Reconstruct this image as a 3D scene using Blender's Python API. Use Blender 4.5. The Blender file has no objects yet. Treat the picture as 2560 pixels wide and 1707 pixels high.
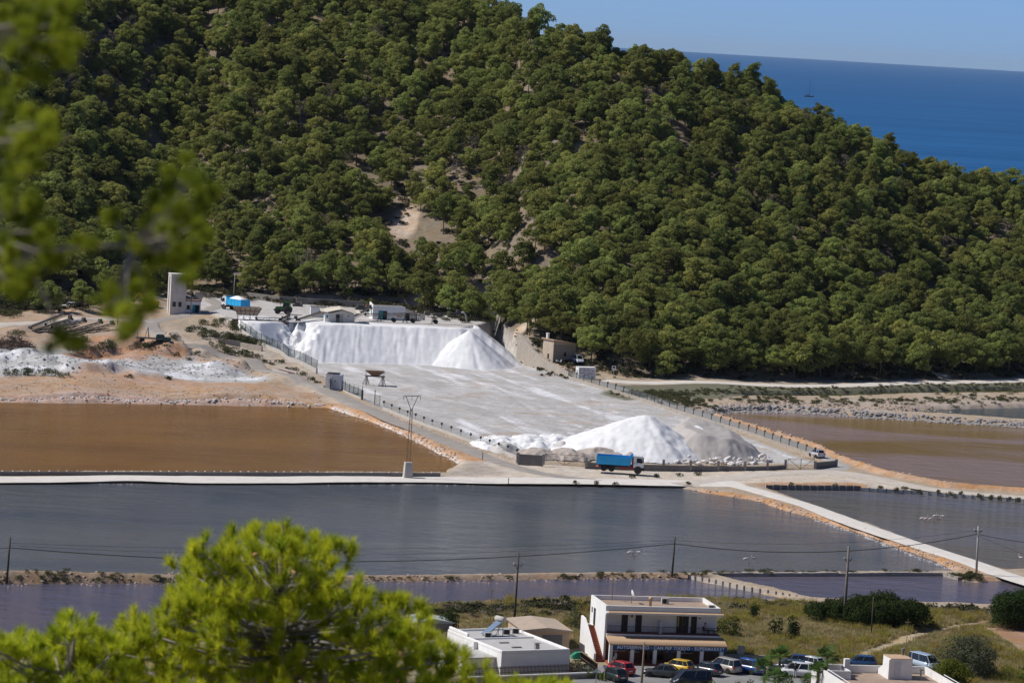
import bpy, math, random
import numpy as np
from mathutils import Vector, Matrix

random.seed(7)
scene = bpy.context.scene
col = scene.collection
PI = math.pi
R = math.radians

# ------------------------------------------------------------------ camera
F_PX, CAM_H = 9000.0, 75.0
PITCH, ROLL = math.atan(764 / F_PX), R(3.36)
_r0 = Vector((1, 0, 0)); _d = Vector((0, math.cos(PITCH), -math.sin(PITCH))); _u0 = _r0.cross(_d)
_r = math.cos(ROLL) * _r0 + math.sin(ROLL) * _u0
_u = -math.sin(ROLL) * _r0 + math.cos(ROLL) * _u0
cam_data = bpy.data.cameras.new('camera')
cam = bpy.data.objects.new('camera', cam_data); col.objects.link(cam)
cam.matrix_world = Matrix(((_r.x, _u.x, -_d.x, 0), (_r.y, _u.y, -_d.y, 0), (_r.z, _u.z, -_d.z, CAM_H), (0, 0, 0, 1)))
cam_data.sensor_width = 36.0
cam_data.lens = 36.0 * F_PX / 2560
cam_data.clip_start = 0.5; cam_data.clip_end = 120000
cam_data.dof.use_dof = True
cam_data.dof.focus_distance = 640
cam_data.dof.aperture_fstop = 5.6
scene.camera = cam

# ------------------------------------------------------------------ sky and sun
SUN_EL, SUN_AZ = R(47), R(2)          # sun stands to the left, a little beyond the scene
world = bpy.data.worlds.new('World'); scene.world = world; world.use_nodes = True
wn = world.node_tree.nodes; wl = world.node_tree.links
sky = wn.new('ShaderNodeTexSky'); sky.sky_type = 'NISHITA'; sky.sun_disc = False
sky.sun_elevation = SUN_EL; sky.sun_rotation = -(PI / 2 - SUN_AZ)
sky.altitude = 0; sky.air_density = 0.33; sky.dust_density = 0.42; sky.ozone_density = 10.0
wl.new(sky.outputs[0], wn['Background'].inputs[0]); wn['Background'].inputs[1].default_value = 0.128
sun_vec = Vector((-math.cos(SUN_AZ) * math.cos(SUN_EL), math.sin(SUN_AZ) * math.cos(SUN_EL), math.sin(SUN_EL)))
sl = bpy.data.lights.new('sun', 'SUN'); sl.energy = 4.5; sl.angle = R(0.53); sl.color = (1.0, 0.955, 0.89)
so = bpy.data.objects.new('sun', sl); col.objects.link(so)
so.rotation_euler = sun_vec.to_track_quat('Z', 'Y').to_euler(); so.location = (-400, 300, 500)
scene.view_settings.view_transform = 'Standard'; scene.view_settings.look = 'None'
scene.view_settings.exposure = 0.0; scene.view_settings.gamma = 1.0
scene.render.engine = 'CYCLES'
scene.cycles.use_denoising = True
scene.cycles.max_bounces = 6; scene.cycles.diffuse_bounces = 3; scene.cycles.glossy_bounces = 3
scene.cycles.transmission_bounces = 3; scene.cycles.transparent_max_bounces = 8
scene.cycles.volume_bounces = 0
scene.cycles.caustics_reflective = False; scene.cycles.caustics_refractive = False

# ------------------------------------------------------------------ geometry from the survey of the photograph
def G(px, py, z=0.0):
    v = _d * F_PX + _r * (px - 1280) - _u * (py - 853.5)
    t = (z - CAM_H) / v.z
    return Vector((v.x * t, v.y * t, z))

def at(px, py, y):
    v = _d * F_PX + _r * (px - 1280) - _u * (py - 853.5)
    t = y / v.y
    return Vector((v.x * t, y, CAM_H + v.z * t))

# ------------------------------------------------------------------ numpy noise
def _hash(i, j, s):
    n = (i * 374761393 + j * 668265263 + s * 974634777) & 0xFFFFFFFF
    n = ((n ^ (n >> 13)) * 1274126177) & 0xFFFFFFFF
    return ((n ^ (n >> 16)) & 0xFFFF) / 65535.0

def vn(x, y, s=0):
    x = np.asarray(x, float); y = np.asarray(y, float)
    i = np.floor(x).astype(np.int64); j = np.floor(y).astype(np.int64)
    fx = x - i; fy = y - j; fx = fx * fx * (3 - 2 * fx); fy = fy * fy * (3 - 2 * fy)
    a = _hash(i, j, s); b = _hash(i + 1, j, s); c = _hash(i, j + 1, s); d = _hash(i + 1, j + 1, s)
    return (a * (1 - fx) + b * fx) * (1 - fy) + (c * (1 - fx) + d * fx) * fy

def fbm(x, y, s=0, o=4):
    t = 0; a = 0.5
    for k in range(o):
        t = t + a * vn(x * 2 ** k, y * 2 ** k, s + k * 17); a *= 0.5
    return t / (1 - 0.5 ** o)

def sstep(a, b, x):
    t = np.clip((x - a) / (b - a), 0, 1)
    return t * t * (3 - 2 * t)

def seg_dist(x, y, pts, closed):
    best = np.full(np.shape(x), 1e18); n = len(pts)
    for k in range(n if closed else n - 1):
        ax, ay = pts[k]; bx, by = pts[(k + 1) % n]
        dx, dy = bx - ax, by - ay; L = dx * dx + dy * dy + 1e-12
        t = np.clip(((x - ax) * dx + (y - ay) * dy) / L, 0, 1)
        best = np.minimum(best, (x - ax - t * dx) ** 2 + (y - ay - t * dy) ** 2)
    return np.sqrt(best)

def inside(x, y, pts):
    r = np.zeros(np.shape(x), bool); n = len(pts)
    for k in range(n):
        ax, ay = pts[k]; bx, by = pts[(k + 1) % n]
        c = ((ay > y) != (by > y)) & (x < (bx - ax) * (y - ay) / (by - ay + 1e-12) + ax)
        r ^= c
    return r

def sdist(x, y, pts):                       # positive inside
    d = seg_dist(x, y, pts, True)
    return np.where(inside(x, y, pts), d, -d)

def plan(px, z=0.2):
    return [tuple(G(a, b, z)[:2]) for a, b in px]

# ------------------------------------------------------------------ the salt pans (outline of each sheet of water)
PANS = {
 'brown': [(-90, 1004), (0, 1006), (300, 1009), (600, 1014), (814, 1019), (860, 1033), (910, 1047), (961, 1067), (1010, 1088), (1053, 1111), (1109, 1140), (1146, 1158), (1128, 1168), (1105, 1181), (800, 1181), (400, 1180), (-90, 1179)],
 'channel': [(-90, 994), (0, 996), (300, 999), (600, 1004), (700, 1009), (700, 1012), (600, 1010.5), (300, 1005.5), (0, 1002.5), (-90, 1001)],
 'slate': [(-90, 1208), (400, 1209), (900, 1210), (1300, 1211), (1560, 1213), (1700, 1221), (1774, 1234), (1878, 1249), (1959, 1275), (2066, 1306), (2181, 1345), (2329, 1401), (2384, 1428), (2358, 1430), (2100, 1432), (1774, 1433), (1710, 1434), (1500, 1434), (1200, 1438), (960, 1443), (600, 1446), (0, 1446), (-90, 1446)],
 'mauve': [(1781, 1041), (1810, 1031), (1848, 1027), (1959, 1028), (2070, 1035), (2218, 1045), (2440, 1058), (2560, 1067), (2680, 1076), (2680, 1240), (2560, 1229), (2366, 1219), (2218, 1190), (2118, 1158), (2055, 1127), (2033, 1120), (1922, 1085), (1829, 1059)],
 'teal': [(2225, 1031), (2329, 1024), (2560, 1019), (2680, 1017), (2680, 1060), (2560, 1052), (2403, 1041), (2277, 1034)],
 'green': [(1811, 995), (1866, 991), (2070, 985.5), (2300, 979), (2560, 974), (2680, 971), (2680, 987), (2560, 989), (2255, 991), (2070, 996.6), (1885, 1000)],
 'dusk': [(1915, 1222), (2151, 1224), (2300, 1233), (2560, 1253), (2680, 1263), (2680, 1425), (2560, 1423), (2514, 1426), (2477, 1416), (2329, 1371), (2181, 1312), (2033, 1266), (1959, 1234)],
 'violet': [(-90, 1457), (0, 1457), (600, 1456), (960, 1453), (1300, 1449), (1500, 1447), (1700, 1446), (1730, 1450), (1860, 1474), (1960, 1496), (1930, 1505), (1800, 1505), (1600, 1508), (1460, 1512), (1300, 1522), (1139, 1538), (1040, 1552), (960, 1600), (850, 1640), (-90, 1650)],
 'lilac': [(1800, 1441), (2358, 1438), (2410, 1452), (2440, 1456), (2506, 1450), (2560, 1465), (2640, 1492), (2600, 1512), (2477, 1513), (2310, 1509), (2150, 1500), (2030, 1497), (1985, 1482), (1880, 1460)],
}
PANS_W = {k: plan(v, 0.0) for k, v in PANS.items()}

# ------------------------------------------------------------------ the shape of the land
TERR_Z, YARD_Z = 8.3, 0.8
CTRL = [(0, 1195, .3), (600, 1196, .3), (1100, 1195, .3), (1400, 1200, .4), (1700, 1210, .4), (2000, 1180, .8), (2560, 1242, .5), (2560, 1450, .5), (2200, 1330, .5),
 (1100, 1444, .5), (0, 1450, .5), (1700, 1440, .5), (2060, 1110, .8), (1900, 1070, .8), (2560, 1058, .6), (2200, 1010, .7), (1700, 1010, .8), (2560, 950, .9), (2000, 955, .9), (1600, 960, .9), (1500, 980, .8),
 (0, 990, .5), (400, 994, .5), (800, 1010, .6), (0, 950, 1.5), (500, 950, 1.5), (760, 975, 1.1), (60, 900, 3.0), (250, 900, 2.8), (450, 925, 2.0), (620, 945, 1.6),
 (1150, 1120, .8), (1000, 1056, .9), (850, 989, 1.2), (790, 962, 1.9), (705, 935, 2.8), (600, 898, 4.2), (488, 858, 5.8), (410, 833, 6.6), (372, 805, 7.2),
 (250, 800, 6.8), (100, 790, 6.8), (0, 812, 6.2), (0, 855, 5.0), (200, 868, 4.3), (350, 866, 4.5), (470, 880, 4.2), (330, 840, 6.0), (550, 900, 3.2), (640, 925, 2.2),
 (550, 780, 8.0), (520, 750, 8.4), (440, 735, 8.8), (200, 740, 9.0), (0, 740, 9.0), (640, 870, 4.2), (560, 830, 6.5), (790, 930, 2.3),
 (700, 790, 8.3), (900, 790, 8.3), (1100, 803, 8.3), (700, 760, 8.3), (900, 762, 8.5), (1000, 770, 8.6), (1200, 805, 7.8),
 (1280, 850, 6.0), (1340, 885, 4.0), (1400, 912, 2.6), (1440, 940, 1.3), (1500, 950, 1.0), (1470, 920, 1.6)]
CT = np.array([tuple(G(a, b, z)) for a, b, z in CTRL])
LANE_W = [tuple(G(a, b, z)[:2]) for a, b, z in [(1000, 1056, .9), (850, 989, 1.2), (790, 962, 1.9), (705, 935, 2.8), (600, 898, 4.2), (488, 858, 5.8), (410, 833, 6.6), (372, 805, 7.2), (462, 788, 8), (550, 770, 8.3)]]
YARD = plan([(1294, 1143), (2040, 1160), (1711, 1037), (1599, 1000), (1421, 943)], YARD_Z) + [(-4.0, 840.0), (-4.0, 868), (-80, 868), (-62.5, 803), (-40.6, 752), (-24.6, 701)]
TERR = [(-63.5, 800.0), (-48, 802), (-30, 809.5), (-12, 812), (-8, 822), (-4.5, 838), (-14, 866), (-72, 866), (-76, 840)]
# hill: foot line and crest line as functions of the bearing x / y
_foot = [(-120, 762), (0, 752), (200, 742), (420, 712), (560, 732), (760, 752), (1000, 772), (1250, 815), (1330, 872), (1430, 915), (1560, 942), (1800, 948), (2200, 950), (2560, 940), (2700, 936)]
_sky = [(-200, -170), (200, -150), (500, -130), (800, -95), (1000, -62), (1130, -22), (1250, 6), (1330, 37), (1420, 72), (1540, 113), (1640, 128), (1720, 142), (1796, 178), (1885, 192), (1960, 245), (2010, 272), (2100, 298), (2200, 338), (2250, 372), (2300, 400), (2420, 426), (2560, 448), (2700, 470)]
_fa, _fy, _fz = [], [], []
for a, b in _foot:
    zf = float(np.interp(a, [900, 1250, 1330, 1430, 1540], [8.5, 7.2, 4.6, 2.2, 1.2]))
    p = G(a, b, zf); _fa.append(p.x / p.y); _fy.append(p.y)
_ra, _ry, _rz = [], [], []
for a, b in _sky:
    br = (a - 1280) / F_PX
    yf = float(np.interp(br, _fa, _fy)); yr = yf + 190 if a > 1300 else yf + 205
    if a > 1900: yr = yf + 190 - (a - 1900) * 0.08
    p = at(a, b, yr); _ra.append(p.x / p.y); _ry.append(yr); _rz.append(p.z - 6.6)

RIDGE = plan([(1775, 1036), (1826, 1055), (1935, 1085), (2050, 1124), (2110, 1152), (2214, 1189), (2370, 1216), (2560, 1229), (2680, 1238)], .5)
MOUNDS = [(*G(a, b, z)[:2], rx, ry, hh) for a, b, z, rx, ry, hh in [(425, 882, 4.0, 6, 6, 2.3), (395, 868, 4.4, 4, 5, 1.6), (205, 874, 4.0, 8, 5, 1.7), (300, 872, 4.2, 6, 5, 1.6), (215, 930, 2.3, 7, 5, 1.7), (120, 905, 3, 9, 7, 1.3), (20, 895, 3.2, 8, 6, 1.2), (350, 938, 2, 8, 4, .9), (540, 915, 2.8, 4, 3, .5), (640, 950, 1.6, 4, 3, .4), (760, 990, 1.0, 5, 3, .5)]]

def hill_rise(x, y):
    y1 = np.maximum(y, 1.0); a = x / y1
    yf = np.interp(a, _fa, _fy); yr = np.interp(a, _ra, _ry); zr = np.interp(a, _ra, _rz)
    t = (y - yf) / (yr - yf)
    up = np.clip(t, 0, 1); prof = up * (0.72 + 0.5 * up - 0.22 * up * up)
    down = np.clip(t - 1, 0, 3)
    rise = zr * prof - down * 55 - np.clip(down, 0, .4) ** 2 * 30
    bumps = (fbm(x / 38, y / 46, 3) - .5) * 11 * np.clip(up * 4, 0, 1) * (1 - up ** 4)
    return np.where(t > 0, rise + bumps, 0), t

def h(x, y, pans=True):
    x = np.asarray(x, float); y = np.asarray(y, float)
    # land between the pans and round the salt works
    w = np.zeros(x.shape); z = np.zeros(x.shape)
    for cx, cy, cz in CT:
        q = 1.0 / (((x - cx) * 1.6) ** 2 + (y - cy) ** 2 + 4.0) ** 1.8
        w += q; z += q * cz
    z = z / w
    near = np.interp(y, [-80, 10, 30, 80, 160, 260, 340, 384, 452, 478, 500], [72, 69, 65, 51, 33, 15, 5, 2.3, 2.1, .9, .5])
    k = sstep(470, 500, y)
    z = near * (1 - k) + z * k
    # rough ground left of the works
    rough = sstep(725, 760, y) * (1 - sstep(-62, -45, x + (y - 800) * .37))
    lane = sstep(4, 14, seg_dist(x, y, LANE_W, False))
    z = z + rough * lane * (fbm(x / 7, y / 11, 11) - .45) * 2.2
    # spoil mounds and cut banks
    for mx, my, rx, ry, hh in MOUNDS:
        e = np.sqrt(((x - mx) / rx) ** 2 + ((y - my) / ry) ** 2) + (fbm(x / 2.2, y / 3.2, 13) - .5) * .8
        z = z + hh * (1 - sstep(.45, 1.0, e))
    dr = seg_dist(x, y, RIDGE, False); z = z + .75 * (1 - sstep(.3, 1.7, dr + (vn(x / 1.1, y / 1.9, 15) - .5) * .8))
    rise, t = hill_rise(x, y)
    z = z * np.clip(1 - t, 0, 1) ** 1.0 * (t > 0) + z * (t <= 0) + rise
    d = sdist(x, y, YARD); z = z + (YARD_Z - z) * sstep(-0.6, 0.6, d)
    d = sdist(x, y, TERR); z = z + (TERR_Z - z) * sstep(-0.5, 0.5, d)
    z = z + (fbm(x / 2.6, y / 4, 21) - .5) * .12
    if pans:
        for k2, p in PANS_W.items():
            wv = 1.6 if k2 not in ('channel', 'green') else 1.0
            d = sdist(x, y, p) + (vn(x / 1.7, y / 2.4, 5) - .5) * .9
            m = np.where(d > -1e3, sstep(-wv, wv, d), 0)
            z = z * (1 - m) + (-0.75) * m
    return np.where(y > 1500, -4.0, np.maximum(z, -4.0))

def hz(x, y, pans=True):
    return float(h(np.array([x]), np.array([y]), pans)[0])

_T = np.linspace(380, 1330, 1900)
def hit(px, py, pans=False):
    v = _d * F_PX + _r * (px - 1280) - _u * (py - 853.5)
    xs = v.x / v.y * _T; zs = CAM_H + v.z / v.y * _T
    hh = h(xs, _T, pans)
    k = np.nonzero(hh >= zs)[0]
    if len(k) == 0: return G(px, py, 0.0)
    k = max(1, k[0]); a = hh[k - 1] - zs[k - 1]; b = hh[k] - zs[k]; f = a / (a - b) if a != b else 0
    y = _T[k - 1] + (_T[k] - _T[k - 1]) * f
    return Vector((v.x / v.y * y, y, CAM_H + v.z / v.y * y))

# ------------------------------------------------------------------ materials
MATS = {}
def lin(c):
    return tuple(((v / 255) / 12.92 if v / 255 <= .04045 else ((v / 255 + .055) / 1.055) ** 2.4) for v in c)

def mat(name, c1, c2=None, scale=3.0, rough=.8, bump=0.0, bscale=None, metal=0.0, spec=.3, detail=6, coat=0.0, rnd=0.0, emit=None):
    if name in MATS: return MATS[name]
    m = bpy.data.materials.new(name); m.use_nodes = True
    nt = m.node_tree; n = nt.nodes; l = nt.links; b = n['Principled BSDF']
    b.inputs['Roughness'].default_value = rough; b.inputs['Metallic'].default_value = metal
    b.inputs['Specular IOR Level'].default_value = spec
    if coat: b.inputs['Coat Weight'].default_value = coat; b.inputs['Coat Roughness'].default_value = .06
    tc = n.new('ShaderNodeTexCoord')
    if c2 is None: c2 = tuple(v * .82 for v in c1)
    nz = n.new('ShaderNodeTexNoise'); nz.inputs['Scale'].default_value = scale; nz.inputs['Detail'].default_value = detail
    nz.inputs['Roughness'].default_value = .6
    l.new(tc.outputs['Object'], nz.inputs['Vector'])
    rp = n.new('ShaderNodeValToRGB'); rp.color_ramp.elements[0].position = .3; rp.color_ramp.elements[1].position = .7
    rp.color_ramp.elements[0].color = (*c2, 1); rp.color_ramp.elements[1].color = (*c1, 1)
    l.new(nz.outputs['Fac'], rp.inputs[0]); out = rp.outputs[0]
    if rnd:
        oi = n.new('ShaderNodeObjectInfo'); hs = n.new('ShaderNodeHueSaturation')
        mr = n.new('ShaderNodeMapRange'); mr.inputs[3].default_value = 1 - rnd; mr.inputs[4].default_value = 1 + rnd
        l.new(oi.outputs['Random'], mr.inputs[0]); l.new(mr.outputs[0], hs.inputs['Value']); l.new(out, hs.inputs['Color']); out = hs.outputs[0]
    l.new(out, b.inputs['Base Color'])
    if bump:
        bp = n.new('ShaderNodeBump'); bp.inputs['Strength'].default_value = bump; bp.inputs['Distance'].default_value = .05
        n2 = n.new('ShaderNodeTexNoise'); n2.inputs['Scale'].default_value = bscale or scale * 4; n2.inputs['Detail'].default_value = 5
        l.new(tc.outputs['Object'], n2.inputs['Vector']); l.new(n2.outputs['Fac'], bp.inputs['Height']); l.new(bp.outputs[0], b.inputs['Normal'])
    if emit:
        b.inputs['Emission Color'].default_value = (*emit, 1); b.inputs['Emission Strength'].default_value = 1
    MATS[name] = m
    return m

def foliage(name, c1, c2, rnd=.25, trans=.3, scale=.6, hue=.02):
    if name in MATS: return MATS[name]
    m = bpy.data.materials.new(name); m.use_nodes = True
    nt = m.node_tree; n = nt.nodes; l = nt.links; n.remove(n['Principled BSDF'])
    tc = n.new('ShaderNodeTexCoord'); nz = n.new('ShaderNodeTexNoise'); nz.inputs['Scale'].default_value = scale; nz.inputs['Detail'].default_value = 4
    l.new(tc.outputs['Object'], nz.inputs['Vector'])
    rp = n.new('ShaderNodeValToRGB'); rp.color_ramp.elements[0].position = .3; rp.color_ramp.elements[1].position = .7
    rp.color_ramp.elements[0].color = (*c2, 1); rp.color_ramp.elements[1].color = (*c1, 1); l.new(nz.outputs['Fac'], rp.inputs[0])
    oi = n.new('ShaderNodeObjectInfo'); hs = n.new('ShaderNodeHueSaturation')
    a = n.new('ShaderNodeMapRange'); a.inputs[3].default_value = 1 - rnd; a.inputs[4].default_value = 1 + rnd
    l.new(oi.outputs['Random'], a.inputs[0]); l.new(a.outputs[0], hs.inputs['Value'])
    mu = n.new('ShaderNodeMath'); mu.operation = 'MULTIPLY'; mu.inputs[1].default_value = 7.31; fr = n.new('ShaderNodeMath'); fr.operation = 'FRACT'
    l.new(oi.outputs['Random'], mu.inputs[0]); l.new(mu.outputs[0], fr.inputs[0])
    c = n.new('ShaderNodeMapRange'); c.inputs[3].default_value = .5 - hue; c.inputs[4].default_value = .5 + hue
    l.new(fr.outputs[0], c.inputs[0]); l.new(c.outputs[0], hs.inputs['Hue']); l.new(rp.outputs[0], hs.inputs['Color'])
    d = n.new('ShaderNodeBsdfDiffuse'); t = n.new('ShaderNodeBsdfTranslucent'); mx = n.new('ShaderNodeMixShader'); mx.inputs[0].default_value = trans
    l.new(hs.outputs[0], d.inputs[0]); l.new(hs.outputs[0], t.inputs[0]); l.new(d.outputs[0], mx.inputs[1]); l.new(t.outputs[0], mx.inputs[2])
    l.new(mx.outputs[0], n['Material Output'].inputs[0])
    MATS[name] = m
    return m

# ------------------------------------------------------------------ mesh building
class MB:
    def __init__(s): s.v = []; s.f = []; s.m = []; s.mi = 0
    def add(s, vs, fs):
        o = len(s.v); s.v += [tuple(q) for q in vs]; s.f += [tuple(i + o for i in q) for q in fs]; s.m += [s.mi] * len(fs); return s
    def box(s, x0, x1, y0, y1, z0, z1, M=None):
        vs = [Vector(q) for q in ((x0, y0, z0), (x1, y0, z0), (x1, y1, z0), (x0, y1, z0), (x0, y0, z1), (x1, y0, z1), (x1, y1, z1), (x0, y1, z1))]
        if M is not None: vs = [M @ q for q in vs]
        return s.add(vs, [(3, 2, 1, 0), (4, 5, 6, 7), (0, 1, 5, 4), (1, 2, 6, 5), (2, 3, 7, 6), (3, 0, 4, 7)])
    def bar(s, a, b, w, hgt=None):          # square bar from a to b
        a = Vector(a); b = Vector(b); d = b - a; q = d.to_track_quat('Z', 'Y'); M = Matrix.Translation(a) @ q.to_matrix().to_4x4()
        hh = (hgt or w) / 2
        return s.box(-w / 2, w / 2, -hh, hh, 0, d.length, M)
    def tube(s, pts, rad, n=6, cap=True):
        pts = [Vector(p) for p in pts]
        if not hasattr(rad, '__len__'): rad = [rad] * len(pts)
        vs = []; fs = []
        for i, p in enumerate(pts):
            t = (pts[min(i + 1, len(pts) - 1)] - pts[max(i - 1, 0)])
            if t.length < 1e-9: t = Vector((0, 0, 1))
            t.normalize(); a = Vector((1, 0, 0)) if abs(t.x) < .8 else Vector((0, 1, 0))
            e1 = t.cross(a).normalized(); e2 = t.cross(e1)
            for k in range(n):
                an = 2 * PI * k / n; vs.append(p + (e1 * math.cos(an) + e2 * math.sin(an)) * rad[i])
        for i in range(len(pts) - 1):
            for k in range(n):
                a = i * n + k; b = i * n + (k + 1) % n; fs.append((a, a + n, b + n, b))
        if cap:
            fs.append(tuple(range(n))); fs.append(tuple(range((len(pts) - 1) * n + n - 1, (len(pts) - 1) * n - 1, -1)))
        return s.add(vs, fs)
    def lathe(s, prof, n=12, M=None):       # prof [(r,z)]
        vs = []; fs = []
        for r_, z_ in prof:
            for k in range(n):
                a = 2 * PI * k / n; q = Vector((r_ * math.cos(a), r_ * math.sin(a), z_)); vs.append(M @ q if M is not None else q)
        for i in range(len(prof) - 1):
            for k in range(n): a = i * n + k; b = i * n + (k + 1) % n; fs.append((a, b, b + n, a + n))
        fs.append(tuple(range(n - 1, -1, -1))); fs.append(tuple((len(prof) - 1) * n + k for k in range(n)))
        return s.add(vs, fs)
    def prism(s, poly, a, b, ax='y'):       # outline poly extruded from a to b along ax
        n = len(poly); mk = {'y': lambda p, t: (p[0], t, p[1]), 'x': lambda p, t: (t, p[0], p[1]), 'z': lambda p, t: (p[0], p[1], t)}[ax]
        vs = [mk(p, a) for p in poly] + [mk(p, b) for p in poly]
        fs = [tuple(range(n)), tuple(range(2 * n - 1, n - 1, -1))] + [(i, i + n, (i + 1) % n + n, (i + 1) % n) for i in range(n)]
        return s.add(vs, fs)
    def mesh(s, name, mats, smooth=False):
        me = bpy.data.meshes.new(name); me.from_pydata([tuple(v) for v in s.v], [], s.f)
        for m_ in (mats if isinstance(mats, (list, tuple)) else [mats]): me.materials.append(m_)
        if any(s.m): me.polygons.foreach_set('material_index', s.m)
        if smooth: me.polygons.foreach_set('use_smooth', [True] * len(me.polygons))
        me.update()
        return me
    def build(s, name, mats, parent=None, smooth=False, fix=True):
        me = s.mesh(name, mats, smooth)
        if fix:
            import bmesh
            bm = bmesh.new(); bm.from_mesh(me); bmesh.ops.recalc_face_normals(bm, faces=bm.faces); bm.to_mesh(me); bm.free()
        return link(name, me, parent)

def link(name, me, parent=None):
    o = bpy.data.objects.new(name, me); col.objects.link(o)
    if parent is not None: o.parent = parent
    return o

def tag(o, label=None, cat=None, group=None, kind=None):
    if label: o['label'] = label
    if cat: o['category'] = cat
    if group: o['group'] = group
    if kind: o['kind'] = kind
    return o

def thing(name, label, cat, loc=(0, 0, 0), rz=0.0, group=None):
    o = bpy.data.objects.new(name, None); col.objects.link(o); o.empty_display_size = .2
    o.location = loc; o.rotation_euler = (0, 0, rz)
    return tag(o, label, cat, group)

def copy_tree(o, parent=None):
    c = o.copy(); col.objects.link(c); c.parent = parent
    for ch in list(o.children): copy_tree(ch, c)
    return c

def npmesh(name, verts, faces, mats, smooth=False, mi=None):
    """faces: (n,3) or (n,4) array"""
    verts = np.asarray(verts, np.float32); faces = np.asarray(faces, np.int32); k = faces.shape[1]
    me = bpy.data.meshes.new(name); me.vertices.add(len(verts)); me.vertices.foreach_set('co', verts.ravel())
    me.loops.add(faces.size); me.loops.foreach_set('vertex_index', faces.ravel())
    me.polygons.add(len(faces)); me.polygons.foreach_set('loop_start', np.arange(0, faces.size, k, dtype=np.int32))
    for m_ in (mats if isinstance(mats, (list, tuple)) else [mats]): me.materials.append(m_)
    if mi is not None: me.polygons.foreach_set('material_index', np.asarray(mi, np.int32))
    if smooth: me.polygons.foreach_set('use_smooth', np.ones(len(faces), bool))
    me.update(calc_edges=True); me.validate()
    return me

def grid_faces(nx, ny):
    i, j = np.meshgrid(np.arange(nx - 1), np.arange(ny - 1)); a = (j * nx + i).ravel()
    return np.stack([a, a + 1, a + nx + 1, a + nx], 1)
# ------------------------------------------------------------------ ground sheet
BARE = [(1010, 560, 7, 16), (1020, 500, 5, 6), (780, 468, 5, 4), (1460, 372, 4.5, 7), (1500, 470, 5, 3), (1385, 690, 6, 10), (1420, 640, 4, 7), (1330, 365, 3, 2), (640, 390, 3, 3), (960, 378, 3, 3), (2420, 655, 4, 5), (1200, 530, 4, 2), (640, 730, 7, 4), (860, 715, 8, 3), (560, 715, 6, 4), (1310, 820, 5, 5), (2350, 935, 5, 6), (1770, 915, 4, 5), (1080, 760, 6, 6), (1440, 560, 2.5, 3), (1560, 610, 3, 2)]
BARE_W = []
for a, b, rx, ry in BARE:
    q = hit(a, b); BARE_W.append((q.x, q.y, rx * .55, ry * .5))

def bare_mask(x, y):
    m = np.zeros(np.shape(x))
    for bx, by, rx, ry in BARE_W:
        dd = np.sqrt(((x - bx) / rx) ** 2 + ((y - by) / ry) ** 2) + (fbm(x / 4, y / 6, 31) - .5) * .9
        m = np.maximum(m, 1 - sstep(.75, 1.15, dd))
    return m

def hplan(px):
    return [tuple(hit(a, b)[:2]) for a, b in px]

gx = np.concatenate([np.arange(-420, -130, 10), np.arange(-130, 132, .72), np.arange(140, 430, 10)])
gy = np.concatenate([np.arange(-80, 396, 7), np.arange(396, 905, 1.0), np.arange(907, 1160, 3), np.arange(1170, 1520, 12)])
X, Y = np.meshgrid(gx, gy)
Z = h(X, Y)

# what the land is made of, region by region (real surface colours)
C = np.zeros(X.shape + (3,)); C[:] = (.40, .32, .235)
def paint(mask, c):
    C[:] = C * (1 - mask[..., None]) + np.array(c) * mask[..., None]
def pzone(px, c, soft=1.5, n=1.6, world=None):
    p = world or hplan(px)
    d = sdist(X, Y, p) + (fbm(X / 3.5, Y / 5, 41) - .5) * 2 * n
    paint(sstep(-soft, soft, d), c)
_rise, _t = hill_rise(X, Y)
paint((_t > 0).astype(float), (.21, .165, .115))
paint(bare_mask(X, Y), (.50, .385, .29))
near_land = 1 - sstep(468, 480, Y)
paint(near_land, (.33, .275, .165))
paint(near_land * sstep(.5, .62, fbm(X / 5, Y / 11, 51)), (.34, .26, .175))
paint(near_land * sstep(.52, .66, fbm(X / 3, Y / 8, 57)), (.27, .25, .11))
pzone([(2400, 1545), (2640, 1560), (2640, 1720), (2560, 1640), (2500, 1590), (2440, 1560)], (.36, .22, .14), 2, 2)
pzone([(-100, 935), (-100, 1006), (400, 1008), (820, 1022), (900, 1040), (900, 1000), (760, 945), (640, 955), (400, 940), (200, 930)], (.43, .295, .20), 3, 3)
pzone([(-100, 985), (-100, 1006), (400, 1008), (720, 1014), (700, 1000), (300, 985)], (.50, .36, .29), 2, 2)
pzone([(-100, 780), (-100, 850), (150, 850), (330, 850), (390, 840), (375, 800), (420, 790), (400, 745), (200, 745), (0, 745)], (.41, .30, .215), 3, 3)
pzone([(-100, 865), (180, 868), (250, 880), (330, 888), (470, 890), (560, 905), (640, 940), (680, 955), (560, 958), (430, 955), (330, 940), (160, 935), (-100, 930)], (.43, .42, .40), 2, 4)
sl_m = sdist(X, Y, hplan([(-100, 868), (180, 870), (330, 890), (520, 897), (640, 937), (680, 952), (560, 955), (430, 950), (330, 930), (160, 928), (-100, 925)]))
paint(sstep(-1, 2, sl_m) * .8, (.47, .465, .455))
paint(sstep(-1, 2, sl_m) * sstep(.46, .60, fbm(X / 6, Y / 3.0, 61)), (.66, .66, .68))
paint(sstep(-1, 2, sl_m) * sstep(.52, .60, fbm(X / 3, Y / 4, 63)) * .7, (.30, .31, .31))
pzone([(180, 925), (270, 912), (330, 930), (480, 952), (640, 962), (480, 968), (300, 955), (200, 942)], (.44, .29, .2), 2, 3)
pzone([(230, 842), (330, 838), (420, 850), (470, 890), (330, 895), (160, 885), (170, 860)], (.42, .25, .16), 2, 4)
pzone([(480, 875), (560, 885), (640, 925), (600, 930), (500, 900)], (.52, .33, .2), 1.5, 2)
YARD_D = sdist(X, Y, YARD)
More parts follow.
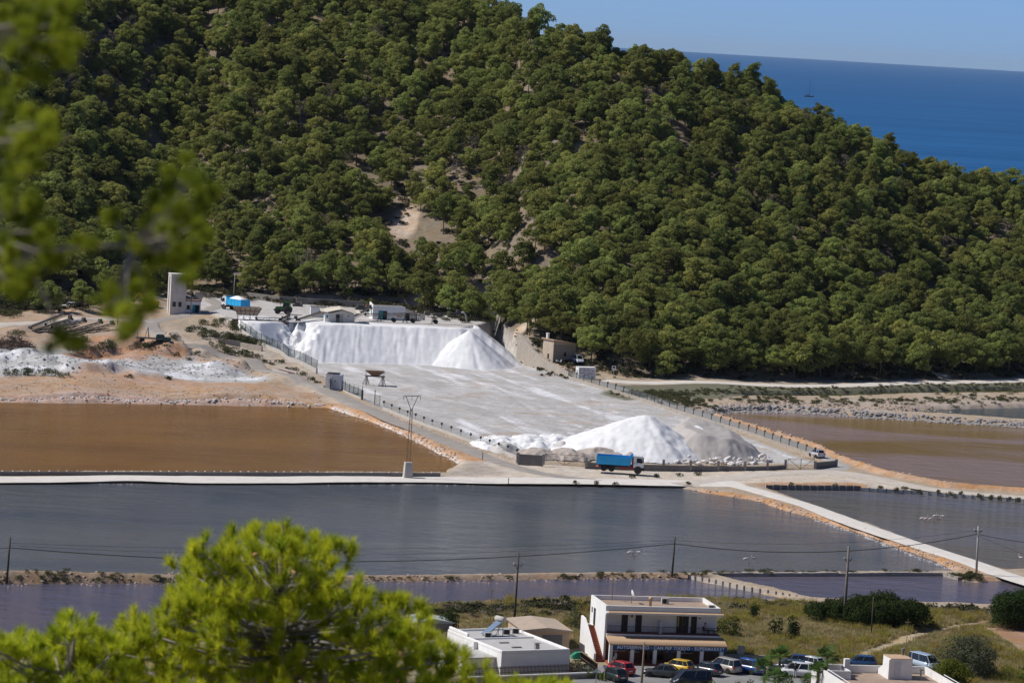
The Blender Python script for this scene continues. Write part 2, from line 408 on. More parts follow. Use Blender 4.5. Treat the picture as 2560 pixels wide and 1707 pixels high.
paint(sstep(-1.2, .4, YARD_D), (.45, .435, .42))
paint(sstep(0, 2, YARD_D) * sstep(.48, .70, fbm(X / 9, Y / 5.0 + X * .25, 71)) * .7, (.57, .565, .56))
paint(sstep(0, 2, YARD_D) * sstep(.60, .72, fbm(X / 7, Y / 6 + X * .5, 73)) * .8, (.74, .74, .76))
paint(sstep(0, 2, YARD_D) * sstep(.58, .70, fbm(X / 7, Y / 5, 77)) * .55, (.42, .33, .265))
paint(sstep(-1, 1, sdist(X, Y, TERR)), (.50, .475, .45))
# sandy apron and gravel round the front gate
pzone([(1160, 1130), (1290, 1148), (1500, 1172), (1970, 1178), (2090, 1172), (2150, 1190), (2300, 1215), (2300, 1228), (2150, 1216), (1900, 1206), (1700, 1214), (1500, 1208), (1180, 1206), (1130, 1190)], (.56, .485, .40), 1.5, 1)
pzone([(1110, 1186), (1190, 1150), (1240, 1170), (1270, 1186), (1180, 1190)], (.40, .345, .29), 1.5, 1)
# verges of the road along the works
pzone([(420, 815), (520, 860), (620, 890), (800, 962), (960, 1030), (1200, 1122), (1300, 1150), (1290, 1166), (1150, 1125), (960, 1060), (800, 990), (600, 908), (440, 850), (380, 830)], (.48, .385, .295), 1.5, 1.5)
pzone([(470, 815), (560, 815), (640, 850), (720, 895), (800, 940), (780, 955), (640, 900), (520, 860)], (.44, .365, .29), 1.5, 2)
# orange cut banks
for line, wdt in (([(820, 1012), (880, 1020), (1000, 1068), (1080, 1104), (1130, 1128), (1180, 1150)], 3.0), ([(1680, 1216), (1800, 1228), (1900, 1246), (1990, 1274), (2100, 1310), (2250, 1360), (2400, 1416), (2470, 1445)], 2.2), ([(1775, 1036), (1826, 1055), (1935, 1085), (2050, 1124), (2110, 1152), (2214, 1189), (2370, 1216), (2560, 1229)], 2.6), ([(1920, 1214), (2130, 1214)], 3)):
    d = seg_dist(X, Y, plan(line, .5), False) + (fbm(X / 1.5, Y / 2.5, 83) - .5) * 2.4
    paint(1 - sstep(wdt * .55, wdt, d), (.47, .285, .165))
pzone([(1640, 1010), (1790, 1010), (1860, 1002), (2560, 992), (2640, 1000), (2640, 1015), (2240, 1030), (1850, 1022), (1770, 1040), (1700, 1032)], (.40, .33, .27), 1.5, 2)
pzone([(1530, 962), (2640, 955), (2640, 972), (2100, 982), (1850, 990), (1800, 996), (1560, 1000), (1500, 985)], (.155, .15, .10), 1.2, 1.2)
pzone([(1600, 985), (1640, 985), (1720, 1010), (1660, 1012)], (.46, .37, .29), 1, 1)
pzone([(2160, 1600), (2280, 1575), (2390, 1545), (2420, 1555), (2320, 1600), (2200, 1640)], (.44, .35, .22), .8, .8)
pzone([(1380, 900), (1440, 890), (1480, 918), (1420, 925)], (.45, .29, .18), 1, 1)
# trampled salt rim along the brown pan and under the roads nothing more
d = seg_dist(X, Y, plan([(830, 1022), (961, 1067), (1053, 1111), (1109, 1140), (1146, 1158)], 0), False)
paint((1 - sstep(.2, .6, d + (vn(X / 1.2, Y / 2, 91) - .5) * .6)) * .8, (.66, .63, .62))

d = seg_dist(X, Y, plan([(-90, 1451), (600, 1451), (960, 1448), (1500, 1441), (1740, 1440)], .4), False)
paint((1 - sstep(1.6, 3.4, d)) * .85, (.24, .165, .115))
for ln in ([(1410, 1150), (1330, 1090), (1150, 1000), (1000, 940)], [(1420, 1150), (1400, 1080), (1300, 1000), (1180, 930)], [(1390, 1130), (1500, 1050), (1480, 980), (1330, 930)], [(960, 1010), (1040, 970), (1180, 945), (1290, 935)], [(950, 1005), (1100, 1040), (1300, 1060), (1480, 1070)], [(900, 930), (1050, 990), (1250, 1040), (1400, 1120)]):
    wl_ = subd = plan(ln, YARD_Z)
    for off in (-1.0, 1.0):
        d = seg_dist(X, Y, [(a + off, b) for a, b in wl_], False) + (fbm(X / 3, Y / 5, 97) - .5) * 1.0
        paint((1 - sstep(.15, .7, d)) * .35 * (YARD_D > 1), (.33, .31, .29))
gm = bpy.data.materials.new('ground_soil'); gm.use_nodes = True
n = gm.node_tree.nodes; l = gm.node_tree.links; b = n['Principled BSDF']
b.inputs['Roughness'].default_value = .95; b.inputs['Specular IOR Level'].default_value = .15
ca = n.new('ShaderNodeVertexColor'); ca.layer_name = 'soil'
tc = n.new('ShaderNodeTexCoord')
hs = n.new('ShaderNodeHueSaturation')
def noise(scale, det=6):
    q = n.new('ShaderNodeTexNoise'); q.inputs['Scale'].default_value = scale; q.inputs['Detail'].default_value = det; q.inputs['Roughness'].default_value = .65
    l.new(tc.outputs['Object'], q.inputs['Vector']); return q
na = noise(.55); nb = noise(2.3)
mm = n.new('ShaderNodeMath'); mm.operation = 'ADD'; l.new(na.outputs['Fac'], mm.inputs[0]); l.new(nb.outputs['Fac'], mm.inputs[1])
mr = n.new('ShaderNodeMapRange'); mr.inputs[1].default_value = .65; mr.inputs[2].default_value = 1.35; mr.inputs[3].default_value = .62; mr.inputs[4].default_value = 1.3
l.new(mm.outputs[0], mr.inputs[0]); l.new(mr.outputs[0], hs.inputs['Value']); l.new(ca.outputs[0], hs.inputs['Color'])
ns = noise(.22); ms = n.new('ShaderNodeMapRange'); ms.inputs[1].default_value = .35; ms.inputs[2].default_value = .65; ms.inputs[3].default_value = .75; ms.inputs[4].default_value = 1.2
l.new(ns.outputs['Fac'], ms.inputs[0]); l.new(ms.outputs[0], hs.inputs['Saturation'])
l.new(hs.outputs[0], b.inputs['Base Color'])
bp = n.new('ShaderNodeBump'); bp.inputs['Strength'].default_value = .6; bp.inputs['Distance'].default_value = .25; l.new(noise(1.6, 8).outputs['Fac'], bp.inputs['Height']); l.new(bp.outputs[0], b.inputs['Normal'])

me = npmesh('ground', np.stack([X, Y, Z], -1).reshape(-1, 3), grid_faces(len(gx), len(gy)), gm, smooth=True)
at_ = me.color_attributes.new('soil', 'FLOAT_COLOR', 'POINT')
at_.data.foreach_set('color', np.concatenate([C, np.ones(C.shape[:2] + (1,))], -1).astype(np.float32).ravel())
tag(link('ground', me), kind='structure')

# ------------------------------------------------------------------ sheets of water
def water(name, ca_, cb_, scale, rough=.12, bump=.25, bscale=1.2, spec=.5, stretch=(1, 1), thr=(.4, .6), far=False):
    m = bpy.data.materials.new(name); m.use_nodes = True
    n = m.node_tree.nodes; l = m.node_tree.links; b = n['Principled BSDF']
    b.inputs['Roughness'].default_value = rough; b.inputs['IOR'].default_value = 1.33; b.inputs['Specular IOR Level'].default_value = spec
    tc = n.new('ShaderNodeTexCoord'); mp = n.new('ShaderNodeMapping'); mp.inputs['Scale'].default_value = (stretch[0], stretch[1], 1)
    l.new(tc.outputs['Object'], mp.inputs['Vector'])
    nz = n.new('ShaderNodeTexNoise'); nz.inputs['Scale'].default_value = scale; nz.inputs['Detail'].default_value = 4; nz.inputs['Distortion'].default_value = .6
    l.new(mp.outputs[0], nz.inputs['Vector'])
    rp = n.new('ShaderNodeValToRGB'); rp.color_ramp.elements[0].position = thr[0]; rp.color_ramp.elements[1].position = thr[1]
    rp.color_ramp.elements[0].color = (*ca_, 1); rp.color_ramp.elements[1].color = (*cb_, 1)
    l.new(nz.outputs['Fac'], rp.inputs[0]); l.new(rp.outputs[0], b.inputs['Base Color'])
    m2 = n.new('ShaderNodeMapping'); m2.inputs['Scale'].default_value = (.55, 1, 1); m2.inputs['Rotation'].default_value = (0, 0, .35); l.new(tc.outputs['Object'], m2.inputs['Vector'])
    w = n.new('ShaderNodeTexNoise'); w.inputs['Scale'].default_value = bscale; w.inputs['Detail'].default_value = 5; w.inputs['Roughness'].default_value = .6
    l.new(m2.outputs[0], w.inputs['Vector'])
    w2 = n.new('ShaderNodeTexNoise'); w2.inputs['Scale'].default_value = bscale * .22; w2.inputs['Detail'].default_value = 3; l.new(m2.outputs[0], w2.inputs['Vector'])
    ad = n.new('ShaderNodeMath'); ad.operation = 'MULTIPLY_ADD'; ad.inputs[1].default_value = 2.2; l.new(w2.outputs['Fac'], ad.inputs[0]); l.new(w.outputs['Fac'], ad.inputs[2])
    bp = n.new('ShaderNodeBump'); bp.inputs['Strength'].default_value = bump; bp.inputs['Distance'].default_value = .3 if not far else 8
    l.new(ad.outputs[0], bp.inputs['Height']); l.new(bp.outputs[0], b.inputs['Normal'])
    return m

def offset(poly, d):
    n = len(poly); area = sum(poly[i][0] * poly[(i + 1) % n][1] - poly[(i + 1) % n][0] * poly[i][1] for i in range(n)); s = 1 if area > 0 else -1
    out = []
    for i in range(n):
        a = Vector(poly[i - 1]); b_ = Vector(poly[i]); c = Vector(poly[(i + 1) % n])
        n1 = Vector(((b_ - a).y, -(b_ - a).x)).normalized() * s; n2 = Vector(((c - b_).y, -(c - b_).x)).normalized() * s
        k = (n1 + n2); k = k.normalized() if k.length > .1 else n1
        out.append(tuple(b_ + k * d / max(.45, k.dot(n1))))
    return out

W = {
 'brown': water('brown_brine', (.155, .070, .007), (.210, .100, .013), .045, .16, .7, 1.5, .16, (.7, 1.5), (.35, .65)),
 'channel': water('channel_brine', (.20, .10, .03), (.28, .19, .12), .08, .15, .2, 1.5, .25),
 'slate': water('slate_brine', (.085, .094, .102), (.125, .125, .122), .03, .10, .7, 1.3, .5, (.6, 1.6), (.35, .65)),
 'mauve': water('mauve_brine', (.195, .118, .022), (.255, .180, .150), .022, .15, .7, 1.3, .3, (.6, 1.9), (.40, .52)),
 'teal': water('teal_brine', (.035, .050, .045), (.06, .07, .06), .05, .1, .6, 1.3, .5),
 'green': water('green_brine', (.065, .070, .014), (.085, .085, .02), .05, .1, .4, 1.3, .4),
 'dusk': water('dusk_brine', (.145, .128, .095), (.150, .145, .155), .02, .1, .7, 1.3, .5, (.6, 1.6)),
 'violet': water('violet_brine', (.125, .105, .125), (.100, .095, .130), .03, .1, .7, 1.3, .5, (.6, 1.6)),
 'lilac': water('lilac_brine', (.130, .110, .130), (.105, .098, .135), .03, .1, .7, 1.3, .5, (.6, 1.6)),
}
for k_, p in PANS_W.items():
    q = offset(p, 1.1)
    me = bpy.data.meshes.new('salt_pan_water'); me.from_pydata([(a, b_, 0) for a, b_ in q], [], [tuple(range(len(q)))]); me.materials.append(W[k_]); me.update()
    if me.polygons[0].normal.z < 0: me.flip_normals()
    tag(link('salt_pan_water', me), kind='structure')
sm_ = water('sea_water', (.003, .066, .185), (.006, .095, .250), .0035, .35, .8, .02, .18, (.5, 1.2), (.3, .7), far=True)
me = bpy.data.meshes.new('sea'); me.from_pydata([(-16000, 1120, -1.2), (16000, 1120, -1.2), (16000, 42000, -1.2), (-16000, 42000, -1.2)], [], [(0, 1, 2, 3)]); me.materials.append(sm_)
tag(link('sea', me), kind='structure')

# ------------------------------------------------------------------ roads
def road(name, pts, width, m, lift=.06, wob=.7):
    """strip along ground points with its own thickness; each point is a Vector on the ground"""
    P = []
    for a, b_ in zip(pts[:-1], pts[1:]):
        nseg = max(1, int((b_ - a).length / 2.5))
        P += [a.lerp(b_, i / nseg) for i in range(nseg)]
    P.append(pts[-1])
    for _ in range(4):
        P = [P[0]] + [(P[i - 1] + P[i] * 2 + P[i + 1]) / 4 for i in range(1, len(P) - 1)] + [P[-1]]
    K = 6; vs = []
    for i, p in enumerate(P):
        t = P[min(i + 1, len(P) - 1)] - P[max(0, i - 1)]; nn = Vector((t.y, -t.x, 0)).normalized()
        for k in range(K + 1):
            f = k / K * 2 - 1; wv = width / 2 * (1 + (wob * (float(vn(i / 5.0, f * 3, 7)) - .5) if abs(f) == 1 else 0))
            vs.append(p + nn * f * wv)
    A = np.array([tuple(v) for v in vs]); z = h(A[:, 0], A[:, 1], False)
    Zs = z.reshape(-1, K + 1)
    mid = Zs.max(1)
    A[:, 2] = np.repeat(mid, K + 1) + lift
    for kk in (0, K): A.reshape(-1, K + 1, 3)[:, kk, 2] = Zs[:, kk] + .015
    me = npmesh(name, A, grid_faces(K + 1, len(P)), m, True)
    if me.polygons[0].normal.z < 0: me.flip_normals()
    return tag(link(name, me), kind='structure')

white_gravel = mat('white_gravel', (.70, .665, .62), (.58, .54, .48), .8, .95, .3, 3)
worn_asphalt = mat('worn_asphalt', (.36, .325, .29), (.27, .245, .22), .5, .95, .2, 4)
sandy_track = mat('sandy_track', (.58, .52, .46), (.46, .40, .34), .6, .95, .3, 3)
gp = lambda L, z: [G(a, b_, z) for a, b_ in L]
road('gravel_road', gp([(-100, 1196), (300, 1196.5), (860, 1198), (1150, 1199), (1300, 1202), (1500, 1205), (1700, 1208), (1850, 1210)], .35), 7.0, white_gravel)
road('lane', [hit(a, b_) for a, b_ in [(1500, 1202), (1400, 1194), (1331, 1182), (1220, 1145), (1146, 1116), (998, 1057), (850, 990), (790, 964), (705, 933), (597, 895), (488, 858), (420, 838), (385, 820), (378, 806), (399, 797), (462, 788), (520, 778), (548, 765), (535, 752), (500, 742)]], 3.7, worn_asphalt)
road('gravel_road', gp([(1800, 1203), (1850, 1212), (1900, 1226), (1996, 1257), (2107, 1297), (2255, 1349), (2403, 1399), (2560, 1452), (2700, 1500)], .55), 3.8, white_gravel)
road('gravel_road', gp([(1700, 1206), (1770, 1196), (1820, 1188), (1960, 1184), (2060, 1178), (2130, 1182), (2220, 1203), (2330, 1222), (2560, 1241), (2700, 1251)], .8), 5.0, sandy_track, .1)
road('gravel_road', gp([(2040, 1178), (2110, 1176), (2095, 1160), (2060, 1143), (2040, 1132), (1960, 1104), (1830, 1062), (1740, 1032), (1640, 1003), (1560, 978), (1500, 960)], .8), 3.2, mat('wall_track', (.42, .40, .38), (.34, .32, .3), .6, .95, .3, 3), .08)
road('gravel_road', gp([(1500, 952), (1600, 957), (1700, 957), (1848, 963), (2070, 965), (2255, 960), (2420, 956), (2560, 951), (2700, 947)], .9), 5.5, mat('pale_track', (.66, .61, .55), (.52, .47, .41), .6, .95, .3, 3), .1)
road('gravel_road', [hit(a, b_) for a, b_ in [(-80, 815), (60, 808), (180, 800), (300, 798), (372, 805)]], 4.5, sandy_track)
# ------------------------------------------------------------------ pines: prototypes
rng = np.random.default_rng(5)
pine_leaf = foliage('pine_foliage', (.315, .330, .092), (.180, .208, .066), .36, .5, .5, .018)
grey_twig0 = mat('dead_wood', (.36, .33, .30), (.26, .235, .21), 3, .95)
bark = mat('pine_bark', (.16, .12, .09), (.09, .07, .055), 4, .95, .4)

def leaf_quads(cent, nrm, size, rg):
    """one small card per centre, facing roughly along nrm"""
    k = len(cent); nrm = nrm + rg.normal(0, .5, (k, 3)); nrm /= np.linalg.norm(nrm, axis=1)[:, None] + 1e-9
    a = np.cross(nrm, rg.normal(0, 1, (k, 3))); a /= np.linalg.norm(a, axis=1)[:, None] + 1e-9; b_ = np.cross(nrm, a)
    s = size[:, None]; asp = rg.uniform(.28, .65, (k, 1))
    V = np.stack([cent + a * s, cent + b_ * s * asp, cent - a * s, cent - b_ * s * asp], 1).reshape(-1, 3)
    return V, np.arange(k * 4).reshape(-1, 4)

def crown_mesh(name, seed, hgt, rad, z0, lobes, per, m, leaf=(.15, .34), clump=(.6, 1.2), flat=.75, dens=120):
    rg = np.random.default_rng(seed); cs = []; ns = []; ss = []; lob = []
    for i in range(lobes):
        f = (i + .5) / lobes; z = z0 + (hgt - z0) * (.12 + .78 * f); an = i * 2.399 + rg.uniform(-.4, .4)
        rr = rad * math.sqrt(max(.03, 1 - ((f - .38) / .72) ** 2)) * rg.uniform(.45, .85)
        lob.append((rr * math.cos(an), rr * math.sin(an), z))
    lob.append((0, 0, hgt - .7))
    for lx, ly, lz in lob:
        for j in range(per):
            c = np.array([lx, ly, lz]) + rg.normal(0, 1, 3) * np.array([rad * .27, rad * .27, .55])
            r_ = rg.uniform(*clump); nn = int(dens * (r_ / 1.1) ** 2)
            v = rg.normal(0, 1, (nn, 3)); v[:, 2] = np.abs(v[:, 2]) * rg.choice([1, 1, 1, -.5], nn) + .1; v /= np.linalg.norm(v, axis=1)[:, None]
            cs.append(c + v * np.array([r_, r_, r_ * flat]) * rg.uniform(.75, 1.05, (nn, 1))); ns.append(v); ss.append(rg.uniform(leaf[0], leaf[1], nn))
    V, Fc = leaf_quads(np.concatenate(cs), np.concatenate(ns), np.concatenate(ss), rg)
    return npmesh(name, V, Fc, m), lob

def trunk_mb(seed, hgt, r0, lob, lean=.25):
    rg = random.Random(seed); mb = MB(); top = Vector((rg.uniform(-lean, lean), rg.uniform(-lean, lean), hgt * .82)); mid = Vector((rg.uniform(-lean, lean), rg.uniform(-lean, lean), hgt * .4))
    mb.tube([(0, 0, -.6), (0, 0, 0), mid, top], [r0 * 1.25, r0, r0 * .7, r0 * .25], 6)
    for lx, ly, lz in lob[:-1]:
        s0 = mid.lerp(top, min(.95, max(0, (lz - hgt * .4) / (hgt * .5)))); e = Vector((lx, ly, lz))
        mb.tube([s0 - Vector((0, 0, .5)), s0.lerp(e, .5) + Vector((0, 0, -.15)), e], [r0 * .35, r0 * .25, r0 * .1], 4)
    return mb

PINES = []          # (crown mesh, trunk mesh)
specs = [(8.6, 3.3, 2.2, 9, 7), (7.4, 3.7, 2.4, 9, 7), (9.6, 3.3, 3.6, 8, 6), (6.8, 3.0, 1.6, 8, 7), (8.0, 4.2, 3.2, 10, 6), (6.2, 2.3, 1.0, 7, 6), (10.2, 2.8, 2.6, 10, 5), (7.8, 3.5, 2.8, 6, 5)]
for i, (hg, rd, z0, lb, per) in enumerate(specs):
    cm, lob = crown_mesh('crown', 100 + i, hg, rd, z0, lb, per, pine_leaf)
    tm = trunk_mb(i, hg, .17, lob).mesh('trunk', bark, True)
    PINES.append((cm, tm))

# ------------------------------------------------------------------ where the pines stand
pts = []
sx, sy = 5.0, 5.7
for j, y0 in enumerate(np.arange(735, 1120, sy)):
    for x0 in np.arange(-190, 190, sx):
        pts.append((x0 + (j % 2) * sx / 2 + random.uniform(-2.1, 2.1), y0 + random.uniform(-2.6, 2.6)))
pts = np.array(pts); rs, tt = hill_rise(pts[:, 0], pts[:, 1])
bm_ = bare_mask(pts[:, 0], pts[:, 1])
zz = h(pts[:, 0], pts[:, 1], False)
thin = fbm(pts[:, 0] / 22, pts[:, 1] / 30, 99)
# thinner wood round the clearings in the middle
br = pts[:, 0] / pts[:, 1]
ok = (tt > .015) & (tt < 1.22) & (bm_ < .35) & (np.abs(br) < .152) & (thin > np.where((tt < .45) & (br > -.05) & (br < .035), .36, .2))
def to_px(p):
    q = Vector(p) - Vector((0, 0, CAM_H)); z = q.dot(_d); return 1280 + F_PX * q.dot(_r) / z, 853.5 - F_PX * q.dot(_u) / z
sel = [(pts[i, 0], pts[i, 1], zz[i]) for i in np.nonzero(ok)[0]]
# pines standing at the edge of the flat ground, seen whole, foot of the trunk in the photograph
edge = [(1338, 812, 3), (1385, 800, 1), (1480, 850, 4), (1540, 870, 0), (1610, 905, 4), (1680, 915, 1), (1575, 930, 7), (1660, 945, 5), (1710, 930, 2), (1790, 938, 0), (1860, 940, 7), (1930, 945, 4), (1985, 945, 1), (2050, 945, 0), (2130, 942, 4), (2200, 945, 2), (2290, 940, 1), (2360, 935, 7), (2440, 938, 4), (2520, 935, 0), (925, 755, 0), (1060, 780, 4), (1120, 790, 3), (1180, 800, 5), (1250, 815, 1), (620, 735, 6), (700, 745, 2), (760, 742, 0), (860, 748, 4), (120, 782, 1), (70, 775, 6), (205, 778, 3), (30, 760, 0), (260, 748, 2), (330, 742, 4), (395, 735, 1), (480, 722, 6), (540, 724, 0)]
for a, b_, v in edge:
    q = hit(a, b_); sel.append((q.x, q.y, q.z, v))
vis = []
for s in sel:
    px, py = to_px((s[0], s[1], s[2] + 5))
    if -60 < px < 2620 and -60 < py: vis.append(s)
vis.sort(key=lambda s: s[1])
near_p, far_p = vis[:300], vis[300:]

KIND = ['rounded dome-crowned pine', 'broad spreading pine', 'tall bare-trunked pine', 'short bushy pine', 'widest flat-topped pine', 'small young pine', 'tall slender pine', 'loose gappy pine']
PLACE = [(130, 'at the far left edge'), (330, 'above the white hatchback'), (520, 'behind the white tower'), (680, 'behind the blue truck on the terrace'), (880, 'behind the green tractor and sheds'), (1060, 'behind the teal-door building'), (1240, 'above the cone of salt'), (1400, 'behind the stone hut'), (1560, 'behind the graffiti kiosk'), (1750, 'left of the pale track'), (1950, 'above the head of the mauve pan'), (2150, 'above the green channel'), (2350, 'above the teal pan'), (9999, 'at the far right edge')]
for s in near_p:
    v = s[3] if len(s) > 3 else random.randrange(8)
    sc = random.uniform(.68, 1.15)
    ppx = to_px((s[0], s[1], s[2] + 3))[0]; tv = float(hill_rise(np.array([s[0]]), np.array([s[1]]))[1][0])
    t = thing('pine_tree', '%s, %s, %s' % (KIND[v], 'lowest' if tv < .06 else ('low' if tv < .14 else ('midway' if tv < .26 else 'high')), [n_ for q_, n_ in PLACE if ppx < q_][0]), 'pine tree', (s[0], s[1], s[2] - .1), random.uniform(0, 6.28), 'Aleppo pines on the near slope')
    t.scale = (sc * random.uniform(.95, 1.1), sc * random.uniform(.95, 1.1), sc)
    link('trunk', PINES[v][1], t); link('crown', PINES[v][0], t)

# ------------------------------------------------------------------ the wood farther up: one mass
def scatter(name, protos, P, rot, scl, idx, label, cat):
    """one object whose points carry tree instances"""
    pc = bpy.data.collections.new(name + '_kinds')
    for i, me_ in enumerate(protos):
        o = bpy.data.objects.new('%s_kind_%02d' % (name, i), me_); pc.objects.link(o)
    me = bpy.data.meshes.new(name); me.from_pydata([tuple(p) for p in P], [], [])
    for nm, arr, ty in (('rot', rot, 'FLOAT'), ('scl', scl, 'FLOAT'), ('idx', idx, 'INT')):
        a = me.attributes.new(nm, ty, 'POINT'); a.data.foreach_set('value', np.asarray(arr, np.int32 if ty == 'INT' else np.float32))
    o = link(name, me)
    ng = bpy.data.node_groups.new(name, 'GeometryNodeTree')
    ng.interface.new_socket('Geometry', in_out='INPUT', socket_type='NodeSocketGeometry'); ng.interface.new_socket('Geometry', in_out='OUTPUT', socket_type='NodeSocketGeometry')
    N = ng.nodes; L = ng.links; gi = N.new('NodeGroupInput'); go = N.new('NodeGroupOutput')
    ci = N.new('GeometryNodeCollectionInfo'); ci.inputs['Collection'].default_value = pc; ci.inputs['Separate Children'].default_value = True; ci.inputs['Reset Children'].default_value = True
    ip = N.new('GeometryNodeInstanceOnPoints'); ip.inputs['Pick Instance'].default_value = True
    def na_(nm, ty):
        q = N.new('GeometryNodeInputNamedAttribute'); q.data_type = ty; q.inputs[0].default_value = nm; return q.outputs[0]
    cx = N.new('ShaderNodeCombineXYZ'); L.new(na_('rot', 'FLOAT'), cx.inputs[2])
    L.new(gi.outputs[0], ip.inputs['Points']); L.new(ci.outputs[0], ip.inputs['Instance']); L.new(na_('idx', 'INT'), ip.inputs['Instance Index'])
    L.new(cx.outputs[0], ip.inputs['Rotation']); L.new(na_('scl', 'FLOAT'), ip.inputs['Scale']); L.new(ip.outputs[0], go.inputs[0])
    md = o.modifiers.new('scatter', 'NODES'); md.node_group = ng
    return tag(o, label, cat, kind='stuff')

def joined(me_a, me_b, name):
    a = np.zeros(len(me_a.vertices) * 3, np.float32); me_a.vertices.foreach_get('co', a)
    me = bpy.data.meshes.new(name)
    vs = [tuple(v.co) for v in me_a.vertices] + [tuple(v.co) for v in me_b.vertices]; o = len(me_a.vertices)
    fs = [tuple(p.vertices) for p in me_a.polygons] + [tuple(i + o for i in p.vertices) for p in me_b.polygons]
    me.from_pydata(vs, [], fs); me.materials.append(me_a.materials[0]); me.materials.append(me_b.materials[0])
    me.polygons.foreach_set('material_index', [0] * len(me_a.polygons) + [1] * len(me_b.polygons)); me.update()
    return me
dry_leaf = foliage('dry_pine_foliage', (.24, .20, .15), (.15, .125, .10), .2, .3, .5, .01)
cm, lob = crown_mesh('dry_crown', 190, 7.4, 2.6, 2.0, 8, 4, dry_leaf, leaf=(.08, .2), clump=(.5, .9), dens=55)
cm2, lob2 = crown_mesh('slim_crown', 191, 9.2, 2.1, 1.2, 11, 5, pine_leaf, clump=(.5, .95))
protos = [joined(c_, t_, 'far_pine') for c_, t_ in PINES] + [joined(cm2, trunk_mb(31, 9.2, .17, lob2).mesh('trunk', bark, True), 'far_pine'), joined(cm, trunk_mb(32, 7.4, .16, lob).mesh('trunk', grey_twig0, True), 'far_pine')]
k = len(far_p)
scatter('pine_wood', protos, [(s[0], s[1], s[2] - .1) for s in far_p], [random.uniform(0, 6.28) for _ in range(k)], [random.uniform(.62, 1.12) for _ in range(k)], [random.choice([0, 1, 2, 3, 4, 5, 6, 7, 8, 8] * 3 + [9]) for _ in range(k)],
        'dense green pine wood covering the upper hillside up to the skyline', 'pine wood')

# undergrowth between the trunks
scrub_leaf = foliage('scrub_foliage', (.085, .085, .045), (.050, .052, .030), .35, .2, 1.2, .02)
grey_twig = mat('dry_twigs', (.20, .165, .13), (.13, .105, .085), 3, .95)
def shrub_mesh(seed, m, r_=.8, hh=.8, nn=220, leaf=(.07, .15), name='foliage', blobs=7):
    rg = np.random.default_rng(seed); cs = []; ns = []
    for i in range(blobs):
        c = np.array([*(rg.normal(0, .42, 2) * r_), rg.uniform(.2, .55) * hh]); v = rg.normal(0, 1, (nn // blobs, 3)); v[:, 2] = np.abs(v[:, 2]) + .05; v /= np.linalg.norm(v, axis=1)[:, None]
        cs.append(c + v * np.array([r_ * .5, r_ * .5, hh * .48]) * rg.uniform(.6, 1.05, (len(v), 1))); ns.append(v)
    cs = np.concatenate(cs); V, Fc = leaf_quads(cs, np.concatenate(ns), rg.uniform(*leaf, len(cs)), rg)
    return npmesh(name, V, Fc, m)
SCRUB = [shrub_mesh(200 + i, scrub_leaf, .9, .9, 130, (.12, .24)) for i in range(4)] + [shrub_mesh(210, grey_twig, .8, .7, 110, (.08, .2))]
up = []
for _ in range(9000):
    a_ = random.uniform(-.15, .15); y_ = random.uniform(735, 1090); up.append((a_ * y_, y_))
up = np.array(up); rs, tt = hill_rise(up[:, 0], up[:, 1]); okk = (tt > .0) & (tt < 1.0) & (fbm(up[:, 0] / 5, up[:, 1] / 7, 44) > .42)
okk &= ~((bare_mask(up[:, 0], up[:, 1]) > .5) & (np.array([random.random() for _ in up]) < .72))
up = up[okk]; uz = h(up[:, 0], up[:, 1], False); k = len(up)
scatter('hill_scrub', SCRUB, np.column_stack([up, uz - .05]), [random.uniform(0, 6.28) for _ in range(k)], [random.uniform(.5, 1.7) for _ in range(k)], [random.randrange(5) for _ in range(k)],
        'grey green undergrowth scattered between the pines on the hill', 'undergrowth')
# ------------------------------------------------------------------ walls, fences and banks
concrete = mat('concrete_wall', (.34, .32, .295), (.25, .235, .215), 1.5, .95, .3, 6)
dark_conc = mat('dark_concrete', (.22, .205, .19), (.155, .145, .135), 1.2, .95, .3, 6)
pale_conc = mat('pale_concrete', (.52, .49, .45), (.40, .375, .34), 1.2, .95, .25, 6)
stone_m = mat('rubble_stone', (.46, .41, .35), (.27, .235, .2), 2.2, .95, .8, 3)
post_m = mat('dark_post', (.10, .105, .10), (.07, .07, .068), 3, .8)
wire_m = mat('galvanised_wire', (.30, .32, .31), (.24, .26, .25), 3, .6, metal=.3)
green_mesh = mat('green_wire', (.13, .17, .155), (.10, .135, .125), 3, .7)
rust_m = mat('rusty_iron', (.20, .125, .085), (.11, .075, .055), 3, .85, .3)
white_paint = mat('white_limewash', (.80, .79, .77), (.70, .69, .665), .8, .9, .15, 5)
dark_glass = mat('dark_glass', (.02, .024, .028), (.015, .018, .02), 1, .08, spec=.5)
black_m = mat('black_rubber', (.03, .03, .03), (.02, .02, .02), 4, .85)
steel_m = mat('grey_steel', (.30, .30, .30), (.2, .2, .2), 3, .55, metal=.5)

def gz(p, dz=0): return Vector((p.x, p.y, hz(p.x, p.y, False) + dz))

def wall_seg(mb, a, b_, th, hb, ha, sink=.4):
    a = Vector(a); b_ = Vector(b_); t = (b_ - a); t.z = 0; nn = Vector((-t.y, t.x, 0)).normalized() * th / 2
    vs = [a - nn - Vector((0, 0, sink)), b_ - nn - Vector((0, 0, sink)), b_ + nn - Vector((0, 0, sink)), a + nn - Vector((0, 0, sink)),
          a - nn + Vector((0, 0, hb)), b_ - nn + Vector((0, 0, ha)), b_ + nn + Vector((0, 0, ha)), a + nn + Vector((0, 0, hb))]
    mb.add(vs, [(3, 2, 1, 0), (4, 5, 6, 7), (0, 1, 5, 4), (1, 2, 6, 5), (2, 3, 7, 6), (3, 0, 4, 7)])

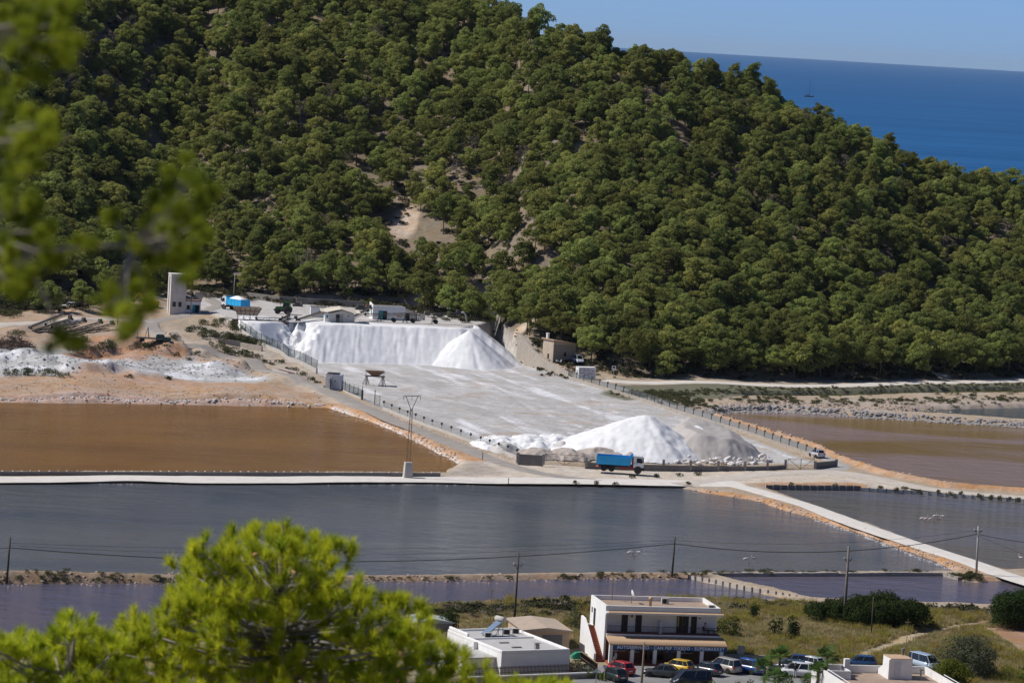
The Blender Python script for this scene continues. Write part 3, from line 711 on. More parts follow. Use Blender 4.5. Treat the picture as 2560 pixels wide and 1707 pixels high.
def subdiv(pts, step):
    out = []
    for a, b_ in zip(pts[:-1], pts[1:]):
        k_ = max(1, round((b_ - a).length / step)); out += [a.lerp(b_, i / k_) for i in range(k_)]
    return out + [pts[-1]]

def fence(label, pts, step, wall_h, wall_th, post_h, post_mesh, wm, mesh_m, cat='fence', name='fence', group=None, z=None, grid=.45, rows=5, thick=.016):
    P = subdiv(pts, step)
    P = [Vector((p.x, p.y, z if z is not None else hz(p.x, p.y, False))) for p in P]
    o = thing(name, label, cat, tuple(P[0]), 0, group); O = P[0]
    if wall_h:
        mb = MB()
        for a, b_ in zip(P[:-1], P[1:]): wall_seg(mb, a - O, b_ - O, wall_th, wall_h, wall_h)
        mb.build('base_wall', wm, o)
    for p in P:
        q = link('post', post_mesh, o); q.location = p - O + Vector((0, 0, wall_h))
    if mesh_m:
        mb = MB()
        for a, b_ in zip(P[:-1], P[1:]):
            a = a - O + Vector((0, 0, wall_h)); b_ = b_ - O + Vector((0, 0, wall_h)); k_ = max(2, int((b_ - a).length / grid))
            for i in range(1, k_):
                c = a.lerp(b_, i / k_); mb.bar(c, c + Vector((0, 0, post_h * .92)), thick)
            for r_ in range(rows):
                zz_ = Vector((0, 0, post_h * (.05 + .87 * r_ / (rows - 1)))); mb.bar(a + zz_, b_ + zz_, thick)
        mb.build('wire_mesh', mesh_m, o, fix=False)
    return o

def mk_post(hh, w, head=None):
    mb = MB(); mb.box(-w / 2, w / 2, -w / 2, w / 2, 0, hh)
    if head: mb.box(-head[0] / 2 + head[2], head[0] / 2 + head[2], -.09, .09, hh - head[1], hh + .02)
    return mb.mesh('post', post_m)

post_tall = mk_post(1.9, .09); post_head = mk_post(1.25, .14, (.34, .42, .12)); post_sq = mk_post(1.15, .07, (.40, .42, 0))
fence('green mesh fence on a concrete footing climbing beside the big salt heap', [Vector((-60.3, 795, 0)), Vector((-40.4, 750, 0))], 3.4, .9, .35, 1.9, post_tall, pale_conc, green_mesh, grid=.2, rows=9, thick=.03)
fence('short green mesh fence between the white gatehouse and the open yard gate', [hit(842, 966), hit(905, 998)], 3.0, .35, .25, 1.7, post_tall, pale_conc, green_mesh, grid=.2, rows=9, thick=.03)
fence('low pale wall with thin posts and dark square plates beside the lane', [hit(959, 1023), hit(1080, 1070), hit(1201, 1113), hit(1292, 1145)], 4.6, .5, .3, 1.2, post_sq, pale_conc, wire_m, grid=.25, rows=7, thick=.02)
RW = [G(1421, 946, .9), G(1599, 1000, .9), G(1711, 1037, .9), G(1870, 1085, .9), G(2036, 1143, .9)]
fence('long low wall with stubby dark posts and wire mesh beside the right-hand track', RW, 4.5, .7, .35, 1.25, post_head, stone_m, wire_m, grid=.22, rows=8, thick=.028)

# tall rubble wall between the big heap and the hut
tops = [(1250, 829, 7.6), (1289, 852, 6.2), (1302, 874, 4.6), (1319, 886, 3.9), (1350, 899, 3.2), (1382, 913, 2.7), (1421, 932, 1.9)]
mb = MB(); P = [G(a, b_, z_) for a, b_, z_ in tops]
P = [Vector((12.9 + (p.y - 788.7) * -.385, p.y, p.z)) for p in P]
for a, b_ in zip(P[:-1], P[1:]):
    wall_seg(mb, Vector((a.x, a.y, YARD_Z - .3)), Vector((b_.x, b_.y, YARD_Z - .3)), .6, a.z - YARD_Z + .3, b_.z - YARD_Z + .3)
tag(mb.build('stone_wall', stone_m), 'tall rubble retaining wall stepping down between salt heap and hut', 'stone wall')
# terrace retaining walls
mb = MB(); P = [hit(618, 746), hit(700, 757), hit(800, 763), hit(915, 770)]
for a, b_ in zip(P[:-1], P[1:]): wall_seg(mb, Vector((a.x, a.y, TERR_Z)), Vector((b_.x, b_.y, TERR_Z)), .5, 1.5, 1.5)
tag(mb.build('retaining_wall', dark_conc), 'long grey retaining wall at the back of the loading terrace', 'retaining wall')
mb = MB(); P = [Vector((-62.6, 800.0, 0)), Vector((-50, 801.5, 0))]
wall_seg(mb, Vector((P[0].x, P[0].y, YARD_Z)), Vector((P[1].x, P[1].y, YARD_Z)), .5, 7.7, 7.7)
tag(mb.build('retaining_wall', mat('brown_wall', (.17, .115, .095), (.11, .075, .065), 1, .95, .4, 4)), 'dark brown retaining wall showing beside the big salt heap', 'retaining wall')
mb = MB(); P = [hit(540, 858), hit(600, 868), hit(660, 880), hit(661, 870)]
P = [hit(545, 856), hit(600, 866), hit(655, 878)]
for a, b_ in zip(P[:-1], P[1:]): wall_seg(mb, a, b_, .4, .9, 1.1)
tag(mb.build('garden_wall', stone_m), 'low stone wall holding the shrubby bank above the lane', 'stone wall')

# wall and pillars along the front of the yard
o = thing('yard_wall', 'low dark block wall with square pillars along the front of the salt yard', 'wall', tuple(G(1603, 1170, .8)))
O = G(1603, 1170, .8); P = [G(a, b_, .8) for a, b_ in [(1463, 1166), (1603, 1171), (1640, 1172), (1725, 1174), (1795, 1175), (1862, 1176), (1920, 1175), (1965, 1172)]]
mb = MB()
for a, b_ in zip(P[:-1], P[1:]): wall_seg(mb, a - O, b_ - O, .3, .75, .75)
mb.build('base_wall', dark_conc, o)
for a, b_ in [(1465, 1166), (1658, 1172), (1726, 1174), (1795, 1175), (1862, 1176), (1918, 1175), (1963, 1172)]:
    q = G(a, b_, .8) - O; mb = MB(); mb.box(-.22, .22, -.22, .22, 0, 1.65); mb.box(-.26, .26, -.26, .26, 1.6, 1.68); pl = mb.build('pillar', concrete, o); pl.location = q - Vector((0, .0, 0))
for lab, (a, b_), hh in (('grey block wall piece left of the wire gates', ((1294, 1157), (1358, 1161)), 1.6), ('dark block wall piece at the far right corner of the yard', ((2037, 1172), (2090, 1167)), 1.2)):
    A = G(*a, .8); B = G(*b_, .8); o = thing('block_wall', lab, 'wall', tuple(A)); mb = MB(); wall_seg(mb, Vector((0, 0, 0)), B - A, .35, hh, hh); mb.build('wall', dark_conc, o)
    for q in (Vector((0, 0, 0)), B - A):
        mb = MB(); mb.box(-.25, .25, -.25, .25, 0, hh + .25); mb.build('pillar', concrete, o).location = q
def gate(lab, a, b_, hh, leaves=2):
    A = G(*a, .8); B = G(*b_, .8); o = thing('wire_gate', lab, 'gate', tuple(A)); D = B - A
    for i in range(leaves):
        s0 = D * (i / leaves + .01); s1 = D * ((i + 1) / leaves - .01); up_ = Vector((0, 0, hh)); mb = MB()
        for u_, v_ in ((s0, s0 + up_), (s1, s1 + up_), (s0 + up_, s1 + up_), (s0 + Vector((0, 0, .1)), s1 + Vector((0, 0, .1))), (s0 + Vector((0, 0, .1)), s1 + up_) if i else (s0 + up_, s1 + Vector((0, 0, .1)))): mb.bar(u_, v_, .06)
        for k_ in range(1, 10): mb.bar(s0.lerp(s1, k_ / 10), s0.lerp(s1, k_ / 10) + up_, .012)
        for k_ in range(1, 5): mb.bar(s0 + up_ * k_ / 5, s1 + up_ * k_ / 5, .012)
        mb.build('gate_leaf', rust_m, o)
gate('rusty double wire gate in front of the pale dirt mounds', (1360, 1161), (1461, 1166), 1.9)
gate('rusty wire gate with crossed braces at the right end of the yard', (1968, 1173), (2035, 1172), 1.9)
A = G(936, 1012, .95); o = thing('wire_gate', 'open green mesh gate leaf standing beside the lane', 'gate', tuple(A), R(-55)); mb = MB()
for u_, v_ in (((0, 0, 0), (0, 0, 2)), ((1.9, 0, 0), (1.9, 0, 2)), ((0, 0, 2), (1.9, 0, 2)), ((0, 0, .1), (1.9, 0, .1))): mb.bar(u_, v_, .08)
for k_ in range(1, 9): mb.bar((1.9 * k_ / 9, 0, 0), (1.9 * k_ / 9, 0, 2), .02)
mb.build('gate_leaf', green_mesh, o); mb = MB(); mb.bar((0, 0, 0), (0, 0, 3.0), .12); mb.build('post', post_m, o)
A = hit(905, 999); o = thing('gate_post', 'thick dark gate post at the end of the green mesh fence', 'post', tuple(A)); mb = MB(); mb.box(-.2, .2, -.2, .2, 0, 1.9); mb.box(-.06, .06, -.06, .06, 1.9, 2.7); mb.build('post', post_m, o)

# walls along the pans
def coped_wall(lab, pts, hh, th, m, cap_m, step, z, cap=(.28, .2)):
    P = subdiv([G(a, b_, z) for a, b_ in pts], step); O = P[0]; o = thing('pan_wall', lab, 'wall', tuple(O)); mb = MB()
    for a, b_ in zip(P[:-1], P[1:]): wall_seg(mb, a - O, b_ - O, th, hh, hh, .8)
    mb.build('base_wall', m, o); mb = MB(); mb.box(-cap[0] / 2, cap[0] / 2, -cap[0] / 2, cap[0] / 2, -.05, cap[1]); cm = mb.mesh('cap_stone', cap_m)
    for p in P:
        q = link('cap_stone', cm, o); q.location = p - O + Vector((random.uniform(-.2, .2), 0, hh)); q.rotation_euler.z = random.uniform(0, 1)
coped_wall('low dark wall dotted with small white caps between brown pan and white road', [(-90, 1187.5), (400, 1188), (860, 1189.5), (1100, 1190.5)], .62, .35, dark_conc, white_paint, 1.55, .35, (.22, .14))
def panel_wall(lab, pts, hh, m, pm, step, z, pw=.16):
    P = subdiv([G(a, b_, z) for a, b_ in pts], step); O = P[0]; o = thing('panel_wall', lab, 'wall', tuple(O))
    for i, (a, b_) in enumerate(zip(P[:-1], P[1:])):
        mb = MB(); wall_seg(mb, a - O, b_ - O, .12, hh + random.uniform(-.05, .05), hh + random.uniform(-.05, .05), .8); mb.build('panel', m, o)
        t = (b_ - a).normalized(); mb = MB(); mb.box(-pw / 2, pw / 2, -.17, .1, -.8, hh + .1); q = mb.build('post', pm, o); q.location = a - O; q.rotation_euler.z = math.atan2(t.y, t.x)
panel_wall('dark slab wall with pale ribs holding the orange bank beside the flamingo pan', [(1914, 1223.5), (2151, 1226)], .85, dark_conc, pale_conc, 1.35, .0)
panel_wall('whitish slab wall with dark posts along the far edge of the flamingo pan', [(2151, 1227), (2300, 1236), (2560, 1256), (2640, 1263)], .62, mat('bleached_slab', (.62, .60, .57), (.46, .44, .41), 1.2, .9, .3), dark_conc, 1.55, .0)
panel_wall('pale slab wall with dark posts crossing between the two violet pans', [(1722, 1446), (1790, 1459), (1860, 1474), (1940, 1488), (2008, 1501)], .5, mat('cream_slab', (.60, .53, .44), (.45, .39, .32), 1.2, .9, .3), dark_conc, 1.3, .05)
mb = MB(); P = subdiv([G(a, b_, .0) for a, b_ in [(1774, 1439), (2000, 1439), (2358, 1438), (2400, 1450)]], 2.0)
for a, b_ in zip(P[:-1], P[1:]): wall_seg(mb, a, b_, .8, .5 + random.uniform(-.06, .06), .5 + random.uniform(-.06, .06), .8)
tag(mb.build('stone_wall', stone_m), 'low stone causeway wall between the slate pan and the violet pan', 'stone wall')

# rocks and rubble that nobody could count
def rock_mesh(seed, m):
    rg = random.Random(seed); import bmesh
    bm = bmesh.new(); bmesh.ops.create_icosphere(bm, subdivisions=1, radius=.5)
    for v in bm.verts: v.co *= rg.uniform(.65, 1.15); v.co.z *= .7
    me_ = bpy.data.meshes.new('rock'); bm.to_mesh(me_); bm.free(); me_.materials.append(m); return me_
grey_rock = mat('grey_rock', (.36, .34, .325), (.22, .205, .2), 1.5, .95, .4); tan_rock = mat('tan_rock', (.50, .39, .30), (.34, .26, .2), 1.5, .95, .4); salt_rock = mat('salt_rock', (.72, .70, .68), (.52, .49, .47), 1.2, .9, .4)
ROCKS = {'grey': [rock_mesh(i, grey_rock) for i in range(4)], 'tan': [rock_mesh(10 + i, tan_rock) for i in range(4)], 'salt': [rock_mesh(20 + i, salt_rock) for i in range(4)]}
def rubble(lab, line, z, nn, spread, size, kind, cat='rubble', pans=True, name='rubble'):
    P = [G(a, b_, z) if z is not None else hit(a, b_) for a, b_ in line]; L_ = [0]
    for a, b_ in zip(P[:-1], P[1:]): L_.append(L_[-1] + (b_ - a).length)
    out = []; sc_ = []
    for _ in range(nn):
        s_ = random.uniform(0, L_[-1]); i = max(j for j in range(len(P) - 1) if L_[j] <= s_); p = P[i].lerp(P[i + 1], (s_ - L_[i]) / (L_[i + 1] - L_[i] + 1e-6))
        x_ = p.x + random.gauss(0, spread[0]); y_ = p.y + random.gauss(0, spread[1]); out.append((x_, y_)); sc_.append(random.uniform(*size))
    A = np.array(out); zz_ = np.maximum(h(A[:, 0], A[:, 1], pans), -.1)
    return scatter(name, ROCKS[kind], np.column_stack([A, zz_ + .02]), [random.uniform(0, 6.28) for _ in A], sc_, [random.randrange(4) for _ in A], lab, cat)
rubble('line of whitish stones along the far edge of the brown pan', [(-80, 1003), (300, 1007), (600, 1012), (814, 1018)], 0, 260, (.2, .5), (.35, .7), 'salt')
rubble('grey boulder bank between the mauve pan and the teal pan', [(1770, 1042), (1800, 1028), (1850, 1024), (1960, 1026), (2070, 1032), (2218, 1042), (2440, 1055), (2640, 1069)], .3, 1100, (.6, 1.6), (.5, 1.3), 'grey')
rubble('pale rubble tumbled round the head of the mauve pan', [(1700, 1020), (1780, 1020), (1900, 1015), (2200, 1022), (2330, 1020)], .5, 420, (2, 3), (.3, 1.0), 'tan')
rubble('white salt stones along the foot of the orange causeway', [(2040, 1300), (2181, 1348), (2300, 1395), (2390, 1430)], 0, 240, (.3, .5), (.2, .55), 'salt')
rubble('stones on the near dike between slate pan and violet pan', [(-60, 1451), (600, 1450), (1100, 1446), (1700, 1439)], .4, 420, (.8, 1.2), (.2, .6), 'tan')
rubble('stones edging the white road above the slate pan', [(-60, 1207), (900, 1209), (1560, 1212)], .1, 500, (.3, .35), (.25, .5), 'grey')
rubble('clods on the orange bank beside the lane', [(830, 1018), (1000, 1070), (1140, 1140)], None, 300, (.9, 1.5), (.2, .6), 'tan')
rubble('clods along the orange ridge beside the mauve pan', [(1760, 1030), (1830, 1052), (1940, 1083), (2060, 1123), (2130, 1151), (2230, 1187), (2380, 1214)], .6, 420, (.5, .8), (.3, .9), 'tan')
rubble('earth clods scattered over the orange causeway bank', [(1700, 1217), (1900, 1248), (2100, 1312), (2300, 1380), (2440, 1436)], .4, 500, (.7, .9), (.15, .5), 'tan')
rubble('loose stones on the pink shore above the brown pan', [(-60, 970), (300, 975), (600, 985), (800, 1005)], None, 500, (4, 5), (.15, .55), 'tan')
rubble('grey clods on the sludge field left of the lane', [(-60, 895), (200, 900), (400, 912), (620, 940)], None, 600, (3, 6), (.2, .7), 'grey')
rubble('clods along the verge under the low fence', [(930, 1020), (1100, 1088), (1280, 1152)], None, 160, (.5, .8), (.15, .4), 'tan')

# ------------------------------------------------------------------ heaps of salt
salt_m = mat('sea_salt', (.80, .80, .805), (.66, .66, .665), .45, .85, .5, 2.5, spec=.4, detail=9)
crust_m = mat('grey_salt_crust', (.44, .41, .385), (.36, .335, .315), .5, .95, .4, 2)
def hf(name, fn, x0, x1, y0, y1, st, m, parent=None, zb=None):
    xs = np.arange(x0, x1 + st, st); ys = np.arange(y0, y1 + st, st); A, B = np.meshgrid(xs, ys); Zf = fn(A, B); g = zb(A, B) if zb else np.full(A.shape, YARD_Z)
    keep = Zf > g + .03; fc = grid_faces(len(xs), len(ys)); kk = keep.ravel()[fc].any(1); Zc = np.maximum(Zf, g - .15)
    me_ = npmesh(name, np.stack([A, B, Zc], -1).reshape(-1, 3), fc[kk], m, True); return link(name, me_, parent)
_fb = [tuple(G(a, b_, YARD_Z)[:2]) for a, b_ in [(814, 908), (900, 909), (998, 911), (1100, 915)]]
FOOT = [(-72, 779), (-50, 786)] + _fb + [(-8, 800.5), (3.0, 807.5), (2.5, 822), (-3, 842), (-72, 842)]
ap = G(1174, 824, 8.7)
def big_heap(x, y):
    g1 = np.abs(vn(x / .9, y / 12, 131) - .5) * 2; g2 = np.abs(vn(x / 3.6 + y * .03, y / 22, 137) - .5) * 2; g3 = fbm(x / .8, y / 3, 139) - .5
    d = sdist(x, y, FOOT) + (g1 - .5) * .2 + (g2 - .5) * .34 + g3 * .42
    z = YARD_Z + .735 * np.maximum(d, 0)
    top = TERR_Z + .08 + (vn(x / 3, y / 3, 141) - .5) * .2
    z = np.minimum(z, top)
    xa = -48.6 + (y - 790) * .06
    rag = (fbm(x / 1.5, y / 1.9, 151) - .42) * 4.2 * sstep(-1, 3, x - xa + 4) * (1 - sstep(6, 9, np.abs(x - xa)))
    bite = YARD_Z + .3 + np.maximum(0, np.abs(x - xa) - .8) * np.where(x < xa, .86, .80) + np.maximum(0, y - 793) * .62 + rag * sstep(789, 794, y)
    z = np.minimum(z, np.maximum(bite, YARD_Z - .2))
    z = np.where(sdist(x, y, YARD) > -.3, z, -9)
    rr = np.sqrt((x - ap.x) ** 2 + (y - ap.y) ** 2); an = np.arctan2(y - ap.y, x - ap.x)
    cone = ap.z - .735 * rr + (np.abs(vn(an * 4.2, rr / 14, 161) - .5) * 2 - .5) * .06 * rr + (fbm(x / .8, y / 2, 163) - .5) * .22
    return np.where((y > 813) & (x < -9), -9, np.maximum(z, cone))
o = thing('salt_heap', 'huge long white salt heap with a fluted face below the terrace', 'salt heap', (0, 0, 0))
hf('salt_slope', big_heap, -64, 6, 776, 843, .32, salt_m, o)

A1 = G(1617, 1034, 8.1)
def white_pile(x, y):
    dx = x - A1.x; dy = y - A1.y; dl = np.where(dx < 0, dx * .66, dx)
    rr = np.sqrt(dl ** 2 + dy ** 2); an = np.arctan2(dy, dl)
    return A1.z + .25 - np.sqrt(rr ** 2 + .5) * .60 + (np.abs(vn(an * 3.6, rr / 9, 171) - .5) * 2 - .5) * .07 * rr + (fbm(x / 1.1, y / 1.4, 173) - .5) * .5
o = thing('salt_heap', 'pointed white salt pile near the front wall behind the parked truck', 'salt heap', (0, 0, 0))
hf('salt_slope', white_pile, 5, 42, 634, 672, .3, salt_m, o)
CR = [tuple(G(a, b_, YARD_Z)[:2]) for a, b_ in [(1668, 1146), (1770, 1155), (1870, 1157), (1925, 1150), (1900, 1130), (1850, 1112), (1750, 1090), (1660, 1085), (1625, 1115)]]
def crust(x, y):
    d = sdist(x, y, CR) + (fbm(x / 2, y / 3, 181) - .5) * 1.4; sl_ = np.interp(x, [22, 31, 41, 47], [5.0, 4.7, 3.9, 1.0])
    return YARD_Z + np.minimum(sl_ + (fbm(x / 5, y / 7, 183) - .5) * .9, np.maximum(d - .3, 0) * .85) + (fbm(x / .9, y / 1.2, 185) - .5) * .25 * (d > .2)
o = thing('salt_heap', 'grey crusted salt heap sloping down to the right beside the white pile', 'salt heap', (0, 0, 0))
hf('crust', crust, 20, 52, 630, 690, .35, crust_m, o)
def patch(x, y):
    d = np.minimum(np.hypot(x - 35.5, (y - 661) * .5), np.hypot(x - 30.5, (y - 656) * .6)); return crust(x, y) + .18 - d * .22 + (fbm(x, y, 187) - .5) * .3
hf('fresh_salt', lambda x, y: np.where(patch(x, y) > crust(x, y), patch(x, y), -9), 27, 42, 648, 676, .35, salt_m, o, zb=crust)
blk = [rock_mesh(60 + i, salt_rock) for i in range(6)]
for i in range(90):
    a = random.uniform(1690, 1925); q = G(a, np.interp(a, [1690, 1780, 1860, 1925], [1153, 1159, 1161, 1151]) + random.uniform(-4, 4), YARD_Z)
    b_ = link('salt_block', random.choice(blk), o); s_ = random.uniform(.3, 1.35) ** 1.3; b_.scale = (s_ * 1.25, s_, s_ * .9); b_.location = (q.x, q.y, YARD_Z + s_ * .2 + (random.random() < .4) * random.uniform(.2, .9)); b_.rotation_euler = (random.uniform(-.4, .4), random.uniform(-.4, .4), random.uniform(0, 6))
def mound(lab, a, b_, rx, ry, hh, m, seed, cat='salt heap', name='salt_mound'):
    q = G(a, b_, YARD_Z); o = thing(name, lab, cat, (0, 0, 0))
    def fn(x, y):
        r_ = np.sqrt(((x - q.x) / rx) ** 2 + ((y - q.y) / ry) ** 2) + (fbm(x / 1.3, y / 1.6, seed) - .5) * .55
        return YARD_Z - .1 + hh * np.clip(1.1 - r_ ** 1.25, -1, 1) + (fbm(x / .7, y / .9, seed + 3) - .5) * .25
    hf('slope', fn, q.x - rx * 1.5, q.x + rx * 1.5, q.y - ry * 1.5, q.y + ry * 1.5, .25, m, o)
mound('low white salt mound at the left end of the front row', 1250, 1114, 5.4, 8, 1.9, salt_m, 301)
mound('white salt mound second from the left in the front row', 1320, 1114, 6.2, 9, 2.1, salt_m, 311)
mound('broad white salt mound in the middle of the front row', 1386, 1114, 6.2, 9, 2.2, salt_m, 321)
mound('small white salt mound beside the foot of the pointed pile', 1452, 1116, 4.4, 7, 1.9, salt_m, 331)
greyish = mat('grey_salt', (.56, .54, .52), (.42, .40, .38), .8, .9, .35, 2.5); dirt_m = mat('pale_dirt', (.47, .41, .36), (.36, .31, .27), .6, .95, .4, 2)
mound('greyish salt mound in front at the left corner of the yard', 1262, 1127, 3.0, 4, 1.7, greyish, 341)
mound('small dirty salt mound between two white ones', 1345, 1125, 2.4, 3, 1.7, salt_m, 351)
mound('grey salt mound right of the small dirty one', 1405, 1125, 2.4, 3, 1.8, greyish, 361)  # greyer salt colour, the same as on the left corner mound
mound('pale dirt mound behind the block wall piece', 1335, 1141, 5.0, 3.8, 1.7, dirt_m, 371, 'dirt heap', 'dirt_mound')
mound('pale dirt mound behind the middle of the wire gates', 1415, 1143, 5.2, 3.8, 1.8, dirt_m, 381, 'dirt heap', 'dirt_mound')
mound('tan dirt mound behind the cab of the blue truck', 1500, 1142, 5.4, 3.8, 1.9, dirt_m, 391, 'dirt heap', 'dirt_mound')
mound('brown dirt mound at the right of the truck cab', 1575, 1146, 2.8, 3, 1.6, dirt_m, 395, 'dirt heap', 'dirt_mound')
q = hit(848, 902); rk = link('boulder', rock_mesh(77, grey_rock)); rk.location = (q.x, q.y, YARD_Z + .6); rk.scale = (1.1, 1, 1); tag(rk, 'single grey boulder at the foot of the big salt heap', 'boulder')
# ------------------------------------------------------------------ vehicles
tyre_m = mat('tyre_rubber', (.028, .028, .028), (.02, .02, .02), 5, .9); rim_m = mat('alloy_rim', (.45, .45, .46), (.35, .35, .36), 3, .35, metal=.8)
lamp_red = mat('tail_lamp', (.45, .03, .02), (.38, .02, .02), 3, .25, spec=.5); lamp_clear = mat('head_lamp', (.7, .7, .7), (.6, .6, .62), 3, .15, spec=.5); plate_m = mat('number_plate', (.75, .75, .75), (.7, .7, .68), 2, .5); plastic = mat('black_plastic', (.035, .035, .037), (.028, .028, .03), 4, .6)
def paint_m(nm, c): return mat('paint_' + nm, c, tuple(v * .93 for v in c), .7, .32, spec=.5, coat=.8)

def wheel_meshes(r_, w):
    mb = MB(); M = Matrix.Rotation(PI / 2, 4, 'X')
    mb.lathe([(r_ * .62, -w / 2), (r_ * .93, -w / 2), (r_, -w * .3), (r_, w * .3), (r_ * .93, w / 2), (r_ * .62, w / 2)], 18, M); ty = mb.mesh('tyre', tyre_m, True)
    mb = MB(); mb.lathe([(r_ * .1, -w * .42), (r_ * .62, -w * .36), (r_ * .64, w * .36), (r_ * .1, w * .42)], 14, M); return ty, mb.mesh('rim', rim_m)
_WH = {}
def add_wheel(o, x, y, r_, w, rim=None):
    if (r_, w) not in _WH: _WH[(r_, w)] = wheel_meshes(r_, w)
    ty, rm = _WH[(r_, w)]; t = link('wheel', ty, o); t.location = (x, y, r_); q = link('rim', rm, t)

def loft(mb, secs):
    """secs: list of equal-length rings"""
    n_ = len(secs[0]); vs = [p for s_ in secs for p in s_]; fs = []
    for i in range(len(secs) - 1):
        for k_ in range(n_): a = i * n_ + k_; b_ = i * n_ + (k_ + 1) % n_; fs.append((a, b_, b_ + n_, a + n_))
    fs.append(tuple(range(n_))); fs.append(tuple((len(secs) - 1) * n_ + k_ for k_ in range(n_ - 1, -1, -1)))
    mb.add(vs, fs)

STYLES = {  # length, width, height, belt, bonnet height, body stations (x from front 0..1), glass base f0,f1 and roof f0,f1
 'hatch': dict(L=3.95, W=1.70, H=1.47, belt=.93, hood=.80, g=(.24, .97), t=(.42, .88), tail=.95),
 'small': dict(L=3.55, W=1.63, H=1.49, belt=.92, hood=.83, g=(.22, .97), t=(.40, .84), tail=.92),
 'sedan': dict(L=4.45, W=1.76, H=1.43, belt=.90, hood=.76, g=(.26, .90), t=(.42, .76), tail=.88),
 'mpv': dict(L=4.25, W=1.76, H=1.66, belt=.98, hood=.86, g=(.16, .98), t=(.34, .93), tail=.98),
 'van': dict(L=4.6, W=1.84, H=1.85, belt=1.05, hood=.98, g=(.12, .985), t=(.27, .96), tail=1.05),
}
def car(name, label, style, pm, loc, rz, group=None, rear_glass=True, roof=None, panel=False, cat='car'):
    """length along local x, front at +x"""
    S = STYLES[style]; L_, W_, H_, B_, HD = S['L'], S['W'], S['H'], S['belt'], S['hood']; o = thing(name, label, cat, loc, rz, group)
    X_ = lambda f: L_ * (.5 - f)
    st = [(0, .30, .52, .80), (.02, .24, .64, .88), (.10, .22, HD * .93, .97), (S['g'][0], .2, HD + .04, 1.0), (.40, .19, B_, 1.0), (.75, .19, B_ + .01, 1.0), (.93, .22, S['tail'], .97), (.985, .28, S['tail'] * .93, .92), (1, .36, S['tail'] * .72, .87)]
    secs = []
    for f, z0_, z1_, w in st:
        hw = W_ / 2 * w; zm = z0_ + (z1_ - z0_) * .55
        secs.append([(X_(f), -hw * .93, z0_), (X_(f), -hw, zm), (X_(f), -hw * .93, z1_ - .03), (X_(f), -hw * .80, z1_), (X_(f), hw * .80, z1_), (X_(f), hw * .93, z1_ - .03), (X_(f), hw, zm), (X_(f), hw * .93, z0_)])
    mb = MB(); loft(mb, secs); body = mb.build('body', pm, o, True)
    g0, g1 = S['g']; t0, t1 = S['t']; hw = W_ / 2 * .90; tw = W_ / 2 * .70
    mb = MB(); base = [(X_(g0), -hw * .86, B_ - .05), (X_(g0 + .1), -hw, B_ - .03), (X_(g1 - .08), -hw, B_ - .03), (X_(g1), -hw * .86, B_ - .05), (X_(g1), hw * .86, B_ - .05), (X_(g1 - .08), hw, B_ - .03), (X_(g0 + .1), hw, B_ - .03), (X_(g0), hw * .86, B_ - .05)]
    topz = H_ - .05; top = [(X_(t0), -tw * .9, topz), (X_(t0 + .03), -tw, topz), (X_(t1 - .03), -tw, topz), (X_(t1), -tw * .92, topz - .02), (X_(t1), tw * .92, topz - .02), (X_(t1 - .03), tw, topz), (X_(t0 + .03), tw, topz), (X_(t0), tw * .9, topz)]
    loft(mb, [base, top]); mb.build('windows', pm if panel else dark_glass, o)
    mb = MB(); loft(mb, [[(p[0], p[1] * 1.03, p[2] - .015) for p in top], [(p[0] * .985, p[1] * .98, p[2] + .035) for p in top], [(p[0] * .9, p[1] * .8, p[2] + .06) for p in top]]); mb.build('roof', roof or pm, o, True)
    mb = MB()
    for s_ in (-1, 1):
        for fb, ft in ((g0, t0), (.5 * (g0 + g1) - .04, .5 * (t0 + t1) - .03), (g1 - .17, t1 - .12), (g1, t1)):
            edge = fb in (g0, g1); yb = hw * (.86 if edge else 1.0); yt = tw * (.9 if edge else 1.0)
            mb.bar((X_(fb), s_ * (yb + .012), B_ - .05), (X_(ft), s_ * (yt + .012), topz), .075 if not edge else .09, .05)
    mb.build('pillar', pm, o)
    wr = .31 if style != 'van' else .33; fx = X_(.185); rx = X_(.80)
    for x_ in (fx, rx):
        mb = MB()
        for s_ in (-1, 1):
            M = Matrix.Translation((x_, s_ * (W_ / 2 * .985), wr)) @ Matrix.Rotation(PI / 2, 4, 'X'); mb.lathe([(wr * 1.17, -.03), (wr * 1.17, .03)], 16, M)
        mb.build('wheel_arch', plastic, body)
        for s_ in (-1, 1): add_wheel(o, x_, s_ * (W_ / 2 - .07), wr, .2)
    for s_ in (-1, 1):
        mb = MB(); mb.box(X_(1) - .015, X_(.955), s_ * W_ * .30 if s_ > 0 else -W_ * .45, W_ * .45 if s_ > 0 else -W_ * .30, S['tail'] * .70, S['tail'] * .92); mb.build('tail_lamp', lamp_red, o)
        mb = MB(); mb.box(X_(.05), X_(.005), s_ * W_ * .26 if s_ > 0 else -W_ * .42, W_ * .42 if s_ > 0 else -W_ * .26, .56, .68); mb.build('headlight', lamp_clear, o)
        mb = MB(); mb.box(X_(g0 + .10), X_(g0 + .05), s_ * (W_ / 2 + .02) if s_ > 0 else -W_ / 2 - .15, W_ / 2 + .15 if s_ > 0 else -W_ / 2 - .02, B_ - .02, B_ + .12); mb.build('mirror', pm, o)
    mb = MB(); mb.box(X_(1) - .03, X_(1) + .02, -.26, .26, .52, .63); mb.build('number_plate', plate_m, o)
    mb = MB(); mb.box(X_(1) - .04, X_(.97), -W_ * .40, W_ * .40, .27, .42); mb.box(X_(.02), X_(0) + .02, -W_ * .38, W_ * .38, .24, .40); mb.build('bumper', plastic if style in ('van', 'small') else pm, o)
    return o

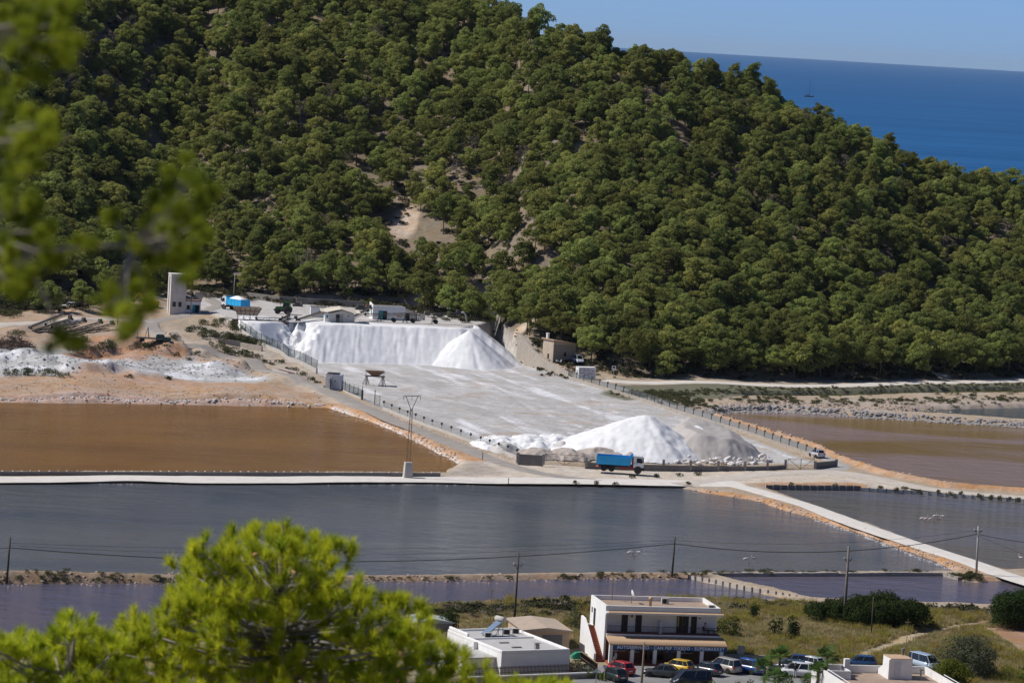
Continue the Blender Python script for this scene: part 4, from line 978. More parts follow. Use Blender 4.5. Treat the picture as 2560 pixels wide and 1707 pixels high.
blue_paint = mat('truck_blue', (.02, .42, .80), (.018, .37, .72), .8, .45, spec=.4, coat=.3); truck_white = mat('truck_white', (.74, .75, .76), (.68, .69, .7), 1, .4, coat=.3); chassis_m = mat('chassis', (.05, .045, .045), (.035, .03, .03), 3, .8); hub_red = mat('hub_red', (.28, .05, .04), (.2, .04, .035), 3, .7)
def tipper(label, loc, rz, load=None, cab=None):
    """front at +x"""
    o = thing('tipper_truck', label, 'truck', loc, rz)
    mb = MB()
    for s_ in (-1, 1): mb.box(-3.7, 3.4, s_ * .42 - .09, s_ * .42 + .09, .82, 1.08)
    mb.box(-3.3, -1.2, -.5, .5, .5, .85); mb.build('chassis', chassis_m, o)
    bed = [(-4.05, 1.22), (-3.95, 2.72), (1.55, 2.66), (1.95, 3.12), (2.25, 3.12), (1.75, 1.22)]
    mb = MB()
    for s_ in (-1, 1): mb.prism(bed, s_ * 1.24 - .04, s_ * 1.24 + .04)
    mb.prism([(1.75, 1.22), (2.25, 3.14), (2.15, 3.14), (1.65, 1.22)], -1.2, 1.2); mb.box(-4.0, 1.7, -1.2, 1.2, 1.2, 1.3); b_ = mb.build('tipper_body', blue_paint, o)
    mb = MB(); mb.prism([(-4.16, 1.2), (-4.07, 2.85), (-3.97, 2.85), (-4.06, 1.2)], -1.28, 1.28); tg = mb.build('tailgate', blue_paint, b_)
    mb = MB()
    for s_ in (-1, 1):
        for k_ in range(4): mb.bar((-2.9 + k_ * 1.4, s_ * 1.30, 1.26), (-2.9 + k_ * 1.4, s_ * 1.30, 2.66), .07)
        mb.bar((-3.98, s_ * 1.30, 2.68), (1.5, s_ * 1.30, 2.66), .1)
    mb.build('rib', blue_paint, b_)
    cm = cab or truck_white
    mb = MB(); cabp = [(2.35, .95), (2.32, 2.85), (2.5, 3.0), (3.75, 2.92), (4.05, 2.0), (4.12, .95)]; mb.prism(cabp, -1.15, 1.15); c_ = mb.build('cab', cm, o)
    for s_ in (-1, 1):
        mb = MB(); mb.prism([(2.85, 1.85), (2.88, 2.62), (3.68, 2.6), (3.92, 1.95), (3.7, 1.75)], s_ * 1.16 - .02, s_ * 1.16 + .02); mb.build('side_window', dark_glass, c_)
        mb = MB(); mb.box(3.95, 4.08, s_ * 1.2, s_ * 1.42, 1.9, 2.5) if s_ > 0 else mb.box(3.95, 4.08, -1.42, -1.2, 1.9, 2.5); mb.build('mirror', plastic, c_)
        mb = MB(); mb.box(2.35, 3.1, s_ * 1.165 - .01, s_ * 1.165 + .01, 1.62, 1.74); mb.build('stripe', blue_paint, c_)
        mb = MB(); M = Matrix.Translation((3.15, s_ * 1.06, .55)) @ Matrix.Rotation(PI / 2, 4, 'X'); mb.lathe([(.68, -.14), (.68, .14)], 18, M); mb.build('mudguard', chassis_m, o)
    mb = MB(); mb.prism([(3.80, 2.86), (4.10, 1.98), (4.13, 1.98), (3.83, 2.86)], -1.02, 1.02); mb.build('windscreen', dark_glass, c_)
    mb = MB(); mb.box(3.7, 4.22, -1.2, 1.2, .45, .98); mb.build('bumper', plastic, c_)
    mb = MB(); mb.box(1.3, 2.3, -1.1, -.55, .55, 1.05); mb.box(.0, 1.1, -1.15, -.6, .55, 1.0); mb.box(2.05, 2.32, -.9, .9, 1.1, 2.6); mb.build('fuel_tank', hub_red, o)
    mb = MB(); mb.box(-4.2, -3.7, -1.15, 1.15, .6, .72); mb.box(-4.22, -4.18, -1.1, -.8, .72, .95); mb.build('rear_bumper', lamp_red, o)
    for x_ in (-2.75, -1.4, 3.15):
        for s_ in (-1, 1): add_wheel(o, x_, s_ * .98, .54, .42)
    if load:
        mb = MB(); V_ = []
        for i in range(13):
            for j in range(7):
                u_ = i / 12; v_ = j / 6; V_.append((-3.9 + 5.8 * u_, -1.18 + 2.36 * v_, 2.45 + 1.0 * math.sin(PI * u_) ** .7 * math.sin(PI * v_) ** .7 + random.uniform(-.05, .05)))
        mb.add(V_, [(i * 7 + j, i * 7 + j + 1, i * 7 + j + 8, i * 7 + j + 7) for i in range(12) for j in range(6)]); mb.build('salt_load', salt_m, o, True)
    return o
tipper('blue tipper truck with white cab parked outside the yard wall', tuple(G(1549, 1178, .85)), R(-3))
q = hit(588, 776); tipper('blue tipper truck heaped with white salt on the terrace track', (q.x, q.y, q.z), R(128), True)

# ------------------------------------------------------------------ tractor
def tractor(label, loc, rz):
    gr = mat('tractor_green', (.02, .14, .035), (.016, .11, .03), 2, .4, coat=.3); ye = mat('tractor_yellow', (.70, .48, .03), (.6, .42, .03), 2, .5); o = thing('tractor', label, 'tractor', loc, rz)
    mb = MB(); mb.prism([(.3, .95), (.3, 1.75), (1.95, 1.62), (2.2, 1.35), (2.2, .85)], -.42, .42); mb.build('bonnet', gr, o)
    mb = MB(); mb.box(-1.2, 2.1, -.3, .3, .55, 1.0); mb.box(1.9, 2.5, -.35, .35, .7, 1.05); mb.build('chassis', chassis_m, o)
    mb = MB(); mb.prism([(-1.15, 1.2), (-1.2, 2.7), (.2, 2.7), (.42, 1.75), (.35, 1.2)], -.72, .72); c_ = mb.build('cab_glass', dark_glass, o)
    mb = MB(); mb.prism([(-1.4, 2.68), (-1.3, 2.92), (.25, 2.92), (.4, 2.68)], -.85, .85); mb.build('cab_roof', gr, o)
    mb = MB()
    for s_ in (-1, 1):
        for a, b_ in (((-1.17, s_ * .73, 1.2), (-1.22, s_ * .73, 2.7)), ((-.35, s_ * .73, 1.2), (-.35, s_ * .73, 2.7)), ((.4, s_ * .73, 1.7), (.22, s_ * .73, 2.7))): mb.bar(a, b_, .07)
    mb.build('cab_pillar', gr, o)
    for s_ in (-1, 1):
        mb = MB(); arc = [(-.75 + 1.02 * math.cos(a), .9 + 1.02 * math.sin(a)) for a in np.linspace(.25, 2.9, 9)]; arc += [(-.75 + .94 * math.cos(a), .9 + .94 * math.sin(a)) for a in np.linspace(2.9, .25, 9)]
        mb.prism(arc, s_ * .55, s_ * 1.1); mb.build('fender', gr, o)
        for x_, r_, w in ((-.75, .9, .5), (1.55, .6, .4)):
            mb = MB(); M = Matrix.Rotation(PI / 2, 4, 'X'); mb.lathe([(r_ * .6, -w / 2), (r_ * .95, -w / 2), (r_, -w * .3), (r_, w * .3), (r_ * .95, w / 2), (r_ * .6, w / 2)], 18, M); t = mb.build('wheel', tyre_m, o, True); t.location = (x_, s_ * .85, r_)
            mb = MB(); mb.lathe([(r_ * .12, -w * .4), (r_ * .6, -w * .45), (r_ * .6, w * .45), (r_ * .12, w * .4)], 14, M); mb.build('rim', ye, t)
    mb = MB(); mb.tube([(.9, .3, 1.6), (.9, .3, 2.5)], .05, 6); mb.build('exhaust', plastic, o)
q = hit(711, 785); tractor('green tractor with yellow wheel rims on the pale terrace', tuple(q), R(176))

# ------------------------------------------------------------------ hoppers and conveyors
def yard_hopper(label, loc, rz):
    o = thing('salt_hopper', label, 'hopper', loc, rz); mb = MB(); t = [(-1.95, -1.3, 3.0), (1.95, -1.3, 3.0), (1.95, 1.3, 3.0), (-1.95, 1.3, 3.0)]; b_ = [(-.55, -.4, 1.95), (.55, -.4, 1.95), (.55, .4, 1.95), (-.55, .4, 1.95)]
    mb.add(t + b_, [(0, 1, 5, 4), (1, 2, 6, 5), (2, 3, 7, 6), (3, 0, 4, 7), (4, 5, 6, 7)]); bn = mb.build('bin', rust_m, o); sd = bn.modifiers.new('thick', 'SOLIDIFY'); sd.thickness = .05
    mb = MB()
    for k_ in range(5):
        f = -1 + k_ * .5; mb.bar((f * 1.95, -1.33, 3.0), (f * .55, -.43, 1.95), .05)
    mb.build('rib', rust_m, bn)
    mb = MB()
    for s_ in (-1, 1): mb.bar((-2.1, s_ * .8, 1.9), (2.1, s_ * .8, 1.9), .14)
    for x_ in (-1.9, 1.9): mb.bar((x_, -.9, 1.9), (x_, .9, 1.9), .12)
    mb.build('frame', rust_m, o)
    for x_ in (-1.7, 1.7):
        for y_ in (-.8, .8):
            mb = MB()
            for dx in (-.12, .12): mb.bar((x_ + dx, y_, 0), (x_ + dx, y_, 1.9), .08)
            mb.bar((x_ - .75, y_, 0), (x_ - .1, y_, 1.8), .07); mb.bar((x_ + .6, y_, 0), (x_ + .1, y_, 1.8), .07); mb.build('leg', rust_m, o)
    mb = MB()
    for x_ in (-1.9, 1.9):
        for y_ in (-1.2, 1.2): mb.bar((x_ * .97, y_, 1.9), (x_ * .97, y_, 3.1), .05)
    mb.build('stay', rust_m, o)
yard_hopper('rusty funnel hopper on splayed legs standing alone in the salt yard', tuple(hit(936, 963)), .12)

q = hit(617, 800); o = thing('loading_hopper', 'beige ribbed loading hopper on a steel frame beside the blue truck', 'hopper', (q.x, q.y, TERR_Z), .18)
tanm = mat('faded_beige_steel', (.40, .32, .24), (.30, .24, .18), 1.5, .8, .2); mb = MB()
t = [(-3.1, -1.4, 2.9), (3.1, -1.4, 2.9), (3.1, 1.4, 2.9), (-3.1, 1.4, 2.9)]; b_ = [(-2.2, -.8, 1.2), (2.2, -.8, 1.2), (2.2, .8, 1.2), (-2.2, .8, 1.2)]
mb.add(t + b_, [(0, 1, 5, 4), (1, 2, 6, 5), (2, 3, 7, 6), (3, 0, 4, 7), (4, 5, 6, 7)]); bn = mb.build('bin', tanm, o); sd = bn.modifiers.new('thick', 'SOLIDIFY'); sd.thickness = .06
mb = MB(); 
for k_ in range(6): f = -1 + k_ * .4; mb.bar((f * 3.1, -1.44, 2.9), (f * 2.2, -.85, 1.2), .1)
mb.bar((-2.7, -1.2, 2.1), (2.7, -1.2, 2.1), .1); mb.build('rib', rust_m, bn)
mb = MB()
for x_ in (-2.1, -.7, .7, 2.1):
    for y_ in (-.8, .8): mb.bar((x_, y_, 0), (x_, y_, 1.25), .09)
    if x_ < 2: mb.bar((x_, -.8, 0), (x_ + .7, -.8, 1.2), .06); mb.bar((x_ + .7, -.8, 1.2), (x_ + 1.4, -.8, 0), .06)
mb.bar((-2.3, -.8, 1.2), (2.3, -.8, 1.2), .12); mb.bar((-2.3, .8, 1.2), (2.3, .8, 1.2), .12); mb.build('frame', steel_m, o)

belt_m = mat('belt_black', (.06, .055, .05), (.04, .037, .035), 3, .9); dk_steel = mat('dark_steel', (.12, .115, .11), (.08, .075, .07), 3, .7, metal=.3)
def conveyor(label, a, b_, w=.7, group=None, wheels=True, name='conveyor', m=None):
    a = Vector(a); b_ = Vector(b_); D = b_ - a; o = thing(name, label, 'conveyor', tuple(a), math.atan2(D.y, D.x), group); Lx = math.hypot(D.x, D.y); m = m or dk_steel
    P = lambda f, s_, dz: Vector((Lx * f, s_ * w / 2, D.z * f + dz))
    mb = MB(); k_ = max(4, int(Lx / 1.2))
    for s_ in (-1, 1):
        mb.bar(P(0, s_, .05), P(1, s_, .05), .08); mb.bar(P(0, s_, .5), P(1, s_, .5), .08)
        for i in range(k_): mb.bar(P(i / k_, s_, .05), P((i + .5) / k_, s_, .5), .045); mb.bar(P((i + .5) / k_, s_, .5), P((i + 1) / k_, s_, .05), .045)
    mb.build('truss', m, o, fix=False)
    mb = MB(); mb.add([P(0, -.9, .53), P(1, -.9, .53), P(1, .9, .53), P(0, .9, .53), P(0, -.9, .58), P(1, -.9, .58), P(1, .9, .58), P(0, .9, .58)], [(0, 1, 2, 3), (4, 5, 6, 7), (0, 1, 5, 4), (2, 3, 7, 6), (1, 2, 6, 5), (3, 0, 4, 7)]); mb.build('belt', belt_m, o)
    mb = MB(); M = Matrix.Rotation(PI / 2, 4, 'X'); 
    for f in (0, 1): mb.lathe([(.25, -w * .5), (.25, w * .5)], 10, Matrix.Translation(P(f, 0, .35)) @ M)
    mb.build('drum', dk_steel, o); mb = MB(); mb.box(-.35, .35, -.35, .35, 0, .6, Matrix.Translation(P(.97, .3, .55))); mb.build('motor', dk_steel, o)
    if wheels:
        f = .55; mb = MB()
        for s_ in (-1, 1): mb.bar(P(f, s_, .1), Vector((Lx * f, s_ * w * .8, .3)), .09); mb.bar(P(f + .12, s_, .1), Vector((Lx * f, s_ * w * .8, .3)), .07)
        mb.build('support', m, o)
        for s_ in (-1, 1): add_wheel(o, Lx * f, s_ * (w * .8 + .15), .38, .22)
    return o
for i, (a, b_, dz, lab) in enumerate([((75, 822), (160, 806), 1.5, 'longest dark conveyor lying at the back of the row left of the lane'), ((85, 830), (178, 815), 1.2, 'second dark conveyor in the row, just in front of the longest'), ((118, 832), (212, 818), 1.0, 'middle dark conveyor of the five stored left of the lane'), ((160, 836), (253, 821), 1.0, 'fourth dark conveyor of the stored row, nearer the lane'), ((180, 840), (283, 824), .9, 'front conveyor of the stored row, closest to the orange bank')]):
    A = hit(*a); B = hit(*b_); B.z = max(A.z, B.z) + dz; conveyor(lab, A, B, .8, 'stored conveyors left of the lane')
A = hit(912, 803); B = hit(1150, 812); A.z = TERR_Z + 1.2; B.z = TERR_Z + 2.3; o = conveyor('long level conveyor on the terrace feeding the white salt cone', A, B, .7, None, False)
D = B - A; Lx = math.hypot(D.x, D.y); mb = MB(); mb.tube([(Lx, 0, D.z + .5), (Lx + .7, 0, D.z + .6), (Lx + 1.2, 0, D.z + .1), (Lx + 1.5, 0, D.z - 1.5)], [.2, .24, .22, .2], 8); mb.build('spout', pale_conc, o, True)
mb = MB()
for f in (.15, .42, .72):
    for s_ in (-1, 1): mb.bar((Lx * f - .5, s_ * .5, -1.2), (Lx * f, s_ * .35, D.z * f + .1), .09); mb.bar((Lx * f + .5, s_ * .5, -1.2), (Lx * f, s_ * .35, D.z * f + .1), .09)
mb.build('support', dk_steel, o)
for f in (.3, .5, .74):
    for s_ in (-1, 1): add_wheel(o, Lx * f, s_ * .6, .48, .26); o.children[-1].location.z = -.65
for f in (.36, .6): mb = MB(); mb.box(Lx * f - .5, Lx * f + .5, -.6, .6, 0, .9); mb.build('drive_box', tanm if f < .5 else pale_conc, o)
A = hit(872, 806); B = hit(925, 800); A.z = TERR_Z + .3; B.z = TERR_Z + 2.4; conveyor('short tilted conveyor beside the canvas-roofed shed', A, B, .8, None, False)
A = hit(640, 806); B = hit(742, 806); A.z = TERR_Z + .2; B.z = TERR_Z + .3; conveyor('flat dark conveyor lying behind the salt heap near the loading hopper', A, B, .8, None, False)
A = hit(745, 806); B = hit(806, 799); A.z = TERR_Z + .2; B.z = TERR_Z + 1.4; conveyor('worn grey conveyor rising towards the canvas-roofed shed', A, B, 1.0, None, False, m=tanm)
A = hit(700, 806); B = hit(722, 796); A.z = TERR_Z + .1; B.z = TERR_Z + .3; conveyor('small low conveyor in front of the green tractor', A, B, .6, None, True)
q = hit(1002, 800); o = thing('machine', 'small dark loader frame standing in front of the white building', 'machine', tuple(q), .2); mb = MB()
for x_ in (-1, 0, 1.2): mb.bar((x_, -.4, 0), (x_ * .8, -.4, 1.9), .08); mb.bar((x_, .4, 0), (x_ * .8, .4, 1.9), .08)
mb.bar((-.8, -.4, 1.9), (1, -.4, 1.9), .08); mb.bar((-.8, .4, 1.9), (1, .4, 1.9), .08); mb.build('frame', dk_steel, o); mb = MB(); mb.box(-.5, 1.0, -.35, .35, .4, 1.0); mb.box(.9, 1.4, -.3, .3, .6, 2.2); mb.build('engine', chassis_m, o)
for x_ in (-.8, 1.0):
    for s_ in (-1, 1): add_wheel(o, x_, s_ * .55, .42, .25)
q = hit(905, 778); o = thing('machine', 'dark engine block stored between the canvas shed and the white building', 'machine', tuple(q), .3); mb = MB(); mb.box(-1.6, 1.0, -.6, .6, .3, 1.0); mb.box(-1.2, .2, -.5, .5, 1.0, 1.5); mb.build('engine', dk_steel, o); mb = MB(); mb.box(.9, 1.6, -.5, .5, .1, 1.7); mb.build('radiator', rust_m, o)
q = hit(744, 766); o = thing('machine', 'small winch standing before the back retaining wall', 'machine', tuple(q), 0); mb = MB(); mb.box(-1.2, 1.2, -.5, .5, 0, .5); mb.lathe([(.4, -.5), (.4, .5)], 10, Matrix.Translation((0, 0, .8)) @ Matrix.Rotation(PI / 2, 4, 'Y')); mb.build('winch_drum', dk_steel, o); mb = MB(); mb.bar((-.4, 0, .5), (-.4, 0, 2.0), .15); mb.build('post', pale_conc, o)

# flatbed with a drilling frame, half hidden by the near branch
q = hit(385, 856); o = thing('flatbed_truck', 'dark green flatbed with a small tripod frame parked above the orange bank', 'truck', tuple(q), R(-6)); dg = mat('dark_green_paint', (.02, .06, .055), (.015, .045, .04), 2, .5)
mb = MB(); mb.box(-3.8, 2.0, -1.0, 1.0, .75, .95); mb.build('bed', dk_steel, o); mb = MB(); mb.prism([(.5, .95), (.6, 1.75), (1.8, 1.75), (2.0, 1.3), (3.4, 1.2), (3.5, .6), (.5, .6)], -.85, .85); mb.build('cab', dg, o)
mb = MB(); 
for p in ((-1.9, -.5), (-1.0, -.5), (-1.4, .6)): mb.bar((p[0], p[1], .95), (-1.4, 0, 3.2), .09)
mb.build('tripod', dk_steel, o); mb = MB(); mb.bar((-3.6, 0, .95), (-3.6, 0, 3.2), .08); mb.build('mast', dk_steel, o)
for x_ in (-2.6, 1.0, 2.7):
    for s_ in (-1, 1): add_wheel(o, x_, s_ * .85, .4, .25)
# excavator, half hidden
q = hit(375, 770); o = thing('excavator', 'yellow digger standing behind the hanging pine twigs left of the tower', 'digger', tuple(q), R(160)); yl = mat('digger_yellow', (.55, .34, .03), (.45, .28, .03), 2, .5)
mb = MB()
for s_ in (-1, 1): mb.box(-1.6, 1.6, s_ * .95 - .25, s_ * .95 + .25, 0, .75)
mb.build('track', black_m, o); mb = MB(); mb.prism([(-1.8, .85), (-1.8, 1.7), (-.4, 1.9), (1.3, 1.7), (1.3, .85)], -1.1, 1.1); mb.build('body', yl, o); mb = MB(); mb.prism([(.0, 1.0), (.1, 2.7), (1.1, 2.7), (1.35, 1.8), (1.35, 1.0)], .15, 1.12); mb.build('cab', dark_glass, o)
mb = MB(); mb.bar((1.2, -.3, 1.4), (3.0, -.3, 3.3), .35); mb.bar((3.0, -.3, 3.3), (4.4, -.3, 1.8), .28); mb.build('boom', yl, o); mb = MB(); mb.prism([(4.1, 1.8), (4.7, 1.9), (4.9, 1.1), (4.3, .9)], -.8, .2); mb.build('bucket', dk_steel, o)

# cars away from the village
q = hit(174, 771); car('parked_car', 'white hatchback in the shade of the pines at far left', 'hatch', paint_m('white', (.72, .73, .74)), (q.x, q.y, q.z), R(178))
q = G(2042, 1142, .92); car('parked_car', 'silver car at the end of the right-hand track by the mauve pan', 'hatch', paint_m('silver', (.5, .52, .55)), (q.x, q.y, .95), R(112))
q = hit(1443, 908); car('parked_van', 'white van parked in the shade at the right of the stone hut', 'van', paint_m('white2', (.68, .70, .74)), (q.x, q.y, q.z + .1), R(-70), cat='van')
# ------------------------------------------------------------------ buildings of the salt works
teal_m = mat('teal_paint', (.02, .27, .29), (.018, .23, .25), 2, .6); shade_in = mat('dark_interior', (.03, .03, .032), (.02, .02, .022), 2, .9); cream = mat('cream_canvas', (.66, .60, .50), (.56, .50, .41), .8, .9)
def slab(mb, x0, x1, y0, y1, z0, z1): mb.box(x0, x1, y0, y1, z0, z1)
q = hit(931, 798); o = thing('white_building', 'flat white building with teal double door on the terrace', 'building', (q.x, q.y, TERR_Z), .23)
mb = MB(); mb.box(0, 7.6, 0, 4.2, -.3, 3.0); mb.prism([(0, 3.0), (4.2, 3.0), (4.2, 3.75), (3.6, 3.7), (0, 3.2)], -.03, .22, 'x'); mb.box(.22, 7.6, 0, .2, 3.0, 3.15); mb.build('wall', white_paint, o)
mb = MB(); mb.box(.3, 7.5, .25, 4.1, 3.02, 3.08); mb.build('roof', dark_conc, o)
mb = MB(); mb.box(1.35, 2.4, -.06, .03, 0, 2.05); mb.build('door', teal_m, o); mb = MB(); mb.box(2.4, 3.35, -.02, .05, 0, 2.05); mb.build('doorway', shade_in, o); mb = MB(); mb.box(-.05, .02, 1.2, 2.0, 1.0, 2.1); w_ = mb.build('window', teal_m, o)
mb = MB(); mb.prism([(7.62, 0), (7.62, 2.8), (9.9, 1.9), (9.9, 0)], .3, 3.8); mb.build('lean_to', cream, o); mb = MB(); mb.box(7.75, 8.7, .24, .31, 0, 1.7); mb.build('doorway', shade_in, o)
q = hit(776, 792); o = thing('white_shed', 'small white box shed left of the canvas roof', 'shed', (q.x, q.y, TERR_Z), .12); mb = MB(); mb.box(0, 3.6, 0, 2.8, -.3, 2.3); mb.build('wall', white_paint, o); mb = MB(); mb.box(-.08, 3.7, -.08, 2.9, 2.3, 2.4); mb.build('roof', dark_conc, o)
q = hit(826, 806); o = thing('canvas_shed', 'plaster shed under a sagging cream canvas roof behind the salt heap', 'shed', (q.x, q.y, TERR_Z), .15)
mb = MB(); mb.box(-.3, 5.4, 0, 3.5, -.3, 2.0); mb.prism([(-.3, 2.0), (5.4, 2.0), (2.6, 2.75)], .02, 3.48); mb.build('wall', mat('grey_plaster', (.55, .52, .48), (.45, .42, .38), 1, .9, .2), o)
mb = MB(); NX, NY = 10, 6; V_ = [(-2.2 + 9.0 * i / NX, -.7 + 5.2 * j / NY, 3.1 - 1.9 * abs(i / NX - .5) + (.25 if i in (0, NX) else 0) - .2 * math.sin(PI * j / NY) + .35 * (j / NY)) for j in range(NY + 1) for i in range(NX + 1)]
mb.add(V_, [(j * (NX + 1) + i, j * (NX + 1) + i + 1, (j + 1) * (NX + 1) + i + 1, (j + 1) * (NX + 1) + i) for j in range(NY) for i in range(NX)]); rf = mb.build('canvas_roof', cream, o); rf.modifiers.new('thick', 'SOLIDIFY').thickness = .05
mb = MB(); mb.box(1.2, 2.0, -.05, .03, 0, 1.85); mb.build('doorway', shade_in, o); mb = MB(); mb.box(2.0, 2.8, -.07, .02, 0, 1.85); mb.build('door', concrete, o); mb = MB(); mb.box(-1.3, -.3, .3, 2.8, -.2, 1.9); mb.build('side_room', white_paint, o); mb = MB(); mb.box(-1.0, -.55, .23, .31, .9, 1.6); mb.build('window', teal_m, o)
mb = MB(); mb.box(3.9, 4.15, -.05, .02, 1.45, 1.7); mb.build('vent', shade_in, o)
q = hit(827, 806); o = thing('railing', 'thin pipe railing in front of the canvas-roofed shed', 'railing', (q.x, q.y - 1.6, TERR_Z), .12); mb = MB()
for k_ in range(9): mb.bar((-.5 + k_ * 1.0, 0, 0), (-.5 + k_ * 1.0, 0, 1.0), .05)
mb.bar((-.5, 0, 1.0), (7.5, 0, 1.0), .05); mb.bar((-.5, 0, .5), (7.5, 0, .5), .04); mb.build('rail', wire_m, o)
q = hit(1018, 800); o = thing('pen_fence', 'weathered pale timber pen right of the white building', 'fence', (q.x, q.y + 1, TERR_Z), .5); mb = MB(); tim = mat('pale_timber', (.50, .46, .40), (.38, .34, .29), 3, .9)
for k_ in range(8): mb.box(k_ * .55, k_ * .55 + .4, -.04, .04, 0, 1.7 - .08 * k_)
mb.build('board', tim, o)
for k_ in range(3): mb = MB(); mb.box(-.1 + k_ * 2.2, .1 + k_ * 2.2, -.1, .1, 0, 2.4 - k_ * .2); mb.build('post', tim, o)
# tower and annex
q = hit(424, 787); o = thing('silo_tower', 'tall narrow white concrete tower beside the bend of the lane', 'tower', (q.x, q.y, q.z), .3)
mb = MB(); mb.box(0, 3.5, 0, 3.4, -.5, 9.2); mb.build('shaft', mat('stained_limewash', (.66, .62, .57), (.48, .45, .41), .6, .9, .2, 4), o); mb = MB(); mb.box(-.1, 3.6, -.1, 3.5, 9.2, 9.35); mb.build('cap', white_paint, o)
mb = MB(); mb.box(.55, 1.3, -.05, .02, 1.9, 3.0); mb.build('window', dark_glass, o); mb = MB(); mb.box(1.9, 2.6, -.05, .02, 1.9, 3.0); mb.build('window', dark_glass, o); mb = MB(); mb.box(-.06, .02, 1.4, 2.0, .0, 8.6); mb.build('ladder_rail', dark_conc, o)
mb = MB(); mb.box(3.52, 7.2, .6, 3.6, -.5, 3.2); mb.build('annex_wall', white_paint, o); mb = MB(); mb.box(3.4, 7.4, .45, 3.75, 3.2, 3.34); mb.build('annex_roof', mat('terracotta_slab', (.42, .25, .17), (.34, .2, .14), 2, .9), o); mb = MB(); mb.box(5.9, 6.9, .53, .62, 0, 2.4); mb.build('doorway', shade_in, o); mb = MB(); mb.box(5.3, 5.9, .5, .6, 0, 2.4); mb.build('door', teal_m, o); mb = MB(); mb.box(4.0, 4.7, .54, .62, 1.3, 2.3); mb.build('window', dark_glass, o)
q = hit(470, 782); o = thing('switch_cabinet', 'pale green electric cabinet in front of the tower annex', 'cabinet', tuple(q), .3); mb = MB(); mb.box(-.9, .9, -.5, .5, 0, 2.4); mb.build('cabinet', mat('pale_green_metal', (.42, .46, .33), (.36, .4, .28), 2, .7), o); mb = MB(); mb.box(-.02, .02, -.52, -.49, .1, 2.3); mb.build('door_gap', dark_conc, o)
q = hit(452, 740); o = thing('water_tank', 'white domed tank behind the tower annex', 'tank', (q.x, q.y, q.z), 0); mb = MB(); mb.lathe([(1.4, 0), (1.4, 1.2), (1.1, 1.6), (.3, 1.8)], 14); mb.build('tank', white_paint, o, True)
# stone hut
sand_stone = mat('sandy_plaster', (.52, .43, .33), (.42, .34, .26), 1.2, .95, .4, 5); rub2 = mat('hut_rubble', (.40, .35, .29), (.25, .215, .18), 2.5, .95, .7, 4); tile_m = mat('terracotta_tile', (.50, .29, .16), (.38, .21, .12), 2.5, .85, .2); tile_pale = mat('pale_roof_tile', (.56, .40, .26), (.46, .31, .2), 2.5, .85, .2)
q = hit(1382, 906); HZ = q.z - .2; o = thing('stone_hut', 'small stone hut with sloping tile roof and chimney below the pines', 'hut', (q.x, q.y, HZ), .62)
mb = MB(); mb.box(0, 6.2, .02, 4.0, -.6, 4.2); mb.build('wall', rub2, o)
for (x0, x1, y0, y1, z0, z1) in ((-.03, .0, 0, 4.02, -.6, 4.2),): mb = MB(); mb.box(x0 - .04, x1 + .02, y0, y1, z0, z1); mb.build('gable_wall', sand_stone, o)
mb = MB(); mb.prism([(-.35, 5.15), (6.5, 4.15), (6.5, 4.28), (-.35, 5.3)], -.3, 4.3); roof = mb.build('roof', tile_pale, o)
mb = MB(); mb.prism([(0, 4.2), (6.2, 4.2), (0, 5.1)], .02, 4.0); mb.build('gable', sand_stone, o)
tl = MB(); tl.tube([(0, 0, 0), (6.85, 0, -1.0)], .11, 6); tlm = tl.mesh('roof_tile_row', tile_pale, True)
for k_ in range(16): t_ = link('roof_tile_row', tlm, roof); t_.location = (-.35, -.25 + k_ * .3, 5.3)
mb = MB(); mb.box(.3, .8, 3.0, 3.5, 4.8, 6.5); mb.box(.22, .88, 2.92, 3.58, 6.4, 6.52); mb.build('chimney', white_paint, roof)
mb = MB(); mb.box(-.1, -.04, 1.5, 2.1, .9, 2.0); mb.build('window', shade_in, o); mb = MB(); mb.box(2.9, 3.6, -.03, .03, 1.6, 2.4); mb.build('window', shade_in, o)
mb = MB(); mb.box(-.07, .05, -.04, .06, -.6, 4.2); mb.build('quoin', sand_stone, o)
q = hit(1397, 909); o = thing('scooter', 'white and dark scooter leaning at the corner of the stone hut', 'scooter', tuple(q), .3)
for x_ in (-.55, .55): add_wheel(o, x_, 0, .26, .12)
mb = MB(); mb.prism([(-.7, .35), (-.65, .8), (-.1, .75), (.1, .4), (.4, .4), (.55, 1.0), (.65, .95), (.5, .3)], -.16, .16); mb.build('body', white_paint, o); mb = MB(); mb.box(.45, .6, -.35, .35, 1.0, 1.06); mb.build('handlebar', black_m, o)
# graffiti kiosk
q = hit(1446, 946); o = thing('transformer_kiosk', 'white box kiosk scrawled with dark graffiti beside the right-hand wall', 'kiosk', (q.x, q.y, q.z), .35); mb = MB(); mb.box(0, 4.0, 0, 1.9, -.4, 2.4); mb.build('wall', white_paint, o); mb = MB(); mb.box(-.08, 4.08, -.08, 1.98, 2.4, 2.5); mb.build('roof', white_paint, o)
mb = MB(); mb.box(-.06, -.0, .5, 1.4, 0, 1.9); mb.build('door', mat('grey_door', (.5, .5, .5), (.42, .42, .42), 2, .7), o); ink = mat('spray_ink', (.07, .07, .09), (.05, .05, .06), 2, .8); rg_ = random.Random(4); mb = MB()
for k_ in range(11):
    cx_ = .35 + (k_ % 4) * .95 + rg_.uniform(-.1, .1); cz_ = 1.85 - (k_ // 4) * .6; p_ = [(cx_ + rg_.uniform(-.35, .35), cz_ + rg_.uniform(-.26, .26)) for _ in range(6)]
    for a, b_ in zip(p_[:-1], p_[1:]): mb.bar((a[0], -.012, a[1]), (b_[0], -.012, b_[1]), .07, .02)
mb.build('graffiti', ink, o)
